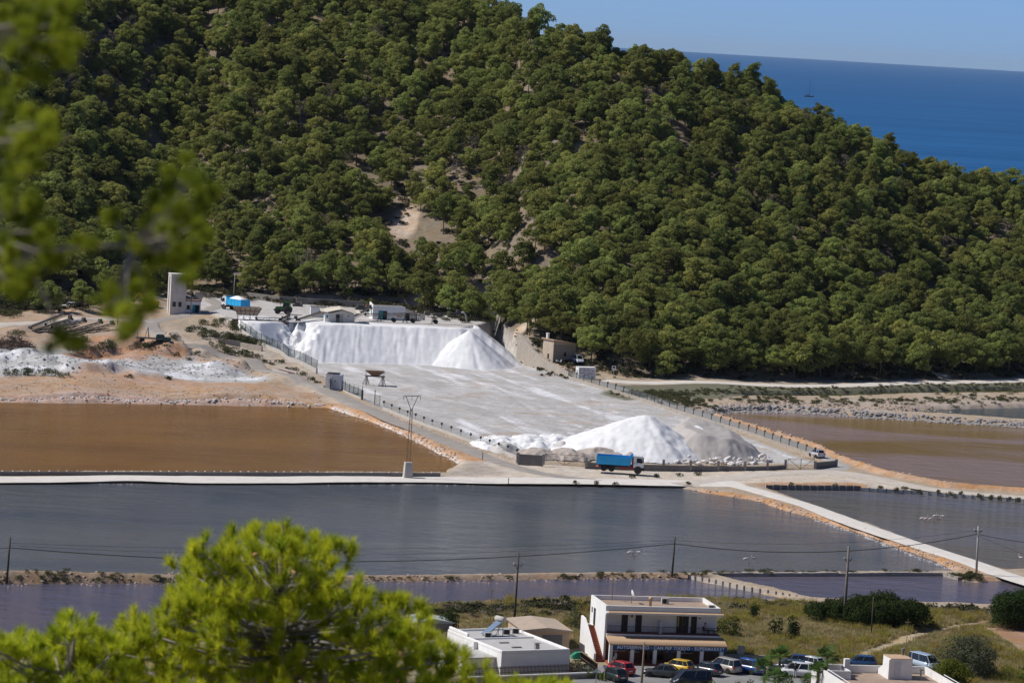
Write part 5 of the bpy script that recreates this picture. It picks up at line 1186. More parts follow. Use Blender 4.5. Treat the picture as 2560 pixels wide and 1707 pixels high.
# gatehouse
q = hit(813, 970); o = thing('gatehouse', 'small pale blue-grey gatehouse with an open steel door by the fence', 'shed', (q.x, q.y, q.z), -.1); bg = mat('blue_grey_wall', (.55, .58, .62), (.47, .5, .54), 1, .8)
mb = MB(); mb.box(0, 1.4, 0, 2.6, -.3, 3.0); mb.build('porch', white_paint, o); mb = MB(); mb.box(1.42, 3.3, -.4, 2.2, -.3, 2.9); mb.build('wall', bg, o); mb = MB(); mb.box(.2, 2.6, -.2, 2.3, 3.0, 3.1); mb.build('roof', shade_in, o); mb = MB(); mb.box(.55, 1.0, -.03, .04, 1.2, 2.0); mb.build('window', bg, o); mb = MB(); mb.box(1.1, 1.16, -1.4, -.05, 0, 2.2); d_ = mb.build('door', steel_m, o); mb = MB(); mb.bar((1.08, -1.35, .1), (1.08, -.1, 2.1), .07); mb.bar((1.08, -1.35, 2.1), (1.08, -.1, .1), .07); mb.build('brace', wire_m, d_); mb = MB(); mb.box(1.9, 2.1, -.45, -.38, 1.5, 1.75); mb.build('vent', shade_in, o)
# rusty sheet, fishing-type trough near the lane
q = hit(712, 930); o = thing('trough', 'long concrete trough with a red-brown bed beside the lane', 'trough', tuple(q), R(118)); mb = MB(); mb.box(-4, 4, -1.1, -.8, -.2, .5); mb.box(-4, 4, .8, 1.1, -.2, .3); mb.build('rim', pale_conc, o); mb = MB(); mb.box(-3.6, 3.9, -.8, .8, -.2, .18); mb.build('bed', mat('red_earth', (.17, .06, .04), (.12, .045, .03), 2, .9), o)

# ------------------------------------------------------------------ poles, pylon, wires
pole_m = mat('tarred_pole', (.10, .085, .07), (.065, .055, .048), 3, .9); grey_pole = mat('grey_pole', (.40, .38, .35), (.3, .285, .26), 3, .9); ins_m = mat('insulator', (.6, .6, .58), (.5, .5, .48), 3, .4)
def pole(lab, p, top, r_=.14, m=None, arms=(), group=None, name='utility_pole'):
    o = thing(name, lab, 'pole', tuple(p), 0, group); mb = MB(); mb.tube([(0, 0, -.5), (top[0] * .5, 0, top[1] * .5), (top[0], 0, top[1])], [r_ * 1.1, r_ * .95, r_ * .7], 8); mb.build('shaft', m or pole_m, o, True)
    for hgt, w in arms:
        x_ = top[0] * hgt / top[1]; mb = MB(); mb.box(x_ - w, x_ + w, -.06, .06, hgt - .06, hgt + .06); mb.bar((x_ - w * .8, 0, hgt), (x_, 0, hgt - .55), .05); mb.bar((x_ + w * .8, 0, hgt), (x_, 0, hgt - .55), .05); mb.build('cross_arm', steel_m, o)
        for s_ in (-1, 1):
            mb = MB(); mb.lathe([(.06, 0), (.1, .1), (.05, .2), (.09, .3)], 8, Matrix.Translation((x_ + s_ * w * .95, 0, hgt + .05))); mb.build('insulator', ins_m, o)
    return o
def pole_px(lab, base, toppx, z, **k_):
    p = G(base[0], base[1], z); t = at(toppx[0], toppx[1], p.y); return p, t, pole(lab, p, (t.x - p.x, t.z - p.z), **k_)
P0 = pole_px('dark leaning wooden pole at the far left of the near dike', (17, 1449), (26, 1342), .5)
P1 = pole_px('tarred pole with a short cross-arm behind the white flat-roofed house', (1285, 1562), (1297, 1381), 2.2, arms=((7.5, .55),))
P2 = pole_px('dark wooden pole standing on the scrubby near dike', (1680, 1436), (1688, 1341), .5)
P3 = pole_px('tallest dark pole with small insulator brackets before the big round bush', (2110, 1556), (2122, 1364), 2.2, r_=.2, m=mat('weathered_pole', (.22, .19, .165), (.16, .14, .12), 3, .9), arms=((8.2, .5),))
P4 = pole_px('pale concrete pole at the edge of the diagonal causeway', (2441, 1434), (2446, 1314), .6, r_=.17, m=grey_pole, arms=((6.3, .6),))
P5 = pole_px('short thin dark pole in front of the big round bush', (2178, 1583), (2184, 1490), 2.2, r_=.08)
P6 = pole_px('brown wooden pole standing in front of the supermarket sign', (1603, 1722), (1611, 1604), 2.2, r_=.13, m=mat('brown_pole', (.23, .18, .135), (.17, .13, .1), 3, .9))
P7 = pole_px('grey lamp pole behind the blue truck on the terrace', (584, 741), (588, 681), 8.4, r_=.12, m=grey_pole)
mb = MB(); mb.box(.1, 1.0, -.08, .08, 5.35, 5.5); mb.build('lamp', grey_pole, P7[2])
P8 = pole_px('thin dark pole on the dirt left of the lane', (294, 808), (297, 728), 7.0, r_=.09)
P9 = pole_px('thin pole beside the tower annex', (477, 786), (479, 700), 7.8, r_=.09)
def wire(lab, a, b_, sag, r_=.018):
    a = Vector(a); b_ = Vector(b_); mb = MB(); P = [a.lerp(b_, i / 14) - Vector((0, 0, sag * 4 * (i / 14) * (1 - i / 14))) for i in range(15)]; mb.tube(P, r_, 4)
    return tag(mb.build('power_line', black_m), lab, 'cable')
T0, T2, T4 = P0[1], P2[1], P4[1]; dn = lambda v, d: v - Vector((0, 0, d))
wire('thick cable sagging from the left dike pole to the middle dike pole', dn(T0, 1.4), dn(T2, 1.0), 2.2, .05)
wire('upper thin wire between the left and middle dike poles', dn(T0, .8), dn(T2, .5), 1.0)
wire('lower thin wire between the left and middle dike poles', dn(T0, 1.1), dn(T2, .8), 1.5)
wire('thick cable sagging from the middle dike pole to the pale concrete pole', dn(T2, 1.0), dn(T4, 1.2), 1.9, .05)
wire('upper thin wire between the middle dike pole and the pale concrete pole', dn(T2, .5), dn(T4, .6), 1.2)
wire('cable leaving the pale concrete pole towards the right edge', dn(T4, 1.2), dn(T4, 2.0) + Vector((22, 8, 0)), 1.0, .04)
wire('stay wire running down right from the pale concrete pole', dn(T4, 1.4), dn(T4, 4.6) + Vector((9, 2, 0)), .1)
wire('cable running off the left edge from the leaning dike pole', dn(T0, 1.4), dn(T0, 1.6) + Vector((-22, -2, 0)), .8, .04)
# pylon on a concrete plinth
q = G(1019, 1192, .42); o = thing('pylon', 'slender rusty lattice pylon on a concrete block beside the brown pan', 'pylon', tuple(q), .25); mb = MB(); mb.add([(-.75, -.75, -.4), (.75, -.75, -.4), (.75, .75, -.4), (-.75, .75, -.4), (-.6, -.6, 2.5), (.6, -.6, 2.5), (.6, .6, 2.5), (-.6, .6, 2.5)], [(3, 2, 1, 0), (4, 5, 6, 7), (0, 1, 5, 4), (1, 2, 6, 5), (2, 3, 7, 6), (3, 0, 4, 7)]); mb.build('plinth', pale_conc, o)
mb = MB()
for sx_ in (-1, 1):
    for sy_ in (-1, 1): mb.bar((sx_ * .3, sy_ * .3, 2.5), (sx_ * .16, sy_ * .16, 11.5), .045)
for k_ in range(12):
    z0_ = 2.6 + k_ * .74; w0 = .3 - .14 * k_ / 12; s_ = 1 if k_ % 2 else -1
    for y_ in (-1, 1): mb.bar((-s_ * w0, y_ * w0, z0_), (s_ * w0, y_ * w0, z0_ + .74), .025)
mb.build('lattice', rust_m, o); mb = MB(); mb.bar((0, 0, 11.2), (-1.05, 0, 13.6), .09); mb.bar((0, 0, 11.2), (1.05, 0, 13.7), .09); mb.bar((-1.5, 0, 13.55), (1.5, 0, 13.75), .1); mb.build('cross_arm', rust_m, o)
for x_ in (-1.42, 0, 1.45): mb = MB(); mb.bar((x_, 0, 12.95), (x_, 0, 13.6), .06); mb.build('insulator', dark_glass, o)
q = G(436, 1455, .5); t = at(441, 1385, q.y); H_ = t.z - q.z; o = thing('lattice_mast', 'small pale lattice mast rising behind the foreground pine', 'mast', tuple(q), .1); mb = MB(); pm2 = mat('pale_galvanised', (.62, .6, .56), (.5, .48, .45), 3, .6)
for s_ in (-1, 1):
    for y_ in (-1, 1): mb.bar((s_ * .32, y_ * .25, 0), (s_ * .15 + .1, y_ * .12, H_), .06)
for k_ in range(9): z0_ = H_ * k_ / 9; s_ = 1 if k_ % 2 else -1; mb.bar((-s_ * .28, -.22, z0_), (s_ * .26, -.2, z0_ + H_ / 9), .04)
mb.build('lattice', pm2, o); mb = MB(); mb.bar((-.9, 0, H_ * .55), (0, 0, H_ * .72), .06); mb.bar((1.1, 0, H_ * .5), (0, 0, H_ * .72), .06); mb.build('bracket', pm2, o); mb = MB(); mb.bar((-.1, 0, H_), (1.0, 0, H_ * .95), .1); mb.build('lamp_arm', pm2, o)
# signs along the tracks
for lab, b_, t_ in (('small white notice board on a post before the pines right of the kiosk', (1533, 948), (1533, 914)), ('little white marker post beside the orange ridge by the mauve pan', (2174, 1180), (2174, 1166)), ('dark marker post beside the lane junction', (1206, 1152), (1206, 1130)), ('dark marker post at the edge of the slate pan', (1271, 1207), (1271, 1194)), ('dark marker post beside the scrubby strip by the junction', (1753, 1186), (1753, 1172))):
    p = G(*b_, .8 if b_[1] < 1000 else .5); t = at(*t_, p.y); hh = max(.6, t.z - p.z); o = thing('sign_post', lab, 'sign', tuple(p)); mb = MB(); mb.box(-.06, .06, -.05, .05, -.2, hh); wh = 'white' in lab
    mb.build('post', white_paint if wh else pole_m, o)
    if 'notice' in lab: mb = MB(); mb.box(-.45, .45, -.08, -.05, hh - .9, hh); mb.build('board', white_paint, o); mb = MB(); mb.box(-.22, .22, -.1, -.08, hh - .55, hh - .15); mb.build('pictogram', black_m, o)
# sailing yacht
bpz = G(2022, 243, -1.2); o = thing('sailing_yacht', 'lone sailing yacht with bare mast far out on the blue sea', 'yacht', tuple(bpz), 0); hullm = mat('dark_hull', (.05, .06, .075), (.04, .05, .06), .3, .5); mb = MB()
loft(mb, [[(x_, -w, .2), (x_, -w * .7, -.8), (x_, w * .7, -.8), (x_, w, .2), (x_, w, zt), (x_, -w, zt)] for x_, w, zt in ((-8, 1.6, 1.9), (-4, 2.3, 1.7), (2, 2.3, 1.8), (6, 1.2, 2.1), (8.5, .15, 2.4))]); mb.build('hull', hullm, o); mb = MB(); mb.prism([(-5.5, 1.8), (-5, 3.3), (-2, 3.2), (1, 2.6), (3, 1.9)], -1.4, 1.4); mb.build('cabin', mat('grey_cabin', (.3, .32, .36), (.25, .27, .3), .3, .5), o); mb = MB(); mb.tube([(.5, 0, 1.8), (1.2, 0, 29)], [.28, .16], 6); mb.build('mast', hullm, o); mb = MB(); mb.tube([(.5, 0, 4), (-6, 0, 4.3)], [.35, .3], 6); mb.build('boom', hullm, o)
mb = MB()
for a, b_ in (((8.3, 0, 2.4), (1.2, 0, 28)), ((-8, 0, 2), (1.2, 0, 28.8))): mb.tube([a, b_], .07, 4)
mb.build('stay', hullm, o)
# ------------------------------------------------------------------ the village: supermarket
VZ = 2.42
m_ = MB(); lot = [G(a, b_, VZ - .04) for a, b_ in [(1440, 1664), (1520, 1662), (1800, 1668), (1900, 1660), (2040, 1655), (2200, 1664), (2200, 1730), (1400, 1730), (1440, 1690)]]
me = bpy.data.meshes.new('car_park'); me.from_pydata([tuple(p) for p in lot], [], [tuple(range(len(lot)))]); me.materials.append(mat('parking_asphalt', (.27, .265, .26), (.20, .195, .19), .5, .92, .15, 6)); me.update()
if me.polygons[0].normal.z < 0: me.flip_normals()
tag(link('car_park', me), kind='structure')
sm = thing('supermarket', 'two-storey white supermarket with blue sign, tiled awning and outside stairs', 'building', (12.9, 420.3, VZ - .1), R(12))
wood = mat('brown_shopfront', (.24, .135, .07), (.17, .095, .05), 2, .7); shut = mat('dark_shutter', (.035, .03, .028), (.025, .022, .02), 3, .6); red_tile = mat('red_quarry_tile', (.33, .10, .06), (.26, .075, .045), 3, .8); roof_clay = mat('clay_roof_deck', (.40, .30, .225), (.29, .22, .17), .8, .95, .3, 3)
mb = MB(); mb.box(0, 14, 1.3, 7.8, -.3, 5.9); mb.box(0, .25, 0.02, 1.3, -.3, 5.9); mb.build('wall', white_paint, sm)
mb = MB()
for x0, x1, y0, y1 in ((0, 14, 0, .25), (0, 14, 7.55, 7.8), (0, .25, .25, 7.55), (13.75, 14, .25, 7.55)): mb.box(x0, x1, y0, y1, 5.9, 6.5)
mb.build('parapet', white_paint, sm)
mb = MB(); mb.box(.25, 13.75, .25, 7.55, 5.86, 5.98); mb.box(0.25, 13.75, .02, 1.32, 5.6, 5.86); rf = mb.build('roof_deck', roof_clay, sm)
mb = MB(); mb.prism([(-.35, 5.55), (-.35, 5.72), (0, 5.9), (0, 5.55)], 0, 14.3, 'x'); mb.build('cornice', white_paint, sm)
mb = MB(); mb.prism([(-.42, 5.735), (.0, 5.93), (.0, 5.96), (-.42, 5.765)], .3, 14.35, 'x'); mb.build('cornice_tiles', tile_pale, sm)
mb = MB(); mb.box(.25, 14.15, -.25, 1.32, 2.95, 3.22); mb.build('balcony_slab', white_paint, sm); mb = MB(); mb.box(.3, 14.1, -.15, 1.28, 3.22, 3.26); mb.build('balcony_floor', red_tile, sm)
for x0, x1 in ((2.3, 3.05), (4.0, 4.75), (9.05, 9.75), (9.8, 10.5), (10.8, 11.5)):
    mb = MB(); mb.box(x0, x1, 1.22, 1.34, 3.24, 5.25); d_ = mb.build('balcony_door', shut, sm); mb = MB(); mb.box(x0 + .08, x0 + .12, 1.19, 1.23, 4.2, 4.4); mb.build('handle', steel_m, d_)
mb = MB(); mb.box(9.15, 9.3, 1.18, 1.23, 4.0, 5.2); mb.build('curtain', mat('yellow_curtain', (.5, .4, .12), (.4, .32, .1), 3, .9), sm)
mb = MB(); mb.prism([(-.15, 3.24), (-.15, 3.9), (.2, 4.55), (1.3, 4.75), (1.3, 3.24)], 6.75, 6.9, 'x'); mb.build('party_screen', white_paint, sm)
rl = MB(); rl.bar((0, 0, 0), (0, 0, .9), .022); rlm = rl.mesh('baluster', shut)
railing = MB(); railing.bar((.3, -.18, 4.14), (14.1, -.18, 4.14), .045); railing.bar((.3, -.18, 3.32), (14.1, -.18, 3.32), .03); rail = railing.build('railing', shut, sm)
for k_ in range(92): b_ = link('baluster', rlm, rail); b_.location = (.35 + k_ * .15, -.18, 3.24)
mb = MB(); mb.box(3.45, 3.6, 1.1, 1.25, 5.0, 5.3); mb.build('wall_lamp', shut, sm); mb = MB(); mb.box(11.75, 11.95, 1.2, 1.3, 5.0, 5.12); mb.build('vent', shut, sm)
# awning: pale deck with rows of clay tiles
mb = MB(); mb.prism([(-.25, 2.92), (-2.35, 2.32), (-2.35, 2.24), (-.25, 2.8)], .15, 14.5, 'x'); aw = mb.build('awning', tile_pale, sm)
tl = MB(); tl.tube([(0, -.25, 2.95), (0, -2.42, 2.34)], .095, 6); tlm = tl.mesh('roof_tile_row', tile_pale, True)
for k_ in range(72): t_ = link('roof_tile_row', tlm, aw); t_.location = (.2 + k_ * .2, 0, random.uniform(-.008, .008))
sign_blue = mat('sign_blue', (.015, .10, .27), (.012, .09, .24), 1, .5); sign_white = mat('sign_white', (.82, .82, .82), (.78, .78, .78), 1, .5)
mb = MB(); mb.box(.75, 14.4, -2.28, -2.2, 1.72, 2.24); sg = mb.build('sign_board', sign_blue, sm)
tcv = bpy.data.curves.new('sign_text', 'FONT'); tcv.body = 'AUTOSERVICIO \u00b7 CAN PEP TIXEDO \u00b7 SUPERMARKET'; tcv.size = .52; tcv.align_x = 'CENTER'; tcv.align_y = 'CENTER'; tcv.extrude = .006; tcv.space_character = 1.12; tcv.offset = .011
to = bpy.data.objects.new('sign_text', tcv); col.objects.link(to); bpy.context.view_layer.update()
dg_ = bpy.context.evaluated_depsgraph_get(); tm = bpy.data.meshes.new_from_object(to.evaluated_get(dg_)); wid = max(v.co.x for v in tm.vertices) - min(v.co.x for v in tm.vertices); bpy.data.objects.remove(to)
tm.materials.clear(); tm.materials.append(sign_white); tt_ = link('lettering', tm, sg); tt_.rotation_euler = (PI / 2, 0, 0); tt_.location = (7.6, -2.295, 1.98); tt_.scale = (13.1 / wid, 1, 1)
for x_ in (.4, 3.0, 5.75, 8.65, 11.45, 13.85): mb = MB(); mb.box(x_ - .2, x_ + .2, -2.18, -1.8, -.1, 2.3); mb.build('column', white_paint, sm)
mb = MB(); mb.box(.26, 13.98, 1.2, 1.29, -.1, 2.94); mb.build('shopfront', wood, sm)
for x0, x1, z0_, z1_ in ((1.1, 2.9, 1.0, 2.3), (3.4, 4.6, .9, 2.3), (5.0, 5.6, 0, 2.3), (6.0, 7.6, 0, 2.4), (8.0, 8.9, 1.0, 2.3), (9.3, 11.1, .9, 2.3)):
    mb = MB(); mb.box(x0, x1, 1.14, 1.21, z0_, z1_); w_ = mb.build('shop_window', dark_glass, sm)
    mb = MB(); mb.box(x0 - .06, x1 + .06, 1.10, 1.15, z0_ - .08, z0_); mb.box((x0 + x1) / 2 - .03, (x0 + x1) / 2 + .03, 1.10, 1.15, z0_, z1_); mb.build('frame', white_paint if z0_ else shut, w_)
mb = MB(); mb.box(.1, 14.3, -2.4, 1.3, -.15, .04); mb.build('porch_floor', red_tile, sm)
# outside stair on the left
n_st = 17
for k_ in range(n_st):
    mb = MB(); y0 = -.6 + k_ * .36; mb.box(-1.05, -.02, y0, y0 + .37, -.2, .19 * (k_ + 1)); mb.build('step', red_tile, sm)
mb = MB(); mb.prism([(-.7, -.3), (-.7, .9), (5.3, 4.1), (6.9, 4.15), (6.9, -.3)], -1.3, -1.06, 'x'); mb.build('stair_parapet', white_paint, sm)
mb = MB(); mb.box(-1.05, -.02, 5.52, 6.9, -.2, 3.2); mb.build('landing', white_paint, sm)
mb = MB(); mb.box(-.06, .01, 5.0, 5.8, 3.26, 5.3); mb.build('side_door', shut, sm); mb = MB(); mb.box(-.05, .01, 6.6, 7.0, 4.6, 5.2); mb.build('window', shut, sm)
# roof furniture
mb = MB(); mb.lathe([(.16, 0), (.16, .8), (.26, .8), (.26, 1.15), (.14, 1.2)], 10, Matrix.Translation((6.2, 3.2, 5.98))); mb.build('roof_vent', tile_pale, rf, True)
o2 = thing('air_unit', 'grey air-conditioning box on the supermarket roof', 'air conditioner', sm.matrix_world @ Vector((0, 0, 0)))
def on(parent_loc, rz, p): return Vector(parent_loc) + Matrix.Rotation(rz, 3, 'Z') @ Vector(p)
SMO, SMR = (12.9, 420.3, VZ - .1), R(12)
o2.location = on(SMO, SMR, (8.6, 5.6, 5.98)); o2.rotation_euler.z = SMR
mb = MB(); mb.box(-.45, .45, -.2, .2, 0, .7); mb.build('case', pale_conc, o2); mb = MB(); mb.lathe([(.26, -.02), (.26, .02)], 14, Matrix.Translation((-.1, -.21, .35)) @ Matrix.Rotation(PI / 2, 4, 'X')); mb.build('fan_grille', shut, o2)
o2 = thing('air_unit', 'small air-conditioning box at the right parapet of the supermarket roof', 'air conditioner', on(SMO, SMR, (13.3, 1.6, 5.98)), SMR); mb = MB(); mb.box(-.4, .35, -.2, .2, 0, .65); mb.build('case', pale_conc, o2); mb = MB(); mb.box(-.3, .2, -.22, -.2, .1, .55); mb.build('fan_grille', shut, o2)
o2 = thing('satellite_dish', 'white satellite dish on the supermarket roof', 'satellite dish', on(SMO, SMR, (4.4, 5.4, 5.98)), SMR); mb = MB(); mb.tube([(0, 0, 0), (0, 0, .8)], .04, 6); mb.build('mast', steel_m, o2); mb = MB(); M = Matrix.Translation((0, 0, 1.05)) @ Matrix.Rotation(R(70), 4, 'Y'); mb.lathe([(.02, 0), (.3, .05), (.55, .17), (.57, .19), (.3, .09), (.02, .04)], 16, M); mb.build('dish', sign_white, o2, True); mb = MB(); mb.bar((0, 0, 1.0), (.7, 0, .9), .04); mb.build('feed_arm', steel_m, o2)
def antenna(lab, p, hh, elems):
    o2 = thing('aerial', lab, 'aerial', tuple(p), .3); mb = MB(); mb.tube([(0, 0, 0), (0, 0, hh)], .035, 6); mb.build('mast', rust_m, o2)
    for z_, w in elems:
        mb = MB(); mb.bar((-w, 0, z_), (w, 0, z_), .03)
        for k_ in range(6): x_ = -w + k_ * w / 2.5; mb.bar((x_, -.22, z_), (x_, .22, z_), .025)
        mb.build('yagi', rust_m, o2)
antenna('tall thin aerial mast on the supermarket roof', on(SMO, SMR, (2.4, 7.0, 5.98)), 2.6, ((2.3, .35), (1.7, .15)))

# ------------------------------------------------------------------ white flat-roofed house
HO, HR = (.9, 404.7, VZ - .1), R(27)
o = thing('white_house', 'single-storey white house with flat grey roof and rounded parapet', 'house', HO, HR); grey_roof = mat('grey_roof_screed', (.50, .49, .475), (.42, .41, .395), .7, .95, .2, 3)
mb = MB(); mb.box(0, 8.8, 0, 14.2, -.4, 2.75); mb.build('wall', white_paint, o)
mb = MB()
for x0, x1, y0, y1 in ((0, 8.8, 0, .3), (0, 8.8, 13.9, 14.2), (0, .3, .3, 13.9), (8.5, 8.8, .3, 13.9), (.3, 8.5, 8.6, 8.85)): mb.box(x0, x1, y0, y1, 2.75, 3.1 if y0 < 8 or y0 > 9 else 3.0)
mb.box(0, .3, 9.0, 13.9, 3.1, 3.5); pr = mb.build('parapet', white_paint, o); bv = pr.modifiers.new('round', 'BEVEL'); bv.width = .09; bv.segments = 3
mb = MB(); mb.box(.3, 8.5, .3, 8.6, 2.72, 2.82); mb.box(.3, 8.5, 8.85, 13.9, 2.72, 2.86); mb.build('roof_deck', grey_roof, o)
mb = MB(); mb.box(-4.2, -.02, 1.5, 9.5, -.4, 1.95); mb.build('side_wing', white_paint, o); mb = MB(); mb.box(-4.4, -.02, 1.2, 9.7, 1.95, 2.15); mb.build('wing_roof', grey_roof, o)
for x_, y_ in ((3.3, 6.0), (3.4, 3.0)): mb = MB(); mb.box(x_ - .6, x_ + .6, y_ - .18, y_ + .18, 2.82, 2.93); mb.build('skylight', dark_conc, o)
mb = MB(); mb.box(5.0, 5.5, 1.3, 1.7, 2.8, 3.4); mb.box(4.9, 5.6, 1.2, 1.8, 3.55, 3.62); mb.box(5.05, 5.45, 1.35, 1.65, 3.4, 3.56); mb.build('chimney', concrete, o)
mb = MB(); mb.box(-.5, -.05, 6.2, 6.6, 2.1, 3.0); mb.build('flue', white_paint, o)
sw = thing('solar_heater', 'tilted solar water heater with round tank on the white house roof', 'solar heater', on(HO, HR, (4.4, 10.3, 2.86)), R(27)); mb = MB(); M = Matrix.Translation((.6, .3, 1.95)) @ Matrix.Rotation(PI / 2, 4, 'X') @ Matrix.Rotation(R(15), 4, 'Y'); mb.lathe([(.2, -.75), (.33, -.7), (.33, .7), (.2, .75)], 14, M); mb.build('tank', pale_conc, sw, True)
mb = MB(); mb.add([(-1.6, -.6, .15), (.3, -.6, 1.6), (.3, .7, 1.6), (-1.6, .7, .15), (-1.65, -.6, .24), (.25, -.6, 1.69), (.25, .7, 1.69), (-1.65, .7, .24)], [(3, 2, 1, 0), (4, 5, 6, 7), (0, 1, 5, 4), (1, 2, 6, 5), (2, 3, 7, 6), (3, 0, 4, 7)]); mb.build('collector', mat('solar_glass', (.20, .27, .36), (.16, .22, .3), 1, .12, spec=.6), sw)
mb = MB(); 
for y_ in (-.5, .6): mb.bar((.6, y_, 0), (.6, y_, 1.9), .06); mb.bar((-1.5, y_, 0), (.6, y_, .05), .05); mb.bar((-.4, y_, 0), (.4, y_, 1.6), .05)
mb.build('stand', steel_m, sw)
for lab, px_, py_ in (('left grey air unit behind the roof step of the white house', 2.9, 9.4), ('middle grey air unit behind the roof step of the white house', 6.2, 11.2), ('right grey air unit behind the roof step of the white house', 7.6, 11.6)):
    o2 = thing('air_unit', lab, 'air conditioner', on(HO, HR, (px_, py_, 2.86)), HR - .3); mb = MB(); mb.box(-.42, .42, -.18, .18, 0, .6); mb.build('case', pale_conc, o2); mb = MB(); mb.box(-.3, .3, -.2, -.18, .06, .54); mb.build('fan_grille', shut, o2)
antenna('rusty yellowish aerial beside the solar heater', on(HO, HR, (5.2, 13.6, 2.86)), 5.0, ((4.8, .45), (3.2, .35)))
# garage behind, grey hut at left
q = G(1448, 1634, VZ); o = thing('garage', 'beige garage with dark roller door between the two white buildings', 'garage', (5.6, 423.5, VZ - .1), R(14)); bei = mat('beige_render', (.50, .37, .27), (.42, .31, .22), 1, .9, .2)
mb = MB(); mb.box(-2.2, 3.4, 0, 8, -.4, 2.5); mb.build('wall', bei, o); mb = MB(); mb.prism([(-2.5, 2.5), (3.7, 2.5), (3.7, 2.62), (.6, 2.95), (-2.5, 2.62)], -.3, 8.3); mb.build('roof', mat('beige_roof', (.47, .38, .30), (.39, .31, .24), 1, .9), o); mb = MB(); mb.box(.1, 2.5, -.06, .03, 0, 2.05); mb.build('roller_door', mat('roller_grey', (.16, .16, .165), (.13, .13, .135), 2, .6), o)
q = at(1140, 1570, 432); o = thing('grey_shed', 'low shed with pale grey-green roof left behind the white house', 'shed', (q.x - 5.2, 432, VZ - .9), R(20)); mb = MB(); mb.box(0, 5, 0, 4, -.4, 1.9); mb.build('wall', concrete, o); mb = MB(); mb.prism([(-.3, 1.9), (5.3, 1.9), (5.3, 2.0), (2.5, 2.5), (-.3, 2.0)], -.3, 4.3); mb.build('roof', mat('grey_green_roof', (.42, .46, .44), (.35, .39, .37), 1, .8), o)
# garden wall, picket fence, bins
A = G(1170, 1704, VZ); B = G(1496, 1692, VZ); o = thing('garden_wall', 'low rubble garden wall with white coping below the white house', 'wall', tuple(A)); mb = MB(); wall_seg(mb, Vector((0, 0, 0)), B - A, .4, .5, .5); mb.build('base_wall', rub2, o); mb = MB(); wall_seg(mb, Vector((0, 0, .5)), B - A + Vector((0, 0, .5)), .5, .14, .14, 0); mb.build('coping', white_paint, o)
A2 = A + Vector((0, .35, .6)); B2 = B + Vector((-.2, .35, .6)); o = thing('picket_fence', 'dark picket fence on the garden wall of the white house', 'fence', tuple(A2)); mb = MB(); D = B2 - A2; mb.bar((0, 0, .25), D + Vector((0, 0, .25)), .06); mb.bar((0, 0, .8), D + Vector((0, 0, .8)), .06); dwood = mat('dark_wood', (.10, .075, .055), (.07, .05, .04), 4, .9); mb.build('rail', dwood, o); pk = MB(); pk.box(-.04, .04, -.05, -.02, 0, 1.0); pkm = pk.mesh('picket', dwood)
for k_ in range(96): s_ = link('picket', pkm, o); s_.location = D * (k_ / 95)
A3 = B2.copy(); B3 = G(1450, 1664, VZ) + Vector((0, 0, .8)); o = thing('picket_fence', 'tan handrail fence climbing from the garden wall corner', 'fence', tuple(A3)); mb = MB(); D = B3 - A3; mb.bar((0, 0, .95), D + Vector((0, 0, .95)), .09); mb.bar((0, 0, .3), D + Vector((0, 0, .3)), .05); mb.build('rail', mat('tan_wood', (.36, .24, .13), (.28, .19, .1), 4, .8), o)
for k_ in range(26): s_ = link('picket', pkm, o); s_.location = D * (k_ / 25)
q = G(1448, 1645, VZ); o = thing('dinghy', 'upturned green plastic dinghy beside the stairs', 'boat', tuple(q), .4); mb = MB(); loft(mb, [[(x_, -w, 0), (x_, -w * .7, zt), (x_, w * .7, zt), (x_, w, 0)] for x_, w, zt in ((-1.0, .35, .4), (-.5, .5, .75), (.4, .5, .8), (1.0, .2, .5))]); mb.build('hull', mat('green_plastic', (.03, .26, .15), (.025, .22, .13), 2, .5), o)
# ------------------------------------------------------------------ house at the lower right
RO, RR = on((44.9, 403.0, 0), R(12), (-8.0, -11.2, 0)), R(12)
o = thing('white_house', 'white house with red-brown roof terrace and stair hut at lower right', 'house', (RO.x, RO.y, VZ), RR); tz = 5.0 - VZ
mb = MB(); mb.box(0, 13.6, 0, 15.2, -.4, tz); mb.build('wall', white_paint, o)
mb = MB(); mb.box(.25, 13.35, .25, 14.95, tz, tz + .06); mb.build('roof_terrace', roof_clay, o)
mb = MB(); mb.box(0, .25, 0, 15.2, tz, tz + 1.0); mb.box(.25, 13.6, 14.95, 15.2, tz, tz + .9); mb.box(13.35, 13.6, 0, 14.95, tz, tz + .9); mb.build('parapet', white_paint, o)
mb = MB(); mb.box(8.0, 10.6, 11.2, 14.0, tz, tz + 2.35); mb.prism([(11.0, tz + 2.35), (14.9, tz + .6), (14.9, tz), (11.0, tz)], 7.75, 8.0, 'x'); sh = mb.build('stair_hut', white_paint, o)
mb = MB(); mb.box(8.0, 10.6, 11.2, 14.0, tz + 2.36, tz + 2.42); mb.build('hut_roof', tile_pale, sh); mb = MB(); mb.box(8.5, 9.25, 11.14, 11.22, tz + .15, tz + 2.05); mb.build('door', mat('pale_grey_door', (.6, .61, .63), (.54, .55, .57), 2, .6), sh)
mb = MB(); mb.box(.3, 3.1, 10.2, 10.45, tz, tz + 1.05); mb.box(2.85, 3.1, 10.45, 13.4, tz, tz + 1.05); mb.build('planter_wall', white_paint, o)
mb = MB(); mb.box(3.6, 4.2, 14.3, 14.9, tz, tz + 1.7); mb.build('chimney', white_paint, o); mb = MB(); mb.lathe([(.15, 0), (.15, .5), (.22, .5), (.22, .8)], 10, Matrix.Translation((10.2, 13.7, tz + 2.4))); mb.build('flue', dark_conc, o)
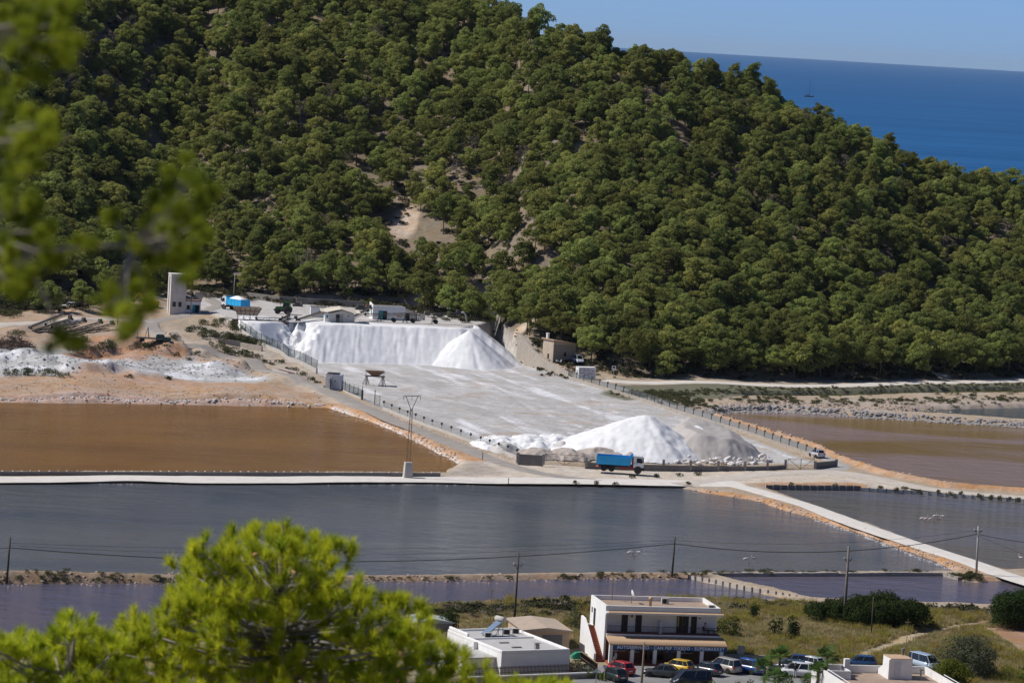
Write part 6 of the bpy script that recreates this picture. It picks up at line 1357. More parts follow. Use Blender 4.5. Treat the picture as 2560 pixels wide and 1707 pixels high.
for x_, y_ in ((11.6, 11.0),):
    mb = MB(); mb.tube([(x_, y_, tz), (x_, y_, tz + 1.3)], .1, 8); mb.tube([(x_ - .15, y_, tz + 1.25), (x_ + .25, y_, tz + 1.25)], .13, 8); mb.build('vent_pipe', concrete, o)
mb = MB(); mb.bar((.12, 0, tz + 1.35), (.12, 9.5, tz + 1.35), .07); mb.bar((13.5, 0, tz + 1.2), (13.5, 8.5, tz + 1.2), .07); mb.build('handrail', white_paint, o)
antenna('thin rusty aerial with small yagi on the stair hut', on((RO.x, RO.y, VZ), RR, (10.4, 13.2, tz + 2.4)), 4.3, ((3.9, .3),))
# street furniture of the car park
for lab, b_, hh in (('small pale sign on a post beside the red car', (1510, 1702), 1.9), ('small blue-grey sign on a thin post by the garden wall', (1489, 1716), 2.0)):
    p = G(*b_, VZ); o = thing('street_sign', lab, 'sign', tuple(p)); mb = MB(); mb.tube([(0, 0, 0), (0, 0, hh)], .05, 6); mb.build('post', mat('ochre_post', (.42, .32, .2), (.36, .27, .17), 3, .8) if 'pale' in lab else steel_m, o); mb = MB(); mb.box(-.2, .2, -.06, -.02, hh - .35, hh); mb.build('plate', mat('sign_greyblue', (.45, .5, .55), (.4, .45, .5), 2, .6), o)
p = G(1850, 1660, VZ); o = thing('street_sign', 'grey notice board beside the blue van', 'sign', tuple(p)); mb = MB(); mb.box(-.05, .05, -.05, .05, 0, 2.2); mb.build('post', steel_m, o); mb = MB(); mb.box(-.42, .42, -.09, -.05, 1.3, 2.3); mb.build('board', concrete, o)
p = G(1820, 1655, VZ); o = thing('low_wall', 'low dark wall right of the supermarket porch', 'wall', tuple(p), R(8)); mb = MB(); mb.box(-1, 4.5, -.15, .15, -.2, 1.0); mb.build('wall', rub2, o)
p = G(1537, 1655, VZ); o = thing('moped', 'parked moped in front of the leftmost shop window', 'moped', tuple(p), 1.4)
for x_ in (-.5, .5): add_wheel(o, x_, 0, .26, .12)
mb = MB(); mb.prism([(-.65, .35), (-.6, .8), (-.1, .75), (.1, .4), (.4, .4), (.5, 1.2), (.65, 1.15), (.5, .3)], -.14, .14); mb.build('body', steel_m, o); mb = MB(); mb.box(.45, .6, -.3, .3, 1.15, 1.2); mb.build('handlebar', black_m, o)

# ------------------------------------------------------------------ parked cars
def vcar(lab, px_, py_, style, pm, deg, **k_):
    p = G(px_, py_, VZ); return car('parked_car', lab, style, pm, (p.x, p.y, VZ), R(deg), 'cars in the supermarket car park', **k_)
vcar('red hatchback parked before the left columns of the supermarket', 1549, 1682, 'hatch', paint_m('red', (.50, .018, .022)), 128)
vcar('tiny dark green car in front of the red one', 1536, 1699, 'small', paint_m('darkgreen', (.02, .035, .03)), 122)
vcar('dark grey saloon seen from its left side facing left', 1655, 1690, 'sedan', paint_m('graphite', (.035, .04, .045)), 172)
vcar('yellow hatchback parked behind the dark grey saloon', 1692, 1677, 'hatch', paint_m('yellow', (.72, .47, .02)), 148)
vcar('dark blue-green hatchback between the yellow and the beige cars', 1764, 1684, 'hatch', paint_m('petrol', (.018, .035, .045)), 142)
vcar('beige hatchback with red tail lamps at the right of the porch', 1812, 1677, 'mpv', paint_m('beige', (.42, .38, .32)), 132)
vcar('black people carrier at the bottom edge facing left', 1727, 1713, 'van', paint_m('black', (.012, .014, .016)), 196)
vcar('bright blue van beside the grey notice board', 1866, 1679, 'mpv', paint_m('blue', (.015, .07, .30)), 140)
vcar('white hatchback with open door half hidden by the palms', 1992, 1689, 'mpv', paint_m('white3', (.74, .74, .74)), 172)
vcar('navy car roof showing behind the palms', 1987, 1665, 'hatch', paint_m('navy', (.02, .04, .10)), 170)
vcar('white car half hidden behind the right palm', 2022, 1669, 'hatch', paint_m('white4', (.72, .73, .74)), 140)
vcar('dark car standing between the palms and the white hatchback', 1975, 1677, 'hatch', paint_m('slateblue', (.03, .045, .06)), 150)
vcar('blue car roof showing above the terrace parapet', 2150, 1667, 'hatch', paint_m('blue2', (.02, .06, .16)), 175)
vcar('silver-blue van beside the pale stair hut at right', 2310, 1671, 'van', paint_m('silverblue', (.42, .50, .60)), -55)

# ------------------------------------------------------------------ people
def person(lab, loc, rz, joints, radii, bones, shirt, legs, zs, hair_c=(.05, .03, .02)):
    """one continuous skinned body; clothing takes over by height"""
    o = thing('person', lab, 'person', loc, rz); me_ = bpy.data.meshes.new('body'); me_.from_pydata(joints, bones, []); b_ = link('body', me_, o)
    md = b_.modifiers.new('skin', 'SKIN'); md.use_smooth_shade = True
    for i, sv in enumerate(me_.skin_vertices[0].data): sv.radius = (radii[i], radii[i]); sv.use_root = (i == 0)
    b_.modifiers.new('sub', 'SUBSURF').levels = 1
    bpy.context.view_layer.update(); dg_ = bpy.context.evaluated_depsgraph_get(); nm = bpy.data.meshes.new_from_object(b_.evaluated_get(dg_)); b_.modifiers.clear(); b_.data = nm; nm.name = 'body'
    nm.materials.clear()
    for m2 in (mat('skin', (.45, .28, .19), (.42, .26, .18), 2, .6), mat('cloth_%s' % shirt[0], shirt[1], None, 4, .9), mat('cloth_%s' % legs[0], legs[1], None, 4, .9)): nm.materials.append(m2)
    for p in nm.polygons:
        c = p.center; p.material_index = 1 if zs[1] < c.z < zs[2] and abs(c.y) < .34 else (2 if zs[0] < c.z <= zs[1] else 0)
    mb = MB(); hd = joints[3]; mb.lathe([(.05, -.06), (.115, -.02), (.12, .06), (.06, .13), (.01, .135)], 10, Matrix.Translation((hd[0] - .025, hd[1], hd[2] + .03))); mb.build('hair', mat('hair', hair_c, None, 4, .8), o, True)
stand = [(0, 0, .95), (0, 0, 1.22), (0, 0, 1.47), (.02, 0, 1.63), (0, .1, .9), (.03, .12, .5), (0, .12, .08), (.14, .13, .04), (0, -.1, .9), (-.02, -.12, .5), (-.06, -.12, .08), (.08, -.13, .04), (0, .2, 1.4), (.05, .26, 1.14), (.2, .24, .95), (.3, .22, .92), (0, -.2, 1.4), (0, -.25, 1.13), (.08, -.25, .88), (.1, -.25, .78)]
rad = [.14, .14, .07, .105, .1, .07, .05, .04, .1, .07, .05, .04, .06, .048, .04, .035, .06, .048, .04, .035]
bones = [(0, 1), (1, 2), (2, 3), (0, 4), (4, 5), (5, 6), (6, 7), (0, 8), (8, 9), (9, 10), (10, 11), (2, 12), (12, 13), (13, 14), (14, 15), (2, 16), (16, 17), (17, 18), (18, 19)]
sit = [(0, 0, .55), (-.03, 0, .85), (-.03, 0, 1.1), (0, 0, 1.27), (.05, .1, .5), (.45, .12, .5), (.46, .12, .08), (.6, .13, .04), (.05, -.1, .5), (.45, -.12, .5), (.46, -.12, .08), (.6, -.13, .04), (-.03, .2, 1.03), (.05, .25, .78), (.25, .2, .68), (.33, .16, .68), (-.03, -.2, 1.03), (.05, -.25, .78), (.25, -.2, .68), (.33, -.16, .68)]
p = G(1987, 1693, VZ); person('person in dark top and pale trousers standing at the white hatchback', tuple(p), R(80), stand, rad, bones, ('dark', (.03, .03, .04)), ('pale', (.5, .52, .56)), (.1, .95, 1.5))
p = on(SMO, SMR, (12.4, .55, 3.26)); person('person in a pale top sitting on the supermarket balcony', tuple(p), R(20), sit, rad, bones, ('palepink', (.6, .5, .48)), ('brown', (.2, .13, .1)), (.3, .62, 1.12))
p = on(SMO, SMR, (8.0, -.6, .04)); person('person in a blue shirt standing in the shade of the shop porch', tuple(p), R(-60), stand, rad, bones, ('blue', (.08, .12, .3)), ('grey', (.15, .15, .16)), (.1, .95, 1.5))
def chair(lab, loc, rz):
    o = thing('balcony_chair', lab, 'chair', loc, rz); mb = MB(); mb.box(-.24, .24, -.24, .24, .42, .46); mb.build('seat', shut, o); mb = MB(); mb.box(-.26, -.21, -.24, .24, .46, .95); mb.build('backrest', shut, o)
    for x_ in (-.22, .22):
        for y_ in (-.22, .22): mb = MB(); mb.bar((x_, y_, 0), (x_, y_, .43), .04); mb.build('leg', shut, o)
chair('dark chair under the person on the balcony', tuple(on(SMO, SMR, (12.4, .55, 3.26))), R(20)); chair('dark empty chair at the right end of the balcony', tuple(on(SMO, SMR, (13.7, .5, 3.26))), R(190))
o = thing('balcony_table', 'dark low table at the right end of the balcony', 'table', tuple(on(SMO, SMR, (13.1, .4, 3.26))), SMR); mb = MB(); mb.box(-.4, .4, -.35, .35, .5, .55); mb.build('table_top', shut, o)
for x_ in (-.35, .35):
    for y_ in (-.3, .3): mb = MB(); mb.bar((x_, y_, 0), (x_, y_, .5), .05); mb.build('leg', shut, o)

# ------------------------------------------------------------------ flamingos
pinkw = mat('pale_plumage', (.74, .66, .63), (.68, .56, .53), 3, .8); legp = mat('pink_leg', (.5, .3, .28), (.45, .26, .24), 3, .7)
def flamingo(lab, px_, py_, rz, down=True, s=1.0):
    p = G(px_, py_, 0); o = thing('flamingo', lab, 'flamingo', (p.x, p.y, -.25), rz, 'flamingos wading in the pans'); o.scale = (s, s, s)
    mb = MB(); loft(mb, [[(x_, w * math.cos(a), .85 + dz + hh * math.sin(a)) for a in np.linspace(0, 2 * PI, 9)[:-1]] for x_, w, hh, dz in ((-.38, .02, .02, -.08), (-.25, .1, .1, -.02), (-.05, .15, .16, 0), (.15, .13, .14, .03), (.28, .05, .06, .08))]); mb.build('body', pinkw, o, True)
    pts = [(.22, 0, .92), (.42, 0, 1.05), (.5, 0, .85), (.46, 0, .55), (.55, 0, .35)] if down else [(.22, 0, .92), (.4, 0, .98), (.38, 0, 1.2), (.3, 0, 1.4), (.4, 0, 1.5)]
    mb = MB(); mb.tube(pts, [.06, .045, .04, .04, .05], 6); nk = mb.build('neck', pinkw, o, True); e = Vector(pts[-1]); mb = MB(); mb.tube([e, e + Vector((.1, 0, -.03)), e + Vector((.14, 0, -.12))], [.045, .035, .015], 6); mb.build('bill', black_m, nk)
    for s_ in (-1, 1): mb = MB(); mb.tube([(0, s_ * .05, .75), (-.05, s_ * .05, .45), (.0, s_ * .05, 0)], .02, 5); mb.build('leg', legp, o)
for i, (a, b_, dn_, lab) in enumerate([(1573, 1390, 1, 'leftmost flamingo of the left pair in the slate pan'), (1582, 1391, 0, 'flamingo close beside the leftmost one in the slate pan'), (1598, 1390, 1, 'right flamingo of the left trio in the slate pan'), (1863, 1406, 1, 'left flamingo of the pair in the right part of the slate pan'), (1884, 1405, 0, 'right flamingo of the pair in the right part of the slate pan'), (2304, 1304, 1, 'leftmost flamingo of the lower row in the right pan'), (2314, 1305, 0, 'second flamingo of the lower row in the right pan'), (2326, 1305, 1, 'third flamingo of the lower row in the right pan'), (2336, 1298, 1, 'leftmost flamingo of the upper row in the right pan'), (2346, 1298, 0, 'second flamingo of the upper row in the right pan'), (2358, 1299, 1, 'third flamingo of the upper row in the right pan'), (2552, 1403, 0, 'single flamingo at the right edge near the causeway')]):
    flamingo(lab, a, b_, random.choice([0, PI]) + random.uniform(-.4, .4), bool(dn_))
# ------------------------------------------------------------------ shrubs and bushes one can tell apart
carob = foliage('carob_foliage', (.050, .075, .022), (.026, .042, .015), .1, .2, 1.0, .01); olive = foliage('olive_foliage', (.135, .145, .085), (.075, .085, .05), .15, .25, 1.5, .01); lush = foliage('lush_foliage', (.12, .17, .03), (.06, .095, .018), .15, .35, 1.5, .015); samph = foliage('samphire_foliage', (.115, .118, .055), (.066, .070, .036), .25, .25, 1.5, .02); yellowish = foliage('fennel_foliage', (.42, .35, .09), (.30, .26, .075), .2, .4, 1.5, .02); pinebush = foliage('pinebush_foliage', (.16, .175, .025), (.075, .095, .018), .1, .35, 1.2, .01)
def bush(lab, p, rx, ry, hh, m, seed, leaf=(.07, .14), dens=55, blobs=None, cat='bush', name='bush', stems=True, group=None):
    rg = np.random.default_rng(seed); o = thing(name, lab, cat, tuple(p), 0, group); blobs = blobs or max(6, int(rx * ry * 1.6)); cs = []; ns = []
    cen = []
    for i in range(blobs):
        an = rg.uniform(0, 6.28); rr = math.sqrt(rg.uniform(0, 1)) * .82; x_, y_ = rr * rx * math.cos(an), rr * ry * math.sin(an); top = hh * (1 - rr ** 2.2) ** .5 * rg.uniform(.78, 1.05); br_ = min(rx, ry, hh) * rg.uniform(.26, .42) + .15
        for z_ in np.arange(top - br_ * .75, 0, -br_ * 1.3)[:3]:
            cen.append((x_, y_, z_)); n_ = int(dens * (br_ ** 2) * 4) + 12; v = rg.normal(0, 1, (n_, 3)); v[:, 2] = np.abs(v[:, 2]) * rg.choice([1, 1, -.6], n_) + .05; v /= np.linalg.norm(v, axis=1)[:, None]
            cs.append(np.array([x_, y_, z_]) + v * br_ * np.array([1, 1, .85]) * rg.uniform(.7, 1.08, (n_, 1))); ns.append(v)
    cs = np.concatenate(cs); V, Fc = leaf_quads(cs, np.concatenate(ns), rg.uniform(*leaf, len(cs)), rg); V[:, 2] = np.maximum(V[:, 2], -.1); link('foliage', npmesh('foliage', V, Fc, m), o)
    if stems:
        mb = MB()
        for c in cen[::max(1, len(cen) // 8)]: mb.tube([(0, 0, -.2), (c[0] * .5, c[1] * .5, c[2] * .5), c], [.05 + hh * .015, .04, .02], 4)
        mb.build('stem', bark, o)
    return o
def vb(lab, px_, py_, w_px, hh, m, seed, z=VZ - .2, ry=None, **k_):
    p = G(px_, py_, z); s = F_PX / (p.y + .01); rx = w_px / s / 2; return bush(lab, p, rx, ry or rx * .8, hh, m, seed, **k_)
vb('huge dark green carob thicket right of the tallest pole', 2200, 1556, 260, 4.0, carob, 1, ry=5.0, leaf=(.09, .18))
vb('dark low spur of the carob thicket left of the tallest pole', 2075, 1548, 140, 2.6, carob, 2, ry=3.5, leaf=(.09, .18))
vb('big dark carob bush cut by the right edge', 2548, 1556, 170, 4.6, carob, 3, ry=4.0, leaf=(.09, .18))
vb('small round dark tree standing alone in the dry grass', 1955, 1598, 80, 3.6, carob, 4, leaf=(.09, .16), cat='tree', name='small_tree')
vb('grey-green olive bush left behind the supermarket', 1438, 1572, 66, 3.6, olive, 5, leaf=(.06, .12))
vb('green bush at the right corner of the supermarket', 1820, 1592, 70, 3.0, carob, 6, leaf=(.07, .13))
vb('small dark bush in the grass behind the supermarket', 1886, 1540, 36, 1.9, carob, 7)
vb('large grey-olive tree above the yellow-green pine bush', 2415, 1690, 180, 5.0, olive, 8, leaf=(.07, .14), cat='tree', name='small_tree')
vb('yellow-green pine bush at the bottom right', 2370, 1722, 160, 3.6, pinebush, 9, leaf=(.08, .16))
vb('bright green bush in the bottom right corner', 2545, 1712, 110, 2.6, lush, 10)
vb('bright green lemon bush between white house and garage', 1382, 1622, 66, 2.6, lush, 11, ry=1.4)
vb('green garden shrubs beside the dinghy', 1440, 1680, 70, 1.6, lush, 12)
vb('dark hedge beside the tiny green car', 1490, 1700, 60, 1.4, lush, 13)
vb('spiky green hedge at the bottom edge before the black car', 1760, 1724, 160, 1.4, lush, 14, ry=.8)
vb('leafy hedge at the bottom edge left of the palms', 1850, 1722, 110, 1.3, lush, 15, ry=.8)
vb('green foliage filling in under the palms', 1990, 1722, 150, 1.7, lush, 16, ry=1)
vb('leafy bush beneath the right palm', 2040, 1712, 80, 2.0, lush, 17, ry=1)
vb('dark green tree top showing behind the foreground pine', 1120, 1580, 56, 3.2, carob, 18)
random.seed(21)
# low shrubs beside the lane and on the banks
LS = [(505, 812, 40), (540, 815, 26), (585, 818, 46), (600, 828, 50), (560, 808, 60), (490, 830, 60), (520, 842, 70), (560, 846, 60), (590, 850, 80), (620, 858, 80), (650, 866, 60), (540, 868, 50), (575, 882, 60), (610, 890, 60), (640, 897, 40), (662, 906, 28), (680, 912, 20), (700, 908, 30), (716, 922, 16), (735, 925, 24), (758, 938, 28), (780, 950, 24), (795, 957, 18), (815, 968, 14), (120, 936, 60), (70, 935, 50), (25, 938, 50), (160, 942, 40), (320, 943, 26), (420, 948, 26), (440, 850, 40), (350, 872, 60), (380, 868, 50), (270, 868, 50), (240, 878, 40), (190, 872, 90), (440, 888, 26), (470, 898, 18), (490, 884, 26), (20, 790, 90), (40, 840, 50), (415, 868, 30), (205, 855, 50)]
for i, (a, b_, w) in enumerate(LS):
    p = hit(a, b_); s = F_PX / p.y; r_ = w / s / 2
    bush('low %s shrub %s' % (['grey-green', 'dark'][i % 2], 'at the left edge by the sludge field' if a < 230 and b_ > 920 else ('near the stored conveyors' if a < 230 else ('on the orange bank below the green flatbed' if a < 480 else ('in the clump above the low stone wall' if b_ < 868 else ('right under the low stone wall' if a < 690 else 'in the sparse row between lane and mesh fence'))))), (p.x, p.y, p.z - .1), r_, r_ * 1.3, max(.5, min(1.7, r_ * .85)), [samph, carob if i % 4 == 1 else samph][i % 2], 400 + i, leaf=(.09, .19), dens=26, name='shrub', cat='shrub', stems=False, group=['grey-green shrubs by the lane', 'dark shrubs by the lane'][i % 2])
for i, (a, b_, w) in enumerate([(1978, 1213, 20), (2088, 1216, 16), (2200, 1222, 20), (2262, 1224, 24), (2240, 1226, 16), (2300, 1232, 16), (2345, 1232, 16), (2380, 1236, 24), (2402, 1236, 14), (2450, 1242, 18), (2480, 1246, 18), (2500, 1247, 16), (2525, 1250, 14), (2545, 1252, 14), (1640, 1192, 16), (1580, 1194, 14), (1740, 1186, 26), (1700, 1189, 20), (1440, 1209, 16), (1490, 1210, 16), (1540, 1212, 14), (1720, 1211, 14)]):
    p = G(a, b_, .5); s = F_PX / p.y; r_ = w / s / 2; bush('low dark shrub ' + ('on the orange strip by the dark slab wall' if 1960 < a < 2120 else ('behind the whitish slab wall, left half' if 2120 < a < 2390 else ('behind the whitish slab wall, right half' if a > 2390 else ('at the edge of the slate pan' if b_ > 1205 else 'on the scrubby strip by the junction')))), (p.x, p.y, .4), r_, r_ * 1.4, .75, samph, 480 + i, leaf=(.07, .15), dens=34, name='shrub', cat='shrub', stems=False, group='shrubs along the tracks by the pans')

# ------------------------------------------------------------------ ground cover that nobody could count
DIKE = [shrub_mesh(300 + i, samph, .8, .75, 150, (.07, .15)) for i in range(4)]
def cover(name, lab, line, z, nn, spread, size, protos, cat='scrub', mask=None):
    P = [G(a, b_, z) if z is not None else hit(a, b_) for a, b_ in line]; L_ = [0]
    for a, b_ in zip(P[:-1], P[1:]): L_.append(L_[-1] + (b_ - a).length)
    out = []
    for _ in range(nn):
        s_ = random.uniform(0, L_[-1]); i = max(j for j in range(len(P) - 1) if L_[j] <= s_); p = P[i].lerp(P[i + 1], (s_ - L_[i]) / (L_[i + 1] - L_[i] + 1e-6)); out.append((p.x + random.gauss(0, spread[0]), p.y + random.gauss(0, spread[1])))
    A = np.array(out); zz_ = h(A[:, 0], A[:, 1]); ok_ = (zz_ > .06) & (fbm(A[:, 0] / 4, A[:, 1] / 5, 66) > (mask or .0)); A = A[ok_]; zz_ = zz_[ok_]
    return scatter(name, protos, np.column_stack([A, zz_ - .05]), [random.uniform(0, 6.28) for _ in A], [random.uniform(*size) for _ in A], [random.randrange(len(protos)) for _ in A], lab, cat)
cover('dike_scrub', 'dark scrub growing along the near dike between the pans', [(-60, 1450), (600, 1450), (1000, 1447), (1400, 1442), (1760, 1437)], .4, 420, (.8, .7), (.25, .8), DIKE, mask=.44)
cover('dike_scrub', 'thin scrub on top of the stone causeway by the violet pan', [(1760, 1432), (2000, 1432), (2358, 1431)], .4, 190, (.4, .5), (.3, .7), DIKE)
cover('dike_scrub', 'green scrub where the causeway meets the diagonal road', [(2340, 1432), (2400, 1440), (2440, 1446)], .4, 60, (.8, .8), (.5, 1.2), DIKE)
cover('channel_scrub', 'dark green samphire band along the green channel', [(1560, 990), (1700, 985), (1900, 982), (2200, 975), (2620, 966)], .8, 1100, (2.5, 2.6), (.3, .75), DIKE)
cover('channel_scrub', 'scrub between the green channel and the mauve pan', [(1850, 1006), (2000, 1003), (2300, 1004), (2620, 1002)], .7, 420, (2.5, 5), (.4, 1.1), DIKE, mask=.42)
cover('channel_scrub', 'scrub at the bend of the right-hand wall', [(1600, 985), (1680, 1000), (1760, 1015)], .8, 160, (2, 5), (.4, 1.2), DIKE)
cover('foot_scrub', 'grey scrub band at the foot of the wooded hill', [(-60, 756), (200, 748), (420, 722), (620, 744), (760, 754), (900, 762), (1040, 776), (1250, 815)], None, 900, (3, 7), (.6, 1.8), SCRUB)
cover('foot_scrub', 'grey scrub at the foot of the hill behind the pale track', [(1430, 926), (1560, 941), (1800, 943), (2200, 944), (2620, 936)], .9, 700, (3, 3), (.4, 1.3), SCRUB)
cover('foot_scrub', 'scrub round the stone hut', [(1290, 850), (1350, 890), (1420, 930), (1470, 915)], None, 120, (2, 5), (.4, 1.0), SCRUB)
cover('shore_scrub', 'brown scrub along the near shore of the violet pans', [(1080, 1548), (1200, 1545), (1300, 1535), (1460, 1525)], 1.2, 240, (1.8, 3.2), (.5, 1.3), DIKE + SCRUB + [SCRUB[4]] * 3)
cover('shore_scrub', 'brown scrub along the shore behind the dry grass', [(1800, 1515), (1960, 1512), (2100, 1510), (2320, 1518), (2480, 1522), (2600, 1520)], 1.2, 300, (2, 2.2), (.4, 1.2), DIKE + SCRUB + [SCRUB[4]] * 3)
# dry grass
def tuft_mesh(seed, m, hh, nn, sp=.16):
    rg = np.random.default_rng(seed); b0 = np.column_stack([rg.normal(0, sp, (nn, 2)), np.zeros(nn)]); lean = rg.normal(0, .28, (nn, 2)) * hh; L_ = hh * rg.uniform(.5, 1.1, nn); an = rg.uniform(0, 3.14, nn); w = rg.uniform(.012, .03, nn)
    d = np.column_stack([np.cos(an) * w, np.sin(an) * w, np.zeros(nn)]); tip = b0 + np.column_stack([lean, L_]); mid = b0 + np.column_stack([lean * .3, L_ * .55])
    V = np.stack([b0 - d, b0 + d, mid + d * .9, tip, mid - d * .9], 1).reshape(-1, 3); k_ = np.arange(nn)[:, None] * 5
    F_ = np.concatenate([k_ + np.array([[0, 1, 2, 4]]), k_ + np.array([[4, 2, 3, 3]])]); me_ = bpy.data.meshes.new('tuft'); me_.from_pydata(V.tolist(), [], [tuple(f) for f in (k_ + np.array([[0, 1, 2, 4]])).tolist()] + [tuple(f) for f in (k_ + np.array([[4, 2, 3]])).tolist()]); me_.materials.append(m); return me_
straw = foliage('dry_grass', (.56, .45, .245), (.40, .32, .17), .2, .4, 2, .015); greeny = foliage('green_grass', (.42, .36, .165), (.30, .265, .12), .2, .4, 2, .02)
TUFT = [tuft_mesh(i, straw, .42, 60, .22) for i in range(3)] + [tuft_mesh(10 + i, greeny, .5, 60, .22) for i in range(2)]; FEN = [tuft_mesh(20 + i, yellowish, 1.05, 130, .3) for i in range(3)] + [tuft_mesh(30, greeny, .8, 110, .3)]
g_ = np.array([(random.uniform(26, 76), random.uniform(396, 482)) for _ in range(26000)]); g_ = np.concatenate([g_, np.array([(random.uniform(-20, 30), random.uniform(428, 482)) for _ in range(6000)])])
pathd = seg_dist(g_[:, 0], g_[:, 1], [tuple(G(a, b_, 2.2)[:2]) for a, b_ in [(2150, 1640), (2280, 1590), (2400, 1550), (2480, 1530)]], False)
field = sdist(g_[:, 0], g_[:, 1], [tuple(G(a, b_, 2.2)[:2]) for a, b_ in [(2430, 1548), (2640, 1560), (2640, 1700), (2540, 1620)]]); lotd = sdist(g_[:, 0], g_[:, 1], [(p.x, p.y) for p in lot]); smd = sdist(g_[:, 0], g_[:, 1], [tuple(on(SMO, SMR, q_)[:2]) for q_ in ((-1.5, -3, 0), (15, -3, 0), (15, 8, 0), (-1.5, 8, 0))])
gzv = h(g_[:, 0], g_[:, 1]); okg = (pathd > 1.3) & (field < 0) & (lotd < 0) & (smd < 0) & (gzv > .25); nz_ = fbm(g_[:, 0] / 4, g_[:, 1] / 9, 111)
sel_f = okg & (nz_ > .52) & (np.array([random.random() for _ in g_]) < .15); sel_t = okg & ~sel_f
for nm, sel_, pr_, sz, lab in (('dry_grass', sel_t, TUFT, (.6, 1.5), 'dry straw-coloured grass covering the waste ground'), ('tall_weeds', sel_f, FEN, (.55, 1.25), 'tall yellow-green weeds standing in the dry grass')):
    A = np.column_stack([g_[sel_], gzv[sel_] - .03]); scatter(nm, pr_, A, [random.uniform(0, 6.28) for _ in A], [random.uniform(*sz) for _ in A], [random.randrange(len(pr_)) for _ in A], lab, 'grass')
# heap of brushwood at far left
q = hit(32, 868); o = thing('brush_pile', 'brown heap of dry brushwood at the far left edge', 'brush pile', tuple(q)); rg = random.Random(3); mb = MB()
for _ in range(420):
    an = rg.uniform(0, 6.28); rr = rg.random() ** .5; x_ = rr * 4.6 * math.cos(an); y_ = rr * 4 * math.sin(an); z_ = 2.8 * (1 - rr ** 1.6) * rg.uniform(.2, 1); d = Vector((rg.gauss(0, 1), rg.gauss(0, 1), rg.gauss(0, .5))).normalized() * rg.uniform(.5, 1.4); mb.bar(Vector((x_, y_, z_)) - d, Vector((x_, y_, z_)) + d, .07)
tw = mb.build('twigs', mat('brush_twigs', (.19, .13, .095), (.11, .075, .055), 2, .95), o, fix=False); tw['kind'] = 'stuff'

# ------------------------------------------------------------------ palms
def palm(lab, px_, py_, y, hh, nf, seed, s=1.0):
    c = at(px_, py_, y); gz_ = VZ - .1; o = thing('fan_palm', lab, 'palm', (c.x, y, gz_), 0, None); rg = random.Random(seed); H_ = c.z - gz_; mb = MB(); mb.tube([(0, 0, -.2), (.05, 0, H_ * .5), (0, 0, H_)], [.2, .17, .15], 8); mb.build('trunk', bark, o)
    pl = foliage('palm_foliage', (.115, .19, .05), (.06, .115, .03), .15, .35, 1.5, .01)
    for i in range(nf):
        an = i * 2.4 + rg.uniform(-.3, .3); el = rg.uniform(-.2, 1.35); L_ = rg.uniform(.3, .55) * s; d = Vector((math.cos(an) * math.cos(el), math.sin(an) * math.cos(el), math.sin(el))); b0 = Vector((0, 0, H_ - .1)); e = b0 + d * L_ + Vector((0, 0, -.12 * L_)); mb = MB(); mb.tube([b0, b0.lerp(e, .5) + Vector((0, 0, .08)), e], [.022, .018, .015], 4)
        side = d.cross(Vector((0, 0, 1))).normalized(); upv = side.cross(d)
        for k_ in range(15):
            a_ = -1.35 + 2.7 * k_ / 14; dd = (d * math.cos(a_) + side * math.sin(a_)).normalized(); l_ = s * (.62 - .12 * abs(a_)) * rg.uniform(.9, 1.1); n_ = dd.cross(upv).normalized() * .024 * s; t_ = e + dd * l_ + Vector((0, 0, -.3 * l_)); m1 = e + dd * l_ * .55 + upv * .03; mb.add([e, m1 + n_, t_, m1 - n_], [(0, 1, 2, 3)])
        mb.build('frond', pl, o, fix=False)
palm('left fan palm of the group before the white hatchback', 1912, 1668, 404, 2, 26, 1, 1.9); palm('tallest fan palm of the group, right of the left one', 1950, 1642, 403, 3, 26, 2, 1.9); palm('small fan palm low in front of the group', 1938, 1690, 399, 2, 26, 3, 1.9); palm('fan palm standing at the corner of the white roof terrace', 2068, 1640, 404, 3, 26, 4, 1.9); palm('low fan palm beside the white car', 2045, 1680, 402, 2, 26, 5, 1.9)

# ------------------------------------------------------------------ foreground pines (near, out of focus)
fg_leaf = foliage('near_needles', (.72, .74, .050), (.24, .33, .026), .05, .5, 5.0, .005); fg_leaf2 = foliage('hanging_needles', (.38, .42, .035), (.12, .17, .022), .05, .5, 3.0, .005); twig_m = mat('grey_twig', (.34, .31, .28), (.22, .19, .17), 8, .9); cone_m = mat('pine_cone', (.40, .22, .09), (.28, .15, .07), 20, .8)
def needles(cent, dirs, rg, nn, L_, w):
    k_ = len(cent); c = np.repeat(cent, nn, 0); d = np.repeat(dirs, nn, 0) + rg.normal(0, .5, (k_ * nn, 3)); d /= np.linalg.norm(d, axis=1)[:, None]; l_ = L_ * rg.uniform(.7, 1.1, (k_ * nn, 1)); s = np.cross(d, rg.normal(0, 1, d.shape)); s /= np.linalg.norm(s, axis=1)[:, None] + 1e-9
    c = c - np.repeat(dirs, nn, 0) * rg.uniform(0, .55, (k_ * nn, 1)) * L_
    V = np.stack([c - s * w, c + s * w, c + d * l_ * .6 + s * w * .8, c + d * l_], 1).reshape(-1, 3); return V, np.arange(k_ * nn * 4).reshape(-1, 4)
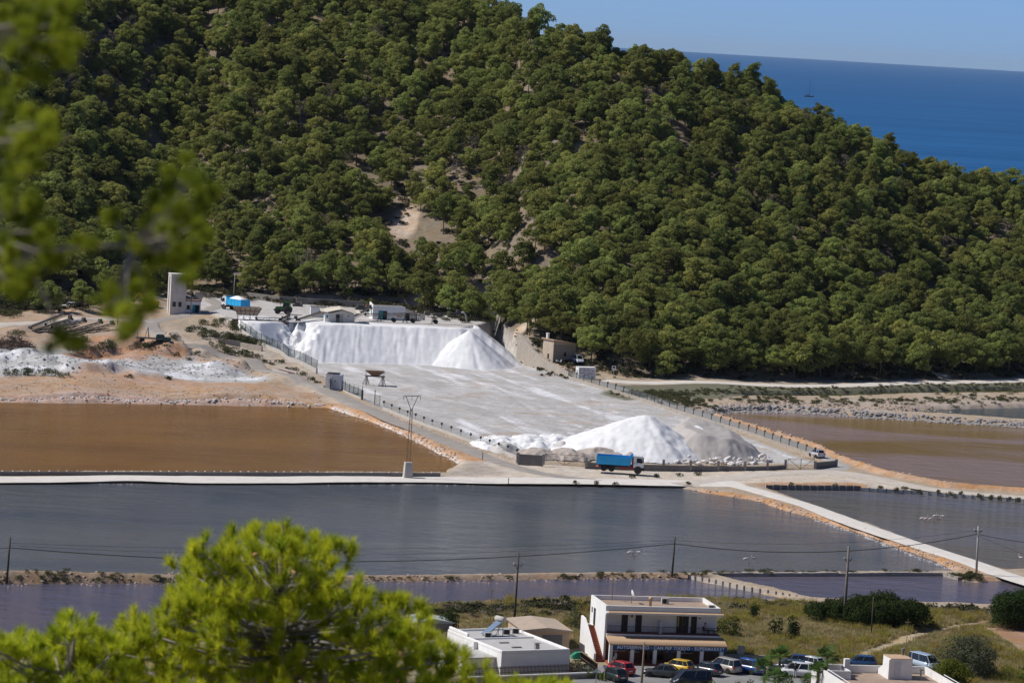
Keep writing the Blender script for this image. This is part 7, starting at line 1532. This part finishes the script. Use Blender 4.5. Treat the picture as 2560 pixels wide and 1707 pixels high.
def near_pine(lab, outline, y0, base_px, clusters, per, seed, m, L_=.135, name='foreground_pine', dens_top=True, spread=.2):
    rg = np.random.default_rng(seed); rr = random.Random(seed); xs = [p[0] for p in outline]; ys = [p[1] for p in outline]; cl = []; tries = 0
    while len(cl) < clusters and tries < 20000:
        tries += 1; px_, py_ = rr.uniform(min(xs), max(xs)), rr.uniform(min(ys), max(ys))
        if not inside(np.array([px_]), np.array([py_]), outline)[0]: continue
        if any((px_ - q[0]) ** 2 + (py_ - q[1]) ** 2 < 35 ** 2 for q in cl): continue
        cl.append((px_, py_))
    base = at(base_px[0], base_px[1], y0); gz_ = hz(base.x, y0, False); o = thing(name, lab, 'pine tree', (base.x, y0, gz_), 0); O = Vector((base.x, y0, gz_)); cs = []; ds = []; mb = MB(); topc = max(cl, key=lambda q: -q[1]); tw = MB()
    tr_top = at(topc[0], topc[1], y0) - O; trunk = [Vector((0, 0, -.5)), Vector((0, 0, 0)), Vector((tr_top.x * .3, 0, tr_top.z * .45)), Vector((tr_top.x * .8, 0, tr_top.z * .8)), tr_top]
    mb.tube(trunk, [.16, .14, .09, .045, .012], 8); mb.build('trunk', bark, o, True); lm = MB()
    for px_, py_ in cl:
        yd = y0 + rr.uniform(-.75, .75); c = at(px_, py_, yd) - O; t_ = min(.97, max(.35, (c.z - .25) / tr_top.z * .92)); f = t_ * 4; i = min(3, int(f)); s0 = trunk[i].lerp(trunk[i + 1], f - i); hub = c - Vector((0, 0, .16)); mdp = s0.lerp(hub, .55) - Vector((0, 0, .06)); lm.tube([s0, mdp, hub], [.02, .014, .008], 5)
        for j in range(per):
            v = Vector((rr.gauss(0, 1), rr.gauss(0, 1), abs(rr.gauss(0, .8)) + .05)).normalized(); p = hub + Vector((v.x * spread, v.y * spread, v.z * spread * .95)) * rr.uniform(.75, 1.1); d = (v * .6 + Vector((0, 0, .75))).normalized(); cs.append(tuple(p)); ds.append(tuple(d)); tw.tube([hub, hub.lerp(p, .6) - Vector((0, 0, .015)), p], [.005, .004, .003], 3, False)
    lm.build('limb', twig_m, o, True); tw_o = tw.build('twigs', twig_m, o, fix=False); tw_o['kind'] = 'stuff'
    V, F_ = needles(np.array(cs), np.array(ds), rg, 95, L_, .0030); nd = link('needles', npmesh('needles', V, F_, m), o); nd['kind'] = 'stuff'
    cm_ = MB(); cm_.lathe([(.004, -.035), (.018, -.02), (.02, 0), (.012, .03), (.003, .042)], 8); cmesh = cm_.mesh('pine_cone', cone_m, True)
    for k_ in range(max(3, clusters // 8)):
        j = rr.randrange(len(cs)); cn = link('pine_cone', cmesh, o); cn.location = Vector(cs[j]) - Vector((0, .09, .05)); cn.rotation_euler = (rr.uniform(-1, 1), rr.uniform(-1, 1), 0)
    return o
near_pine('large bright yellow-green pine crown in the lower left foreground', [(225, 1800), (240, 1640), (310, 1550), (400, 1500), (475, 1470), (455, 1400), (500, 1360), (580, 1325), (660, 1305), (760, 1310), (830, 1335), (860, 1400), (870, 1455), (945, 1470), (1015, 1495), (1050, 1550), (1105, 1572), (1150, 1612), (1190, 1655), (1290, 1705), (1290, 1800)], 34, (680, 2100), 300, 10, 71, fg_leaf)
near_pine('pine crown at the left edge of the foreground, lower than the large one', [(-60, 1560), (30, 1560), (90, 1590), (150, 1560), (190, 1530), (225, 1585), (285, 1590), (310, 1707), (310, 1800), (-60, 1800)], 33, (110, 2050), 90, 10, 72, fg_leaf)
near_pine('low pine tip at the bottom edge below the garden wall', [(1215, 1725), (1265, 1712), (1335, 1692), (1395, 1700), (1450, 1730), (1450, 1810), (1200, 1810)], 35, (1330, 2100), 34, 10, 73, fg_leaf)
# hanging branch close to the camera at the left
o = thing('overhanging_pine', 'blurred pine boughs hanging in from the left edge close to the viewer', 'pine tree', (-2.8, 9.5, hz(-2.8, 9.5, False))); O = Vector(o.location); mb = MB(); mb.tube([(0, 0, -.5), (0, 0, 0), (.1, 0, 4), (.05, .1, 9)], [.2, .18, .14, .09], 8); mb.build('trunk', bark, o, True); rr = random.Random(9); rg = np.random.default_rng(9); cs = []; ds = []; lm = MB()
NB = [((-60, 330), [(10, 250), (60, 270), (110, 300), (10, 340), (140, 360), (70, 400), (20, 300), (60, 330), (30, 380), (90, 350), (120, 330), (20, 420)]), ((-60, 60), [(20, 30), (60, 60), (100, 30), (150, 60), (175, 110), (120, 110), (60, 130), (20, 120), (150, 160), (100, 190), (40, 200), (180, 20), (60, 10), (130, 20), (165, 85), (25, 75), (85, 85)]), ((-60, 560), [(30, 540), (20, 600), (60, 640), (40, 690), (70, 590), (20, 480), (50, 730), (30, 650), (90, 520), (60, 480), (110, 590), (15, 700), (80, 680), (110, 640)]),
      ((-60, 620), [(130, 640), (200, 620), (330, 600)]), ((330, 610), [(440, 480), (490, 470), (400, 510), (510, 520), (450, 540), (480, 560), (500, 590), (420, 580), (530, 500), (470, 420), (440, 640), (400, 660), (470, 690), (350, 700), (300, 710), (290, 780), (330, 800), (380, 770), (270, 760), (360, 740), (330, 830), (480, 640), (370, 540), (430, 520), (300, 540)]), ((150, 830), [(140, 850), (170, 860)])]
for s0, tips in NB:
    a = at(s0[0], s0[1], 9.5) - O
    st_ = Vector((0, 0, a.z + .05)) if s0[0] < 0 else at(60, 640, 9.5) - O
    lm.tube([st_, st_.lerp(a, .5) + Vector((0, 0, .01)), a], [.007, .006, .005], 5)
    for px_, py_ in tips:
        for _ in range(3):
            p = at(px_ + rr.gauss(0, 17), py_ + rr.gauss(0, 17), 9.5 + rr.gauss(0, .25)) - O; cs.append(tuple(p)); ds.append(tuple(Vector((rr.gauss(.2, .6), rr.gauss(0, .6), rr.gauss(.3, .5))).normalized()))
            if _ == 0: lm.tube([a, a.lerp(p, .5) - Vector((0, 0, .01)), p], [.0045, .003, .002], 4)
lm.build('bough', twig_m, o, True); V, F_ = needles(np.array(cs), np.array(ds), rg, 120, .047, .0017); nd = link('needles', npmesh('needles', V, F_, fg_leaf2), o); nd['kind'] = 'stuff'

# ------------------------------------------------------------------ sea air
hzm = bpy.data.materials.new('sea_air'); hzm.use_nodes = True; nn_ = hzm.node_tree.nodes; nn_.remove(nn_['Principled BSDF']); pv = nn_.new('ShaderNodeVolumePrincipled'); pv.inputs['Color'].default_value = (.70, .85, 1.0, 1); pv.inputs['Density'].default_value = 1.1e-5; pv.inputs['Anisotropy'].default_value = .1
hzm.node_tree.links.new(pv.outputs[0], nn_['Material Output'].inputs['Volume'])
mb = MB(); mb.box(-17000, 17000, -600, 43000, -6.0, 125); hzo = mb.build('haze', hzm); tag(hzo, 'thin pale sea haze filling the air over land and sea', 'haze', kind='stuff')
